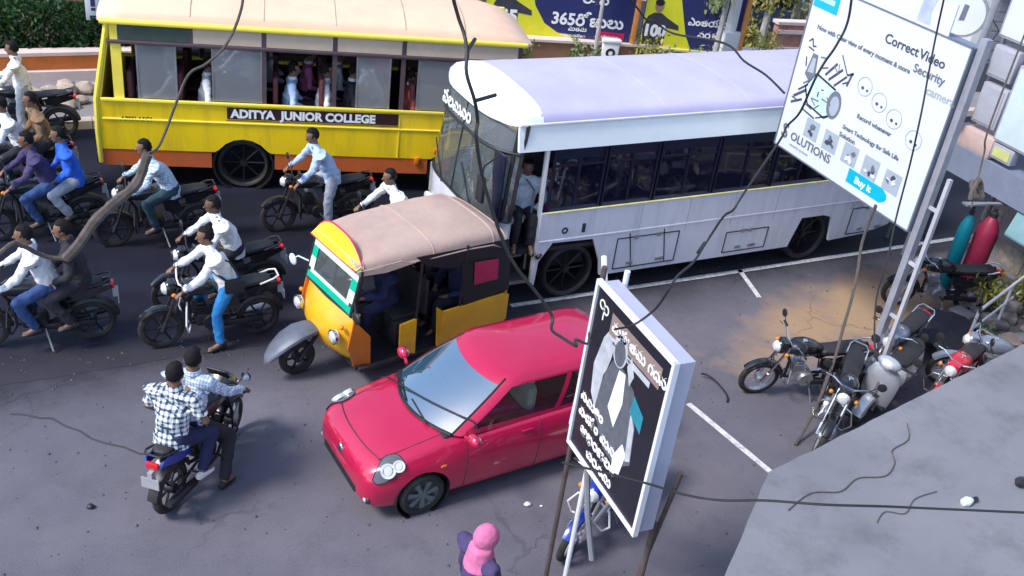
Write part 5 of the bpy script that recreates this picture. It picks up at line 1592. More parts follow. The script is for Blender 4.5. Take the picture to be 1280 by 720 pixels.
def surf(x, t, off=.004):
    """point on the lower body at station x: t = 0 (sill) .. 1 (centre top), near (+y) side when off side is +"""
    rr = min(rings, key=lambda r_: abs(r_[0].x - x))
    n = 37
    k = t * (n - 1); i = int(k); f = k - i
    a = rr[min(i, n - 1)]; c = rr[min(i + 1, n - 1)]
    p = a.lerp(c, f)
    d = (c - a); nn = V(0, d.z, -d.y)
    if nn.length > 1e-6: nn.normalize()
    return V(x, p.y, p.z) + nn * off
def seamline(pts, w=.005, m=DK, side=1, name="panel_gap", par=None):
    b = MB(); b.tube([V(p.x, p.y * side, p.z) for p in pts], w, 5); return b.build(name, m, par or CARBODY)
# greenhouse: columns of a rounded outline raised from the waist to the roof
def outline(kind):
    if kind == 0: fc, fe, wf, wr, rx_, re = 1.03, .80, .66, .655, -1.98, -1.80
    else: fc, fe, wf, wr, rx_, re = .16, .06, .50, .52, -1.74, -1.62
    sw = .735 if kind == 0 else .575
    tags_ = []; pts = []
    def add(x, y, t): pts.append((x, y)); tags_.append(t)
    nf = 10
    for i in range(nf): 
        u = -1 + 2 * i / nf; add(lerp(fc, fe, abs(u) ** 2.0), u * wf, 'ws')
    add(fe, wf, 'pa'); add(fe - .07, lerp(wf, sw, .75), 'pa')
    xs_a = fe - .13; xs_e = re + .20
    n1 = 6
    xm = lerp(xs_a, xs_e, .52)
    for i in range(n1): add(lerp(xs_a, xm, i / n1), sw, 'fw')
    add(xm, sw, 'pb')
    for i in range(n1): add(lerp(xm - .07, xs_e, i / n1), sw, 'rw')
    add(xs_e, sw, 'pc'); add(lerp(xs_e, re, .6), lerp(sw, wr, .25), 'pc'); add(re, wr, 'pc')
    for i in range(1, 8): 
        u = 1 - 2 * i / 8; add(lerp(rx_, re, abs(u) ** 2), u * (wr - .04), 'bw')
    # mirror the near side to the far side
    L_ = [(p, t) for p, t in zip(pts, tags_) if t in ('pa', 'fw', 'pb', 'rw', 'pc')]
    for p, t in reversed(L_):
        pts.append((p[0], -p[1])); tags_.append(t + 'x')
    return pts, tags_
o0, tg = outline(0); o1, _ = outline(1)
NV = 9
cols = []
for (x0, y0), (x1, y1) in zip(o0, o1):
    col = []
    for j in range(NV):
        u = j / (NV - 1)
        zb = .935 if x0 < .5 else .935 + (x0 - .5) * .05
        bul = .025 * math.sin(PI * u)
        p = V(lerp(x0, x1, u), lerp(y0, y1, u), lerp(zb, 1.43, u))
        q = V(p.x + .2, p.y, 0); d = V(p.x + .3, p.y * 1.6, 0)
        p += d.normalized() * bul
        col.append(p)
    cols.append(col)
nC = len(cols)
parts = {}
def segtag(k):
    t = tg[k]
    # column quad k..k+1
    return t
GL = {'ws': ("windscreen", CARGL), 'fw': ("side_window", CARSG), 'rw': ("side_window", CARSG), 'bw': ("rear_window", CARSG), 'fwx': ("side_window", CARSG), 'rwx': ("side_window", CARSG)}
body = MB()
glassmb = {}
for k in range(nC):
    k2 = (k + 1) % nC
    t = tg[k]
    tn = tg[k2]
    if t.endswith('x'):
        t = tn if tn.endswith('x') else 'pax'
    for j in range(NV - 1):
        q = [cols[k][j], cols[k2][j], cols[k2][j + 1], cols[k][j + 1]]
        isg = t in GL and (j >= (0 if t == 'ws' else 1)) and (j < NV - 2)
        (glassmb.setdefault(t, MB()) if isg else body).add(q, [(0, 1, 2, 3)])
# roof cap
cx_ = sum(c[-1].x for c in cols) / nC
prev = [c[-1] for c in cols]
for s_, dz in ((.86, .030), (.62, .055), (.32, .068), (.05, .072)):
    cur = [V(cx_ + (c[-1].x - cx_) * s_, c[-1].y * s_, 1.43 + dz) for c in cols]
    for k in range(nC):
        k2 = (k + 1) % nC
        body.add([prev[k], prev[k2], cur[k2], cur[k]], [(0, 1, 2, 3)])
    prev = cur
body.add(prev, [tuple(range(nC))])
def weld(o, d=.0008):
    bm = bmesh.new(); bm.from_mesh(o.data); bmesh.ops.remove_doubles(bm, verts=bm.verts[:], dist=d); bmesh.ops.recalc_face_normals(bm, faces=bm.faces[:]); bm.to_mesh(o.data); bm.free()
    o.data.polygons.foreach_set("use_smooth", [True] * len(o.data.polygons)); o.data.set_sharp_from_angle(angle=R(50))
ro = body.build("roof", CARP, CAR); weld(ro)
for t, mb in glassmb.items():
    go = mb.build(GL[t][0], GL[t][1], CAR); weld(go)
# black cowl and rubber round the windscreen
b = MB(); b.tube([c[0] + V(.012, 0, .004) for c in cols[:11]], .022, 6); b.build("scuttle", BLACK, CAR)
b = MB(); b.tube([cols[0][0]] + [c for c in cols[0][1:]], .012, 5); b.tube([cols[10][0]] + [c for c in cols[10][1:]], .012, 5); b.build("windscreen_seal", BLACK, CAR)
for s in (1,):
    b = MB(); b.tube([V(1.00, .42, .99), V(.97, -.02, 1.02)], .010, 6); b.tube([V(1.02, -.08, .99), V(.90, -.52, 1.01)], .010, 6); b.build("wiper", BLACK, CAR)
# seams: bonnet edges, doors
for s in (1, -1):
    seamline([surf(x, .80, .001) for x in [1.64 - i * .08 for i in range(11)]], .005, DK, s)
    seamline([surf(.66, lerp(.16, .70, i / 10), .001) for i in range(11)], .005, DK, s)
    seamline([surf(-.32, lerp(.16, .70, i / 10), .001) for i in range(11)], .005, DK, s)
    seamline([surf(-1.05, lerp(.45, .70, i / 6), .001) for i in range(7)], .005, DK, s)
    seamline([surf(x, .155, .002) for x in [.68 - i * .1 for i in range(15)]], .006, DK, s)
    for x in (-.14, -.86):
        b = MB(); p = surf(x, .60, .016); b.box((p.x, p.y * s, p.z), (.16, .022, .024), bv=.009); b.build("door_handle", CARP, CAR)
    p = surf(.95, .52, .004); b = MB(); b.box((p.x, p.y * s, p.z), (.07, .012, .03), bv=.005); b.build("side_indicator", AMBER, CAR)
    b = MB(); b.tube([V(.68, s * .76, .96), V(.66, s * .86, .99)], .02, 6); b.ell((.66, s * .93, 1.02), (.065, .10, .075), 14, 9); mo = b.build("wing_mirror", CARP, CAR)
    b = MB(); b.ell((.625, s * .93, 1.02), (.04, .082, .06), 12, 8); b.build("mirror_glass", CHROME, mo)
    # headlamp: bowl, reflector rounds, clear cover following the wing
    hp = MB(); ctr = []
    for x, t in ((1.76, .63), (1.70, .74), (1.58, .80), (1.44, .79), (1.40, .70), (1.48, .61), (1.62, .565), (1.72, .56)):
        q = surf(x, t, .012); ctr.append(V(q.x, q.y * s, q.z))
    ctr = [V(*q) for q in cr_spline([tuple(c) for c in ctr + [ctr[0]]], 4)][:-1]
    hc = sum(ctr, V(0, 0, 0)) / len(ctr) + V(.040, .030 * s, .036)
    hp.add(ctr + [hc], [(i, (i + 1) % len(ctr), len(ctr)) for i in range(len(ctr))])
    ho = hp.build("headlight", mat("headlamp_bowl", (.12, .125, .14), .25, .3, var=.1), CAR)
    b = MB(); b.tube(ctr + [ctr[0]], .006, 6); b.build("headlight_rim", BLACK, ho)
    for (dx, t, rr) in ((1.59, .69, .085), (1.47, .70, .068)):
        q = surf(dx, t, .012); nrm = (surf(dx, t, .02) - surf(dx, t, .0)).normalized(); nrm = (nrm + V(.25, 0, 0)).normalized()
        b = MB(); rot = nrm.to_track_quat('X', 'Z').to_matrix(); b.lathe([(0, .03), (rr * .55, .028), (rr * .6, .01), (rr * .85, .03), (rr, .03), (rr, -.02)], (0, 0, 0), 'x', 18)
        b.v = [tuple((lambda w: V(w.x, w.y * s, w.z))(rot @ Vector(v) + q)) for v in b.v]; b.build("lamp_reflector", LENS, ho)
    # front fog recess, bumper details
    p = surf(1.80, .30, .004); b = MB(); b.ell((p.x - .01, p.y * s * .93, p.z - .01), (.03, .085, .055), 12, 8); b.build("fog_recess", BLACK, CAR)
    b = MB(); b.ell((p.x + .012, p.y * s * .93, p.z - .01), (.015, .04, .035), 12, 8); b.build("fog_lamp", LENS, CAR)
    b = MB(); b.ell((-1.95, s * .66, .86), (.09, .10, .12), 12, 8); b.build("tail_light", REDLENS, CAR)
    # wheels
    for ax_, az, ar in arch:
        w_ = MB(); w_.lathe([(.335, s * .50), (.345, s * .80), (.33, s * .80), (.32, s * .50), (.0, s * .50)], (ax_, 0, az), 'y', 26); w_.build("wheel_arch", BLACK, CAR)
        wo = MB(); y_ = s * .715; r_ = .285
        wo.lathe([(.20, y_ - .085), (.245, y_ - .09), (.278, y_ - .07), (.285, y_), (.278, y_ + .07), (.245, y_ + .09), (.20, y_ + .085)], (ax_, 0, r_), 'y', 32, True)
        wob = wo.build("wheel", RUBBER, CAR)
        q = MB(); ys = y_ + s * .062
        q.lathe([(.185, ys - .04 * s), (.205, ys + .012 * s), (.215, ys + .012 * s), (.215, ys - .06 * s)], (ax_, 0, r_), 'y', 28)
        q.lathe([(0, ys + .012 * s), (.05, ys + .012 * s), (.06, ys - .01 * s), (0, ys - .02 * s)], (ax_, 0, r_), 'y', 16)
        for k in range(7):
            a = 2 * PI * k / 7 + .2
            c, n_ = math.cos(a), math.sin(a)
            q.prism([(ax_ + c * .05 - n_ * .022, ys, r_ + n_ * .05 + c * .022), (ax_ + c * .195 - n_ * .034, ys, r_ + n_ * .195 + c * .034), (ax_ + c * .195 + n_ * .034, ys, r_ + n_ * .195 - c * .034), (ax_ + c * .05 + n_ * .022, ys, r_ + n_ * .05 - c * .022)], (0, s * .012, 0))
        q.build("wheel_cover", mat("grey_wheel_cover", (.16, .19, .20), .4, .4, var=.15), wob)
        q = MB(); q.lathe([(0, ys - .05 * s), (.2, ys - .05 * s), (.2, ys - .055 * s), (0, ys - .055 * s)], (ax_, 0, r_), 'y', 20); q.build("brake_disc", BLACK, wob)
# nose: slim grille, badge, lower intake, plate
b = MB(); b.tube([V(1.845, y, .545 - abs(y) * .02) - V(abs(y) ** 2 * .25, 0, 0) for y in [-.36 + i * .06 for i in range(13)]], .018, 6); b.build("upper_grille", BLACK, CAR)
b = MB(); b.lathe([(0, .02), (.05, .018), (.058, .006), (.058, 0)], (1.845, 0, .60), 'x', 18); b.build("badge", CHROME, CAR)
b = MB(); b.tube([V(1.850, y, .485) - V(abs(y) ** 2.2 * .36, 0, 0) for y in [-.66 + i * .066 for i in range(21)]], .034, 8); b.build("bumper_lip", CARP, CAR)
b = MB(); b.tube([V(1.862, y, .528) - V(abs(y) ** 2.2 * .37, 0, -abs(y) * .02) for y in [-.66 + i * .066 for i in range(21)]], .007, 6); b.build("bumper_gap", DK, CAR)
b = MB(); b.box((1.825, 0, .345), (.09, .92, .12), bv=.03); b.build("lower_intake", BLACK, CAR)
b = MB(); b.tube([V(1.70, y, .79) - V(abs(y) ** 2.2 * .30, 0, abs(y) * .02) for y in [-.56 + i * .056 for i in range(21)]], .005, 6); b.build("bonnet_gap", DK, CAR)
b = MB(); b.box((0, 0, .22), (3.0, 1.36, .06)); b.build("floor_pan", BLACK, CAR, sharp=20)
for s in (1, -1):
    b = MB(); b.box((-.05, s * .36, .62), (.5, .48, .16), bv=.05); b.box((-.30, s * .36, .95), (.16, .48, .62), bv=.07); b.box((-.34, s * .36, 1.28), (.11, .28, .18), bv=.05); b.build("seat", mat("beige_car_seat", (.70, .68, .52), .8), CAR)
b = MB(); b.box((-1.0, 0, .68), (.5, 1.2, .16), bv=.05); b.box((-1.28, 0, .95), (.14, 1.2, .5), bv=.05); b.build("rear_seat", MATS["beige_car_seat"], CAR)
b = MB(); b.box((.66, 0, .88), (.5, 1.34, .14), bv=.05); b.build("dashboard", BLACK, CAR)
b = MB(); b.lathe([(.17, -.012), (.185, 0), (.17, .012), (.158, 0)], (0, 0, 0), 'x', 20, True); b.tube([(0, -.17, 0), (0, .17, 0)], .014, 6)
rt = Matrix.Rotation(R(-25), 3, 'Y'); b.v = [tuple(rt @ Vector(v) + V(.36, -.36, .95)) for v in b.v]; b.build("steering_wheel", BLACK, CAR)
CAR.scale = (KS, KS, KS)

# ------------------------------------------------------------------ autorickshaw (heads toward -x)
AUY = mat("rickshaw_yellow", (0.80, 0.42, 0.015), 0.35, var=0.06, scale=3, coat=0.4, dirt=(.4, .16, .03), dscale=2, damt=.45)
AUYSHADE = mat("rickshaw_yellow_shaded", (0.62, 0.17, 0.02), 0.4, var=0.1, coat=.3)  # yellow cowl side in shadow, with the car's red reflection, painted as orange
CANV = mat("tan_canvas_hood", (0.46, 0.33, 0.27), 0.75, var=0.10, scale=2.2, bump=.3, bscale=14, dirt=(.33, .22, .2), dscale=1.4, damt=.5)
BLKV = mat("black_rexine", (0.014, 0.014, 0.018), 0.45, var=.2)
VISY = mat("yellow_visor", (0.85, 0.72, 0.03), 0.35, var=.04, coat=.3)
GRN = mat("green_sticker", (0.0, 0.42, 0.26), 0.35, var=.05)
CYW = mat("pale_mint_sticker", (0.62, 0.80, 0.74), 0.4, var=.05)
AU = thing("autorickshaw", "yellow autorickshaw with tan canvas hood between the red car and the white bus", "autorickshaw", (3.80, 11.14, .004), R(195))
AU.scale = (1.07, 1.07, 1.07)
# hood: canvas loft from the windscreen top back over the passengers
b = MB(); rings = []
for x, w, z, h, dr in ((.80, .52, 1.60, .13, .0), (.72, .55, 1.63, .14, .02), (.3, .60, 1.66, .15, .05), (-.2, .64, 1.665, .145, .06), (-.7, .65, 1.675, .15, .07), (-1.1, .65, 1.655, .15, .08), (-1.32, .63, 1.58, .14, .12), (-1.42, .60, 1.42, .12, .12)):
    ring = []
    for i in range(21):
        u = -1 + i / 10
        a = PI * (1 - (u + 1) / 2)
        yy = -w * math.cos(PI - a) if False else w * math.sin(u * PI / 2)
        zz = z + h * (1 - abs(u) ** 2.6) - (dr * abs(u) ** 8)
        sag = -.018 * math.sin((x + .2) * 7.5) ** 2 * (1 - abs(u) ** 3)
        ring.append(V(x, yy, zz + sag))
    rings.append(ring)
b.loft(rings, closed=False); b.loft([[p - V(0, 0, .018) for p in r_] for r_ in rings], closed=False); b.build("canvas_hood", CANV, AU, sharp=60)
for i in (1, 3, 5, 6):
    b = MB(); b.tube([p + V(0, 0, .004) for p in rings[i]], .009, 5); b.build("hood_seam", CANV, AU)
b = MB(); b.tube([r_[0] + V(0, .004, 0) for r_ in rings], .012, 5); b.build("hood_hem", CANV, AU)
b = MB(); b.tube([r_[-1] + V(0, .004, 0) for r_ in rings], .012, 5); b.build("hood_hem", CANV, AU)
for s in (1, -1):
    b = MB(); b.prism([(.80, s * .535, 1.60), (.25, s * .612, 1.66), (.05, s * .63, 1.60), (.45, s * .60, 1.545), (.78, s * .545, 1.545)], (0, s * .012, 0)); b.build("hood_flap", CANV, AU, sharp=20)
    b = MB(); b.prism([(.05, s * .632, 1.665), (-1.35, s * .645, 1.60), (-1.42, s * .63, 1.30), (-.40, s * .665, 1.42), (-.10, s * .645, 1.52)], (0, s * .012, 0)); b.build("side_valance", BLKV, AU, sharp=20)
    b = MB(); b.prism([(-.62, s * .66, 1.42), (-1.42, s * .63, 1.32), (-1.46, s * .64, .82), (-.70, s * .67, .80)], (0, s * .012, 0)); b.build("side_curtain", BLKV, AU, sharp=20)
    b = MB(); b.prism([(-.82, s * .675, 1.40), (-1.20, s * .665, 1.36), (-1.22, s * .672, 1.06), (-.84, s * .68, 1.08)], (0, s * .012, 0)); b.build("maroon_patch", mat("maroon_rexine", (.42, .02, .075), .4, var=.15), AU, sharp=20)
    b = MB(); b.prism([(-.34, s * .60, .84), (-.40, s * .66, .80), (-1.36, s * .66, .80), (-1.48, s * .62, .74), (-1.48, s * .62, .36), (-1.30, s * .66, .30), (-.34, s * .66, .30)], (0, s * .03, 0)); b.build("rear_side_panel", AUY, AU, sharp=20)
    b = MB(); b.prism([(.20, s * .60, .74), (-.02, s * .62, .78), (-.02, s * .64, .26), (.20, s * .62, .26)], (0, s * .03, 0)); b.build("step_panel", AUY, AU, sharp=20)
    b = MB(); b.box((.18, s * .62, .27), (1.2, .10, .06), bv=.02); b.build("sill", BLACK, AU)
    b = MB()
    b.tube([(.80, s * .52, .98), (.74, s * .55, 1.60)], .022, 8); b.tube([(-.02, s * .63, .78), (-.05, s * .63, 1.64)], .018, 8); b.tube([(-.66, s * .66, .80), (-.70, s * .65, 1.66)], .018, 8)
    b.build("pillar", BLACK, AU)
    wheel(AU, -1.0, .22, .11, s * .56, 5)
    b = MB(); arc_fender(b, -1.0, .22, .26, .08, R(0), R(180)); b.v = [(x, y_ + s * .58, z) for x, y_, z in b.v]; b.build("rear_mudguard", BLACK, AU)
    b = MB(); b.tube([(.82, s * .55, 1.20), (.90, s * .70, 1.22), (.92, s * .74, 1.18)], .010, 6); b.ell((.93, s * .78, 1.14), (.03, .085, .075), 14, 8); b.build("side_mirror", CYW if s < 0 else BLACK, AU)
    b = MB(); b.lathe([(0, .05), (.05, .045), (.075, .02), (.08, 0), (.085, -.03), (0, -.05)], (1.02, s * .44, .72), 'x', 18); b.build("headlight", LENS, AU)
    b = MB(); b.lathe([(.082, -.02), (.098, 0), (.098, .03), (.086, .03)], (1.015, s * .44, .72), 'x', 18, True); b.build("headlight_ring", CHROME, AU)
    b = MB(); b.ell((.955, s * .50, .86), (.03, .035, .03), 8, 6); b.build("indicator", AMBER, AU)
# cowl
b = MB(); rings = []
for z, x, w, k in ((.30, .86, .50, .16), (.45, 1.00, .56, .22), (.62, 1.06, .59, .26), (.80, 1.03, .60, .22), (.96, .93, .58, .14), (1.02, .86, .56, .10)):
    rings.append([V(x - k * abs(math.cos(a)) ** 2.6, w * math.cos(a), z) for a in [PI * i / 18 for i in range(19)]])
b.loft(rings, closed=False); b.loft([[p - V(.02, 0, 0) for p in r_] for r_ in rings], closed=False); b.build("front_cowl", AUY, AU)
for s in (1, -1):
    b = MB(); b.prism([(.84, s * .575, .98), (.62, s * .60, .70), (.60, s * .60, .28), (.80, s * .545, .28), (.92, s * .585, .6)], (0, s * .018, 0)); b.build("cowl_side", AUYSHADE, AU, sharp=20)
# windscreen with its stickers
def wsq(y0, y1, u0, u1, off=0.0, th=.006):
    def p(y, u): return V(lerp(.875, .735, u) + off - .05 * abs(y) ** 2, y, lerp(1.02, 1.60, u))
    b = MB(); b.prism([p(y0, u0), p(y1, u0), p(y1, u1), p(y0, u1)], (th, 0, 0)); return b
wsq(-.51, .51, 0, 1).build("windscreen", WSGL, AU, sharp=20)
wsq(-.52, .52, .02, .16, .010).build("green_strip", GRN, AU, sharp=20)
wsq(-.46, .46, .17, .24, .010).build("mint_strip", CYW, AU, sharp=20)
wsq(-.52, .52, .74, .97, .010).build("mint_strip", CYW, AU, sharp=20)
for s in (1, -1):
    lo, hi = (.40, .52) if s > 0 else (-.52, -.40)
    wsq(lo, hi, .25, .5, .010).build("mint_strip", CYW, AU, sharp=20)
    wsq(lo, hi, .51, .73, .010).build("green_strip", GRN, AU, sharp=20)
b = MB()
for yy in (-.54, .54): b.tube([V(.86, yy, 1.0), V(.73, yy, 1.62)], .02, 6)
b.tube([V(.86, -.54, 1.02), V(.885, 0, 1.02), V(.86, .54, 1.02)], .02, 6); b.tube([V(.735, -.54, 1.61), V(.75, 0, 1.61), V(.735, .54, 1.61)], .02, 6); b.build("windscreen_frame", BLACK, AU)
# forward-leaning visor board
b = MB(); rings = []
for u in [i / 12 for i in range(13)]:
    y = lerp(-.53, .53, u); h = .24 * (1 - abs(2 * u - 1) ** 3) + .05
    rings.append([V(.80, y, 1.61), V(.825, y, 1.61), V(.72 + .02, y, 1.61 + h), V(.72, y, 1.61 + h)])
b.loft(rings); b.build("visor_board", VISY, AU, sharp=40)
b = MB(); b.tube([V(.73, lerp(-.53, .53, i / 12), 1.61 + .24 * (1 - abs(2 * i / 12 - 1) ** 3) + .055) for i in range(13)], .014, 6); b.tube([V(.815, -.53, 1.605), V(.815, .53, 1.605)], .014, 6); b.build("visor_edge", PINKRED, AU)
text("lettering", "ఒక", .13, INK, AU, basis((0, 1, 0), V(-.36, 0, .93).normalized(), V(.93, 0, .36).normalized(), (.795, -.1, 1.685)), bold=.004)
# front wheel, fork, grey mudguard
wheel(AU, 1.27, .24, .11, 0, 5, rim=DARKMET)
b = MB(); loftx(b, [(.96, .60, .10, .05), (1.10, .615, .16, .055), (1.27, .60, .175, .06), (1.44, .53, .165, .06), (1.58, .43, .13, .055), (1.67, .34, .08, .04), (1.70, .30, .03, .02)], 16, .8); b.build("front_mudguard", mat("grey_mudguard", (.12, .135, .17), .5, .3, var=.2), AU)
b = MB(); b.tube([(1.27, .085, .24), (1.06, .06, .5), (.92, 0, .62)], .025, 8); b.tube([(1.27, -.085, .24), (1.06, -.06, .5), (.92, 0, .62)], .025, 8); b.build("fork", BLACK, AU)
b = MB(); b.tube([(.78, 0, .95), (.64, 0, 1.02), (.62, .30, 1.06)], .016, 8); b.tube([(.64, 0, 1.02), (.62, -.30, 1.06)], .016, 8); b.build("handlebar", BLACK, AU)
b = MB(); b.box((-.3, 0, .28), (2.2, 1.22, .05)); b.build("floor", BLACK, AU, sharp=20)
b = MB(); b.box((.0, 0, .50), (.36, 1.0, .36), bv=.03); b.box((-.02, 0, .71), (.42, .9, .08), bv=.03); b.box((-.22, 0, .98), (.05, 1.1, .5), bv=.02); b.build("driver_seat", SEATBLK, AU)
b = MB(); b.box((-1.02, 0, .60), (.5, 1.2, .14), bv=.04); b.box((-1.30, 0, .92), (.12, 1.2, .6), bv=.05); b.build("passenger_seat", mat("dark_blue_rexine", (.02, .02, .05), .45), AU)
b = MB(); b.box((-1.45, 0, .62), (.05, 1.24, .66), bv=.02); b.build("tail_panel", AUY, AU)
b = MB(); b.box((-1.46, 0, 1.18), (.02, 1.22, .46)); b.build("rear_curtain", BLKV, AU, sharp=20)
_au = [("autorickshaw driver in dark blue shirt holding the handlebar", pose((.0, 0, .80), lean=.10, hands=((.58, .28, 1.06), (.58, -.28, 1.06)), feet=((.50, .16, .36), (.50, -.16, .36)), knees=((.42, .18, .76), (.42, -.18, .76))), CLOTH_NAVY, CLOTH_NAVY),
       ("passenger in navy clothes on the near side of the autorickshaw rear seat", pose((-.98, .3, .74), lean=.02, hands=((-.68, .42, .84), (-.68, .16, .84)), feet=((-.52, .42, .34), (-.52, .2, .34)), knees=((-.56, .42, .76), (-.56, .2, .76))), CLOTH_NAVY, CLOTH_DARK),
       ("passenger in dark clothes on the far side of the autorickshaw rear seat", pose((-.98, -.28, .74), lean=.02, hands=((-.68, -.14, .84), (-.68, -.40, .84)), feet=((-.52, -.2, .34), (-.52, -.42, .34)), knees=((-.56, -.2, .76), (-.56, -.42, .76))), CLOTH_DARK, CLOTH_DARK)]
for lab, P, c1, c2 in _au:
    person("person", lab, P, (3.80, 11.14, .03), R(195), "autorickshaw occupants", shirt=c1, trouser=c2, fine=False, seed=50)
# ------------------------------------------------------------------ black poster box on poles (faces -x)
FRAMEW = mat("white_sign_frame", (0.74, 0.75, 0.80), 0.45, var=.05, dirt=(.45, .45, .5), damt=.4)
BOXGREY = mat("lilac_grey_sheet", (0.40, 0.41, 0.52), 0.5, var=.05, scale=1.5, dirt=(.3, .3, .36), damt=.4)
POSTBLK = mat("black_poster", (0.014, 0.014, 0.022), 0.35, var=.15)
GREYP1 = mat("poster_grey", (0.45, 0.47, 0.52), .5, var=.2, scale=8)
GREYP2 = mat("poster_dark_grey", (0.10, 0.11, 0.13), .5, var=.25, scale=10)
TEALP = mat("poster_teal", (0.02, 0.22, 0.30), .5, var=.15)
BRNP = mat("poster_brown_strip", (0.26, 0.19, 0.17), .5, var=.15)
PX = 4.0
PS = thing("poster_box", "black poster box with white script held up on poles beside the red car", "sign", (PX, 5.62, 2.16))
W_, H_ = 1.25, 1.73
b = MB(); b.box((.095, 0, H_ / 2), (.17, W_ - .01, H_ - .01)); b.build("box", BOXGREY, PS, sharp=20)
b = MB(); b.box((.003, 0, H_ / 2), (.02, W_ - .05, H_ - .05)); b.build("poster", POSTBLK, PS, sharp=20)
b = MB()
for y in (-W_ / 2, W_ / 2): b.box((.0, y, H_ / 2), (.05, .035, H_ + .035))
for z in (0, H_): b.box((.0, 0, z), (.046, W_ + .03, .035))
b.build("frame", FRAMEW, PS, sharp=20)
def lft(y, z, x=-.010, tilt=0.0):   # text frame on a face that looks toward -x
    c, s = math.cos(tilt), math.sin(tilt)
    return basis((0, -c, s), (0, s, c), (-1, 0, 0), (x, y, z))
def pflat(pts, m, name, par, x=-.0075):  # print on the poster, points (u to the right, v up) from the lower left corner
    b = MB(); b.prism([(x, W_ / 2 - u, v) for u, v in pts], (-.0012, 0, 0)); return b.build(name, m, par, sharp=20)
def uov(cu, cv, ru, rv, n=16, a=0.0): return [(cu + ru * math.cos(2 * PI * k / n + a), cv + rv * math.sin(2 * PI * k / n + a)) for k in range(n)]
# printed man, flat shapes
pflat([(.20, .72), (.16, 1.0), (.24, 1.32), (.36, 1.52), (.44, 1.42), (.40, 1.18), (.34, .95), (.30, .62)], GREYP1, "print_shape", PS)
pflat([(.30, .60), (.34, 1.0), (.44, 1.22), (.62, 1.24), (.82, 1.16), (.94, .86), (.98, .52), (.78, .34), (.55, .36)], GREYP2, "print_shape", PS)
pflat([(.50, .78), (.56, 1.20), (.66, 1.22), (.70, .95), (.64, .66)], WHITEPR, "print_shape", PS, -.009)
pflat([(.84, .98), (.93, .86), (.97, .55), (.90, .50), (.86, .8)], GREYP1, "print_shape", PS, -.009)
pflat([(.72, .42), (.82, .62), (.90, .56), (.86, .32), (.74, .26)], WHITEPR, "print_shape", PS, -.009)
pflat(uov(.52, 1.36, .115, .155), GREYP1, "print_shape", PS, -.010)
pflat(uov(.525, 1.34, .085, .12), GREYP2, "print_shape", PS, -.0115)
pflat([(.66, 1.30), (.70, 1.42), (.78, 1.28), (.74, 1.16)], GREYP1, "print_shape", PS, -.010)
pflat([(.82, .96), (.84, 1.14), (1.02, 1.05), (1.02, .88)], TEALP, "print_shape", PS, -.010)
pflat([(.30, 1.60), (1.12, 1.60), (1.12, 1.40), (.30, 1.40)], BRNP, "print_shape", PS, -.0085)
pflat([(.36, 1.385), (1.0, 1.385), (1.0, 1.33), (.36, 1.33)], GREYP1, "print_shape", PS, -.0088)
b = MB()
for u in (.125, .195): b.lathe([(.032, -.002), (.046, -.002), (.046, .002), (.032, .002)], (-.010, W_ / 2 - u, 1.575 if u < .15 else 1.555), 'x', 18, True)
b.box((-.010, W_ / 2 - .165, 1.50), (.004, .016, .11)); b.build("emblem", WHITEPR, PS)
text("lettering", "మహతమ గదన", .15, WHITEPR, PS, lft(W_ / 2 - .33, 1.455), bold=.004, sx=.95)
text("lettering", "జతయ గరమణ", .052, INK, PS, lft(W_ / 2 - .38, 1.345), bold=.001)
for v, u, s_, w in ((.56, .06, "నమకం", .15), (.40, .07, "వశసం మన", .15), (.24, .15, "ఆభరణలక", .155), (.09, .32, "చరనమ", .15)):
    text("lettering", s_, w, WHITEPR, PS, lft(W_ / 2 - u, v), bold=.006)
RUSTP = mat("brown_pole", (.10, .075, .07), .7, .2, var=.3)
for y, x in ((W_ / 2 + .06, .06), (W_ / 2 - .05, .22)):
    b = MB(); b.cyl((x, y, -2.16), (x, y, H_ + .10), .026, n=10); b.build("pole", FRAMEW if x > .1 else RUSTP, PS)
b = MB(); b.cyl((.22, -W_ / 2 + .05, -2.16), (.22, -W_ / 2 + .05, 0.02), .028, n=10); b.build("pole", RUSTP, PS)
b = MB(); b.cyl((.33, -W_ / 2 + .42, -2.16), (.30, -W_ / 2 - .02, .62), .022, n=10); b.build("prop", RUSTP, PS)
b = MB(); b.tube([(.16, W_ / 2 + .26, H_ + .08), (.1, W_ / 2 + .04, H_ - .16)], .026, 8); b.tube([(.05, W_ / 2 + .12, .1), (.05, W_ / 2 + .05, H_ - .2)], .018, 8); b.build("clamp_tube", FRAMEW, PS)
b = MB(); b.tube([(.0, .25, -.03), (.05, .18, -.5), (.12, .05, -1.0)], .03, 8); b.tube([(.0, -.2, -.03), (.1, .1, -.55)], .02, 8); b.build("bracket", GREYMET, PS)

# ------------------------------------------------------------------ tall white sign on the right (faces -x)
SB = thing("advertising_sign", "tall white advertising sign with a drawn camera on a slanting pole at the right", "sign", (10.1, 10.07, 2.58))
SB.scale = (1, 1.125, 1.03)
TEALB = mat("sign_teal", (0.0, 0.40, 0.62), .4, var=.05)
GREYLT = mat("sign_grey_print", (.13, .15, .19), .5, var=.1)
GREYL2 = mat("sign_faint_print", (.34, .39, .45), .5, var=.06)
DKBL = mat("sign_dark_print", (.05, .06, .09), .5, var=.15)
SW, SH = 2.66, 2.42
b = MB(); b.box((.11, 0, SH / 2), (.2, SW, SH)); b.build("box", mat("sign_box_steel", (.20, .23, .31), .5, .2, var=.12), SB, sharp=20)
b = MB(); b.box((.0, 0, SH / 2), (.012, SW - .02, SH - .02)); b.build("face", SIGNW, SB, sharp=20)
b = MB(); b.box((-.004, .18, SH + .20), (.02, SW - .38, .38)); b.build("header_panel", SIGNW, SB, sharp=20)
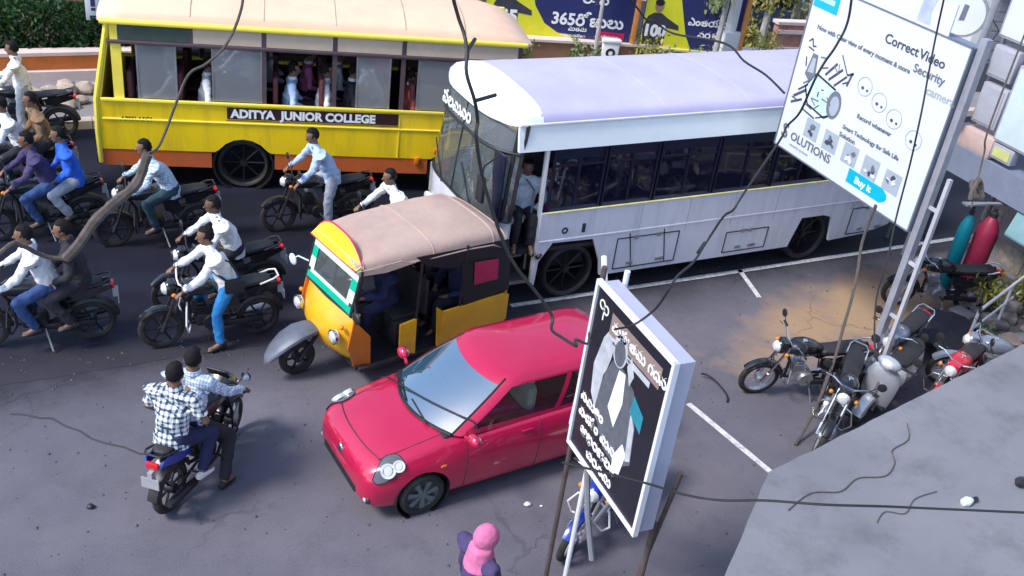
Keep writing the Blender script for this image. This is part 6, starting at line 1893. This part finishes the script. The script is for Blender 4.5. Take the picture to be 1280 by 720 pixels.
b = MB(); b.box((-.002, 0, SH + .002), (.03, SW, .02)); b.box((-.002, 0, .004), (.03, SW, .02)); b.box((-.002, SW / 2, SH / 2), (.03, .02, SH)); b.box((-.002, -SW / 2, SH / 2), (.03, .02, SH)); b.build("edge_trim", GREYLT, SB, sharp=20)
def sflat(pts, m, name, x=-.0085):
    b = MB(); b.prism([(x, SW / 2 - u, v) for u, v in pts], (-.0015, 0, 0)); return b.build(name, m, SB, sharp=20)
def st(u, v): return basis((0, -1, 0), (0, 0, 1), (-1, 0, 0), (-.0105, SW / 2 - u, v))
sflat([(.03, 2.10), (.50, 2.10), (.50, 2.40), (.03, 2.40)], TEALB, "blue_block")
sflat([(.10, 2.20), (.42, 2.20), (.42, 2.27), (.10, 2.27)], mat("sign_pale_teal", (.4, .75, .85), .5), "blue_block_text", -.0105)
for u in (1.15, 1.55):
    b = MB(); b.prism([(-.016, SW / 2 - p[0], p[1]) for p in uov(u, SH + .20, .17, .17)], (-.002, 0, 0)); b.build("header_circle", mat("sign_mint", (.72, .82, .78), .5), SB, sharp=20)
b = MB(); b.prism([(-.016, SW / 2 - p[0], p[1]) for p in [(1.78, SH + .05), (1.80, SH + .36), (2.0, SH + .36), (1.96, SH + .2), (2.0, SH + .05)]], (-.002, 0, 0)); b.build("header_shape", mat("sign_lavender", (.42, .48, .78), .5), SB, sharp=20)
text("lettering", "Correct", .17, DKBL, SB, st(1.40, 2.06), bold=.003)
text("lettering", "Video", .17, DKBL, SB, st(1.98, 2.06), bold=.003)
text("lettering", "Security", .15, GREYLT, SB, st(1.96, 1.88), bold=.003)
text("lettering", "camera", .15, GREYL2, SB, st(2.36 - .12, 1.70), bold=.002)
text("lettering", "Now with Clear view of every moment & more", .088, GREYLT, SB, st(.22, 1.83), bold=.003)
# drawn bullet camera on a bracket
def seg3(p, q, w, m=DKBL, x=-.0085):
    p = V(p[0], p[1], 0); q = V(q[0], q[1], 0); d = (q - p).normalized(); n_ = V(-d.y, d.x, 0) * w / 2
    return sflat([((p + n_).x, (p + n_).y), ((q + n_).x, (q + n_).y), ((q - n_).x, (q - n_).y), ((p - n_).x, (p - n_).y)], m, "drawn_line", x)
sflat([(.30, 1.02), (.44, 1.26), (.86, 1.18), (1.00, .92), (.78, .74), (.42, .80)], mat("drawing_mint", (.50, .66, .68), .5), "drawing")
sflat(uov(.90, .98, .13, .20), GREYLT, "drawing", -.0100)
sflat(uov(.91, .97, .085, .14), GREYL2, "drawing", -.0115)
sflat([(.22, 1.18), (.28, 1.50), (.38, 1.50), (.42, 1.22), (.34, 1.10)], GREYLT, "drawing", -.0100)
sflat([(.26, 1.22), (.30, 1.44), (.36, 1.44), (.38, 1.24)], GREYL2, "drawing", -.0115)
for p, q, w in (((.30, 1.02), (.42, .80), .03), ((.42, .80), (.78, .74), .028), ((.44, 1.26), (.86, 1.18), .03), ((.60, 1.30), (.76, 1.52), .035), ((.68, 1.26), (.88, 1.48), .035), ((.80, 1.22), (.98, 1.42), .03), ((.80, 1.66), (.98, 1.44), .018), ((.98, 1.44), (1.08, 1.50), .03), ((1.02, 1.3), (1.06, 1.5), .03), ((.12, .80), (.34, .98), .04), ((.10, .70), (.30, .82), .035), ((.18, .92), (.34, 1.06), .03), ((.30, 1.02), (.44, 1.26), .02), ((.78, .74), (1.0, .92), .03), ((.36, .70), (.62, .66), .025), ((.64, .68), (.86, .80), .02)):
    seg3(p, q, w)
for u, v in ((1.32, 1.42), (1.62, 1.32), (1.92, 1.22), (2.30, 1.10)):
    b = MB(); b.lathe([(.118, -.0015), (.128, -.0015), (.128, .0015), (.118, .0015)], (-.0095, SW / 2 - u, v), 'x', 22, True); b.build("drawn_ring", GREYL2, SB)
    sflat(uov(u - .03, v - .03, .025, .022, 10), DKBL, "drawn_dot"); sflat(uov(u + .055, v - .04, .018, .018, 10), DKBL, "drawn_dot")
text("lettering", "Record whenever", .085, GREYLT, SB, st(1.34, .99), bold=.003)
text("lettering", "Smart Technology for Safe Life", .082, GREYLT, SB, st(1.16, .76), bold=.003)
text("lettering", "Solution", .09, GREYLT, SB, st(1.14, .64), bold=.003)
rng = random.Random(41)
for i in range(5):
    u = .50 + i * .39; v = .50 - .01 * i
    sflat([(u, v - .14), (u + .27, v - .14), (u + .27, v + .14), (u, v + .14)], GREYL2, "thumbnail")
    for k in range(6):
        cu, cv = u + rng.uniform(.06, .21), v + rng.uniform(-.09, .09)
        m_ = rng.choice((GREYLT, DKBL, SIGNW, GREYLT))
        n_ = rng.randint(4, 7)
        sflat([(cu + rng.uniform(.02, .055) * math.cos(6.283 * q / n_), cv + rng.uniform(.015, .05) * math.sin(6.283 * q / n_)) for q in range(n_)], m_, "thumbnail_picture", -.0102 - .0016 * k)
for p, q in (((.14, 1.62), (.20, 1.68)), ((.20, 1.68), (.24, 1.58)), ((.24, 1.58), (.30, 1.60)), ((.16, 1.55), (.28, 1.53))):
    seg3(p, q, .022)
for k in range(16):
    p = (rng.uniform(.2, 1.0), rng.uniform(.70, 1.5)); a_ = rng.uniform(0, 3.1); l_ = rng.uniform(.05, .16)
    seg3(p, (p[0] + l_ * math.cos(a_), p[1] + l_ * math.sin(a_)), rng.uniform(.010, .024), rng.choice((DKBL, GREYLT)), -.0132)
text("lettering", "S", .30, GREYLT, SB, st(.08, .17), bold=.006)
text("lettering", "OLUTIONS", .17, GREYLT, SB, st(.28, .20), bold=.004)
text("lettering", "security systems", .06, GREYL2, SB, st(.30, .11), bold=.001)
sflat([(1.48, .12), (2.10, .12), (2.18, .17), (2.20, .22), (2.18, .27), (2.10, .32), (1.48, .32)], TEALB, "teal_pill")
text("lettering", "Buy it", .13, WHITEPR, SB, st(1.62, .17), bold=.004)
# pole: two rails with rungs, on the near side
b = MB(); b.box((.1, -SW / 2 - .06, -.25), (.10, .09, 5.6)); b.build("pole", mat("sign_pole_steel", (.34, .35, .40), .5, .3, var=.15), SB, sharp=20)
b = MB(); b.box((.1, -SW / 2 - .24, -1.1), (.05, .05, 3.9)); b.build("rail", mat("worn_white_rail", (.45, .45, .49), .55, var=.2, dirt=(.25, .22, .22), damt=.6), SB, sharp=20)
for k in range(5):
    b = MB(); b.box((.1, -SW / 2 - .16, -2.8 + k * .8), (.04, .15, .04)); b.build("rung", MATS["worn_white_rail"], SB, sharp=20)

# ------------------------------------------------------------------ building with the concrete ledge on the camera's side
LEDGE = thing("ledge_building", "building under the camera with its pale grey concrete ledge at the lower right", "building", (0, 0, 0))
b = MB()
top = [(4.82, 4.58), (8.72, 5.54), (15.0, 7.06), (15.0, 1.0), (3.6, 1.0), (3.6, 3.53)]
edge_pts = []
for i in range(len(top)):
    p, q = top[i], top[(i + 1) % len(top)]
    n_ = 60 if i < 2 else 30 if i == 5 else 1
    for k in range(n_):
        x, y = lerp(p[0], q[0], k / n_), lerp(p[1], q[1], k / n_)
        if n_ > 1 and k: 
            w = .014 * noise.noise(V(x * 5, y * 5, 0)) + (.03 * max(0, noise.noise(V(x * 2.3, y * 2.3, 4)) - .25))
            x += -w * .4; y -= w
        edge_pts.append((x, y))
b.prism([(x, y, 2.88) for x, y in edge_pts], (0, 0, .12)); b.build("concrete_ledge", G_CONC, LEDGE, sharp=20)
b = MB(); b.box((9.4, .4, 1.44), (11.5, 1.2, 2.87)); b.build("wall", FACW, LEDGE, sharp=20)
for x in (5.2, 8.8, 12.6):
    b = MB(); b.box((x, 3.6 + (x - 5.2) * .22, 1.44), (.3, .3, 2.87)); b.build("column", FACW, LEDGE, sharp=20)
for k in range(3):
    f = MB(); f.box((5.9 + k * 3.2, 1.03, 1.15), (2.2, .08, 2.2)); fo = f.build("shutter", GREYMET, LEDGE, sharp=20)
    for q in range(8):
        p = MB(); p.box((5.9 + k * 3.2, 1.08, .2 + q * .26), (2.1, .02, .2)); p.build("slat", GREYMET, fo, sharp=20)

# ------------------------------------------------------------------ neighbouring shop on the right
SHOP = thing("shop_building", "neighbouring shop building with stacked signboards over a blue grey canopy at the right edge", "building", (15.6, 6.0, 0))
SHW = mat("shop_wall_paint", (.40, .36, .37), .8, var=.15, dirt=(.25, .25, .28), damt=.5)
b = MB(); b.box((4.2, .85, 3.6), (8.4, 9.7, 7.2)); b.build("wall", SHW, SHOP, sharp=20)
b = MB(); b.box((-.70, 1.9, 2.22), (1.38, 7.8, .10)); b.build("canopy", mat("blue_grey_sheet", (.24, .28, .38), .5, .2, var=.08), SHOP, sharp=20)
b = MB(); b.box((-1.41, 1.9, 2.06), (.04, 7.8, .50)); b.build("fascia", MATS["blue_grey_sheet"], SHOP, sharp=20)
b = MB(); b.prism([(-1.36, -1.6, 1.80), (-1.36, 4.1, 1.80), (-1.62, 4.0, 1.42), (-1.62, -1.6, 1.42)], (0, 0, .03)); b.build("awning", mat("teal_awning", (.16, .30, .33), .6, var=.12), SHOP, sharp=20)
PALEBRD = mat("pale_teal_board", (.55, .66, .68), .5, var=.06)
GREYBRD = mat("grey_board", (.36, .37, .42), .5, var=.08)
for y0, y1, z0, z1, m in ((4.2, 5.75, 4.20, 5.7, SIGNW), (5.2, 5.72, 3.55, 4.08, GREYBRD), (3.9, 5.12, 2.62, 3.92, PALEBRD), (4.62, 5.06, 2.34, 2.60, mat("yellow_green_box", (.55, .58, .22), .5, var=.1)), (2.3, 3.8, 2.9, 4.4, SIGNW), (5.15, 5.68, 2.75, 3.45, GREYBRD), (.5, 2.2, 2.8, 4.6, PALEBRD)):
    f = MB(); f.box((-1.24, (y0 + y1) / 2, (z0 + z1) / 2), (.16, y1 - y0, z1 - z0), bv=.02); fo = f.build("signboard", GREYBRD, SHOP)
    p = MB(); p.box((-1.325, (y0 + y1) / 2, (z0 + z1) / 2), (.014, y1 - y0 - .1, z1 - z0 - .1)); p.build("sign_face", m, fo, sharp=20)
b = MB(); b.box((-1.0, 5.45, 2.46), (.7, .8, .36), bv=.03); b.build("counter_box", mat("pinkish_panel", (.52, .38, .35), .7, var=.12), SHOP)
for y in (.6, 2.25, 3.85, 5.76):
    b = MB(); b.box((-1.12, y, 4.0), (.06, .06, 3.5)); b.build("gantry_post", GREYMET, SHOP, sharp=20)
for y, z in ((3.0, 2.55), (5.3, 4.9)):
    f = MB(); f.box((-.22, y, z), (.4, .8, .55), bv=.03); fo = f.build("air_conditioner", WHITEP, SHOP)
    p = MB(); p.lathe([(.0, 0), (.2, 0), (.2, .02), (0, .02)], (-.435, y - .12, z), 'x', 16); p.build("fan_grille", GREYMET, fo)
POSTERS = [mat("torn_poster_%s" % n_, c, .7, var=.35, scale=9) for n_, c in (("cream", (.50, .44, .36)), ("grey", (.34, .36, .40)), ("yellow", (.50, .44, .12)), ("teal", (.20, .36, .38)), ("pink", (.42, .24, .24)))]
rng = random.Random(5)
for j in range(3):
    for i in range(9):
        y = 5.5 - i * .62 + rng.uniform(-.05, .05); z = .35 + j * .52 + rng.uniform(-.04, .04)
        w, h = rng.uniform(.34, .56), rng.uniform(.3, .46)
        b = MB(); b.box((-.012, y, z), (.012, w, h), rot=Matrix.Rotation(rng.uniform(-.12, .12), 3, 'X')); b.build("poster", rng.choice(POSTERS), SHOP, sharp=20)
for y in (5.62, 3.4, 1.2):
    b = MB(); b.tube([(-.05, y, 0), (-.05, y, 7)], .035, 8); b.build("drain_pipe", GREYMET, SHOP)
t = thing("street_pole", "slim grey pole with meter boxes and coiled cables beside the shop signboards", "pole", (14.1, 11.86, 0))
b = MB(); b.tube([(0, 0, 0), (0, 0, 8)], [.07, .05], 10); b.build("pole", GREYMET, t)
for z in (3.0, 3.75):
    b = MB(); b.box((-.05, -.08, z), (.26, .2, .36), bv=.03); b.build("meter_box", WHITEP, t)
b = MB()
for k in range(6):
    a = k * 1.05
    b.tube([(0, 0, 3.0 + k * .3), (.2 * math.cos(a), .2 * math.sin(a), 2.8 + k * .3), (.1 * math.cos(a), .12 * math.sin(a), 2.5 + k * .3), (0, 0, 2.3 + k * .3)], .010, 5)
b.build("cable_coil", BLACK, t)
t = thing("round_sign", "pale oval hanging sign with a dark mark beside the top of the tall white sign", "sign", (14.2, 12.5, 3.45), R(-60))
b = MB(); b.lathe([(0, -.03), (.36, -.03), (.38, 0), (.36, .03), (0, .03)], (0, 0, .9), 'y', 28); b.build("disc", SIGNW, t)
b = MB(); b.lathe([(.37, -.035), (.40, -.035), (.40, .035), (.37, .035)], (0, 0, .9), 'y', 28, True); b.build("rim", GREYMET, t)
b = MB(); b.prism([(-.04, -.034, .78), (.05, -.034, .80), (.06, -.034, 1.05), (-.02, -.034, 1.06)], (0, -.004, 0)); b.build("mark", GREYLT, t)
b = MB(); b.cyl((0, .06, -3.45), (0, .06, 1.3), .04, n=8); b.build("post", GREYMET, t)
t = thing("shop_row", "grey row of shops with shutters far down the road beyond the tall white sign", "building", (27.0, 22.0, 0), R(-20))
b = MB(); b.box((5, 2.5, 2.6), (12, 5, 5.2)); b.build("wall", FACW, t, sharp=20)
b = MB(); b.box((5, -.5, 2.75), (12.2, 1.2, .12)); b.build("sunshade", G_CONC, t, sharp=20)
for k in range(4):
    f = MB(); f.box((.6 + k * 2.9, -.03, 1.2), (2.3, .08, 2.4)); fo = f.build("shutter", GREYMET, t, sharp=20)
    f = MB(); f.box((.6 + k * 2.9, -.05, 3.4), (2.4, .12, .7)); f.build("shop_board", [BOXGREY, REDB, SIGNW, BLUEW][k], t, sharp=20)
    for q in range(7):
        p = MB(); p.box((.6 + k * 2.9, -.08, .25 + q * .3), (2.2, .02, .24)); p.build("slat", GREYMET, fo, sharp=20)

# cylinders, stones, plants and boards on the ground at the right
def gas(label, x, y, h, r, m):
    t = thing("tall_cylinder", label, "cylinder", (x, y, 0), group=None)
    b = MB(); b.lathe([(r * .8, 0), (r, .05), (r, h * .78), (r * .92, h * .86), (r * .55, h * .95), (r * .3, h)], (0, 0, 0), 'z', 20); b.build("body", m, t)
    b = MB(); b.lathe([(r * .36, h - .02), (r * .36, h + .06), (r * .2, h + .08), (r * .2, h + .14), (0, h + .14)], (0, 0, 0), 'z', 12); b.build("cap", BLACK, t)
    return t
gas("tall teal cylinder standing by the sign pole beside the maroon one", 13.75, 10.55, 1.55, .12, mat("teal_enamel", (.0, .20, .26), .4, var=.1))
gas("thick maroon cylinder with dark cap beside the slimmer teal one", 14.1, 10.40, 1.55, .18, mat("maroon_enamel", (.30, .02, .06), .4, var=.12))
t = thing("flat_cap_board", "dark flat paddle shaped board lying over the two cylinders", "board", (13.85, 10.5, 1.72), R(-10))
b = MB(); b.prism([(-.34, -.06, 0), (-.34, .08, 0), (.1, .03, .02), (.5, .03, .02), (.5, -.04, .02), (.1, -.03, .02)], (0, 0, .03)); b.build("board", GREYMET, t, sharp=20)
rng = random.Random(77)
STN = mat("grey_paving_stone", (.24, .23, .24), .9, var=.25, scale=5, bump=.3, bscale=25)
STN2 = mat("pinkish_stone", (.34, .26, .23), .9, var=.25, scale=5, bump=.3, bscale=25)
for i in range(26):
    x = 12.6 + (i % 7) * .42 + rng.uniform(-.12, .12); y = 8.3 + (i // 7) * .42 + (i % 7) * .10 + rng.uniform(-.1, .1)
    s_ = rng.uniform(.13, .22)
    b = MB(); b.box((0, 0, s_ * .35), (s_ * 2, s_ * 1.6, s_ * .7), bv=.04)
    b.v = [tuple(Vector(v) * (1 + .22 * noise.noise(Vector(v) * 4 + V(i, 0, 0)))) for v in b.v]
    o = b.build("paving_stone", STN if rng.random() < .65 else STN2, loc=(x, y, 0)); o.rotation_euler = (rng.uniform(-.1, .1), rng.uniform(-.1, .1), rng.uniform(0, 3))
    tag(o, "rough loose stone lying among the plants at the right edge", "stone", "loose stones at the right edge")
for i, (x, y, m, r_, h_, lab) in enumerate([
        (13.9, 9.75, LEAF_YEL, .34, .85, "yellow flowered plant nearest the maroon cylinder"),
        (13.0, 9.0, LEAF_PALE, .28, .45, "pale plant behind the pale wheeled motorcycle"),
        (14.6, 9.5, LEAF_YEL, .38, .95, "large yellow green plant in the middle of the loose stones"),
        (14.4, 8.8, LEAF_YEL, .26, .45, "yellow plant at the foot of the concrete ledge corner"),
        (15.0, 9.9, LEAF_PALE, .3, .6, "pale green plant under the shop awning"),
        (14.3, 8.4, LEAF_YEL, .22, .36, "small yellow plant right beside the ledge edge"),
        (15.1, 9.1, LEAF_PALE, .26, .5, "pale plant at the right frame edge among stones")]):
    shrub(lab, (x, y, 0), r_, h_, 300, m, .12, name="plant", cat="plant", group="plants among the stones at the right", seed=90 + i)
t = thing("handrail", "pale pipe handrail running over the stones at the right edge", "railing", (12.6, 8.9, 0), R(22))
b = MB(); b.cyl((0, 0, .8), (4.2, 0, .8), .025, n=8); b.cyl((0, 0, .45), (4.2, 0, .45), .02, n=8); b.build("rail", FRAMEW, t)
for k in range(4):
    b = MB(); b.cyl((k * 1.4, 0, 0), (k * 1.4, 0, .82), .025, n=8); b.build("post", FRAMEW, t)
t = thing("tarpaulin", "dark grey tarpaulin draped over a rack behind the red motorcycle", "tarpaulin", (12.3, 9.15, 0), R(15))
b = MB()
n = 12
vs = [V(-.65 + 1.3 * i / n, -.5 + 1.0 * j / n, .42 + .10 * noise.noise(V(i * .4, j * .4, 0)) - .28 * max(0, abs(j / n - .5) * 2 - .55) - .3 * max(0, abs(i / n - .5) * 2 - .7)) for i in range(n + 1) for j in range(n + 1)]
b.add(vs, [(i * (n + 1) + j, (i + 1) * (n + 1) + j, (i + 1) * (n + 1) + j + 1, i * (n + 1) + j + 1) for i in range(n) for j in range(n)])
b.build("sheet", CLOTH_DARK, t)
b = MB()
for x in (-.5, .5):
    for y in (-.35, .35): b.cyl((x, y, 0), (x, y, .38), .02, n=6)
b.build("rack", GREYMET, t)
# ------------------------------------------------------------------ cables and dry creepers hanging in front of the building
CABLE = mat("black_cable", (0.015, 0.015, 0.017), 0.6, var=.2)
def cable(label, pts, r, m=CABLE, name="hanging_cable", cat="cable", extra=None, group="loose cables hanging before the building"):
    t = thing(name, label, cat, pts[-1], group=group)
    o = V(*pts[-1])
    P = cr_spline([tuple(V(*p) - o) for p in pts], 5)
    b = MB(); b.tube(P, r, 6); b.build("strand", m, t)
    for q, rr, mm in (extra or []):
        b = MB()
        Q = cr_spline([tuple(V(*p) - o) for p in q], 5)
        rs = [rr * (1 + .35 * noise.noise(V(i * .7, 3, 0))) for i in range(len(Q))] if rr > .012 else rr
        b.tube(Q, rs, 7); b.build("branch", mm, t)
    return t
cable("cable with a thick dry creeper hanging before the left end of the yellow bus",
      [(1.2, 4.9, 9.6), (0.95, 4.6, 7.6), (0.788, 4.45, 6.862), (0.75, 4.42, 6.69), (0.68, 4.38, 6.564), (0.585, 4.3, 6.51), (0.507, 4.28, 6.47), (0.445, 4.28, 6.33), (0.402, 4.28, 6.22), (0.36, 4.25, 6.153), (0.315, 4.2, 6.15)], .0065, TWIG,
      extra=[([(0.315, 4.2, 6.15), (0.266, 4.2, 6.02), (0.19, 4.18, 5.96), (0.13, 4.12, 5.94), (0.07, 4.08, 5.90), (0.01, 4.08, 5.811), (-0.052, 4.1, 5.73)], .022, TWIG),
             ([(-0.052, 4.1, 5.73), (-0.115, 4.1, 5.74), (-0.163, 4.08, 5.78), (-0.21, 4.0, 5.86), (-0.28, 3.95, 5.87), (-.6, 3.8, 5.6), (-1.4, 3.2, 5.2)], .010, TWIG)])
cable("black cable with two stub ends hanging before the front of the white bus",
      [(1.5, 4.8, 9.4), (1.68, 4.62, 7.4), (1.755, 4.54, 6.84), (1.81, 4.54, 6.66), (1.84, 4.5, 6.57), (1.83, 4.42, 6.51), (1.815, 4.36, 6.42), (1.86, 4.33, 6.29), (1.90, 4.36, 6.17), (1.89, 4.33, 6.09), (1.98, 4.35, 5.8), (2.15, 4.3, 5.4), (2.35, 4.26, 5.14), (2.43, 4.22, 5.02), (2.40, 4.15, 4.98), (2.40, 4.02, 5.01), (2.45, 3.94, 5.0), (2.60, 4.2, 4.85), (3.2, 5.0, 4.2), (3.96, 6.2, 3.4)], .0095,
      extra=[([(1.83, 4.42, 6.51), (1.90, 4.50, 6.545)], .010, CABLE), ([(1.86, 4.33, 6.29), (2.0, 4.40, 6.29)], .010, CABLE)])
cable("long thin cable running from the tall white sign down to the black poster box",
      [(3.6, 4.2, 9.2), (3.70, 4.1, 7.6), (3.763, 4.05, 6.99), (3.80, 4.05, 6.77), (3.74, 4.02, 6.65), (3.63, 3.95, 6.585), (3.57, 3.92, 6.50), (3.58, 3.97, 6.31), (3.58, 4.04, 6.20), (3.53, 4.01, 6.13), (3.25, 3.85, 5.92), (3.05, 3.66, 5.93), (3.03, 3.7, 5.87), (2.98, 3.72, 5.72), (2.85, 3.62, 5.67), (2.74, 3.58, 5.62), (2.70, 3.58, 5.53), (2.71, 3.66, 5.38), (2.63, 3.70, 5.27), (2.50, 3.68, 5.27)], .0068,
      extra=[([(2.9, 3.67, 5.69), (3.0, 3.76, 5.69)], .008, CABLE)])
cable("thin cable hanging across the right part of the tall white sign down before the scooter",
      [(4.0, 3.9, 9.2), (4.06, 3.80, 7.5), (4.07, 3.74, 7.05), (4.11, 3.74, 6.8), (4.06, 3.66, 6.62), (3.97, 3.55, 6.51), (3.94, 3.50, 6.38), (3.97, 3.50, 6.18), (3.98, 3.48, 5.89), (3.92, 3.39, 5.69), (3.89, 3.35, 5.5), (3.84, 3.25, 5.36), (3.74, 3.1, 5.3)], .0052)
cable("thin dark wire lying across the bonnet and windscreen of the red car",
      [(3.2, 9.42, .78), (3.233, 9.199, 0.914), (3.259, 9.019, 0.970), (3.311, 8.862, 1.012), (3.357, 8.74, 1.028), (3.458, 8.498, 1.066), (3.571, 8.3, 1.083), (3.691, 8.128, 1.088), (3.749, 8.053, 1.09), (3.827, 7.983, 1.07), (3.86, 7.93, 1.0)], .010, group="wires fallen on vehicles")
cable("thin black cable running low over the concrete ledge",
      [(2.6, 4.1, 4.0), (3.007, 3.80, 4.0), (3.22, 3.65, 3.98), (3.373, 3.50, 4.03), (3.52, 3.3, 4.17), (3.74, 3.08, 4.28), (4.04, 2.96, 4.30), (4.249, 2.90, 4.29), (5.2, 2.2, 4.6), (6.5, 1.0, 5.2)], .0075)
cable("dry creeper hanging from the tall white sign down before the parked motorcycles",
      [(10.08, 9.22, 2.66), (10.02, 9.184, 2.111), (9.861, 8.946, 1.773), (9.683, 8.733, 1.468), (9.483, 8.528, 1.166), (9.302, 8.335, 0.924), (9.101, 8.151, 0.685), (8.856, 7.958, 0.401), (8.576, 7.784, 0.116), (8.394, 7.678, 0.02)], .022, TWIG, group="dry creepers")
cable("clump of tangled dark wire hanging before the grey sunshade",
      [(6.9, 5.3, 9.2), (6.3, 4.95, 7.0), (6.06, 4.78, 5.85), (6.10, 4.77, 5.59), (6.03, 4.68, 5.39), (5.9, 4.55, 5.27)], .007, TWIG,
      extra=[([(6.03, 4.68, 5.42), (6.12, 4.72, 5.36), (6.06, 4.62, 5.30), (5.95, 4.6, 5.34), (6.0, 4.7, 5.40)], .022, TWIG), ([(6.0, 4.66, 5.42), (5.92, 4.6, 5.32), (6.1, 4.66, 5.31)], .018, TWIG)])
cable("dark pole like cable crossing the street trees above the white bus roof",
      [(3.2, 7.0, 9.5), (4.2, 7.9, 6.6), (5.114, 8.2, 5.62), (5.30, 8.2, 5.52), (5.45, 8.05, 5.44), (5.2, 6.9, 5.72), (5.137, 6.5, 5.70), (5.25, 6.33, 5.64), (5.29, 6.10, 5.57)], .010)
# small things on the ledge and the ground
t = thing("cable_loop", "black cable loop lying on the ground right of the black poster box", "cable", (7.9, 9.0, .012))
b = MB(); b.tube([V(.05 + .17 * math.cos(a), .03 + .32 * math.sin(a), .012 + .05 * max(0, math.sin(a))) for a in [R(-70 + i * 12) for i in range(14)]], .014, 6); b.build("strand", CABLE, t)
t = thing("fallen_bulb", "small white lamp lying on the concrete ledge near the bottom edge", "lamp", (6.14, 3.82, 3.03))
b = MB(); b.lathe([(0, 0), (.03, .005), (.042, .04), (.03, .08), (.02, .10)], (0, 0, 0), 'x', 14); b.build("bulb", LENS, t)
b = MB(); b.lathe([(.021, .10), (.021, .15), (0, .155)], (0, 0, 0), 'x', 12); b.build("socket", BLACK, t)
t = thing("dark_scrap", "small dark lump lying on the concrete ledge at the right frame edge", "scrap", (6.83, 3.86, 3.005))
b = MB(); b.ell((0, 0, .04), (.07, .05, .045), 9, 6); b.v = [tuple(Vector(v) * (1 + .3 * noise.noise(Vector(v) * 14))) for v in b.v]; b.build("lump", BLACK, t)
cable("black cable lying across the concrete ledge", [(4.7, 4.16, 3.010), (5.0, 4.27, 3.010), (5.25, 4.22, 3.010), (5.5, 4.31, 3.010), (5.75, 4.27, 3.010), (5.95, 4.38, 3.010), (6.05, 4.52, 3.010), (6.3, 4.6, 3.010), (6.45, 4.78, 3.010)], .005, TWIG, group="cables lying on the ledge")
cable("short thin cable lying on the concrete ledge left of the fallen lamp", [(5.3, 3.85, 3.010), (5.45, 3.93, 3.010), (5.6, 3.87, 3.010), (5.8, 3.98, 3.010), (6.05, 4.0, 3.010)], .004, TWIG, group="cables lying on the ledge")
for i, (x, y, s_, m, lab) in enumerate([(4.47, 7.61, .05, WHITEP, "small white scrap of litter on the ground beside the red car"), (4.62, 7.55, .022, WHITEP, "tiny white scrap right of the larger litter"), (-.17, 8.87, .05, BLACK, "small dark stone on the pale shoulder at the lower left")]):
    b = MB(); b.ell((0, 0, s_ * .4), (s_, s_ * .7, s_ * .45), 9, 6); b.v = [tuple(Vector(v) * (1 + .35 * noise.noise(Vector(v) * 20 + V(i, 0, 0)))) for v in b.v]
    o = b.build("litter" if i < 2 else "small_stone", m, loc=(x, y, .004)); tag(o, lab, "litter" if i < 2 else "stone")
# ------------------------------------------------------------------ one mesh per separate piece where a part was made as a pair
def split_loose(o):
    me = o.data
    n = len(me.vertices)
    par = list(range(n))
    def find(a):
        while par[a] != a:
            par[a] = par[par[a]]; a = par[a]
        return a
    for e in me.edges:
        a, c = find(e.vertices[0]), find(e.vertices[1])
        if a != c: par[a] = c
    roots = {}
    for p in me.polygons: roots.setdefault(find(p.vertices[0]), []).append(p)
    if len(roots) < 2: return
    items = list(roots.values())
    for k, polys in enumerate(items):
        idx = sorted({v for p in polys for v in p.vertices}); mp = {v: i for i, v in enumerate(idx)}
        m2 = bpy.data.meshes.new(o.name.split('.')[0])
        m2.from_pydata([me.vertices[v].co[:] for v in idx], [], [tuple(mp[v] for v in p.vertices) for p in polys])
        for x in me.materials: m2.materials.append(x)
        m2.polygons.foreach_set("use_smooth", [True] * len(m2.polygons)); m2.set_sharp_from_angle(angle=R(35)); m2.update()
        if k == 0: first = m2
        else:
            q = bpy.data.objects.new(o.name.split('.')[0], m2); COL.objects.link(q); q.parent = o.parent; q.matrix_local = o.matrix_local.copy()
    o.data = first
SPLIT = {"wheel_arch", "wheel_well", "panel_seam", "pillar", "wiper", "waist_rail", "wheel_well", "step", "cross_arm", "side_lamp", "hatch_latch", "windscreen_seal", "rear_lamp", "seat_cover", "bracket", "clamp_tube", "rail", "band", "plinth", "side_lining", "fuel_cap_marks", "brace", "footpeg", "window_sash", "weld", "print_shape"}
for o in list(COL.objects):
    if o.type == 'MESH' and o.name.split('.')[0] in SPLIT: split_loose(o)
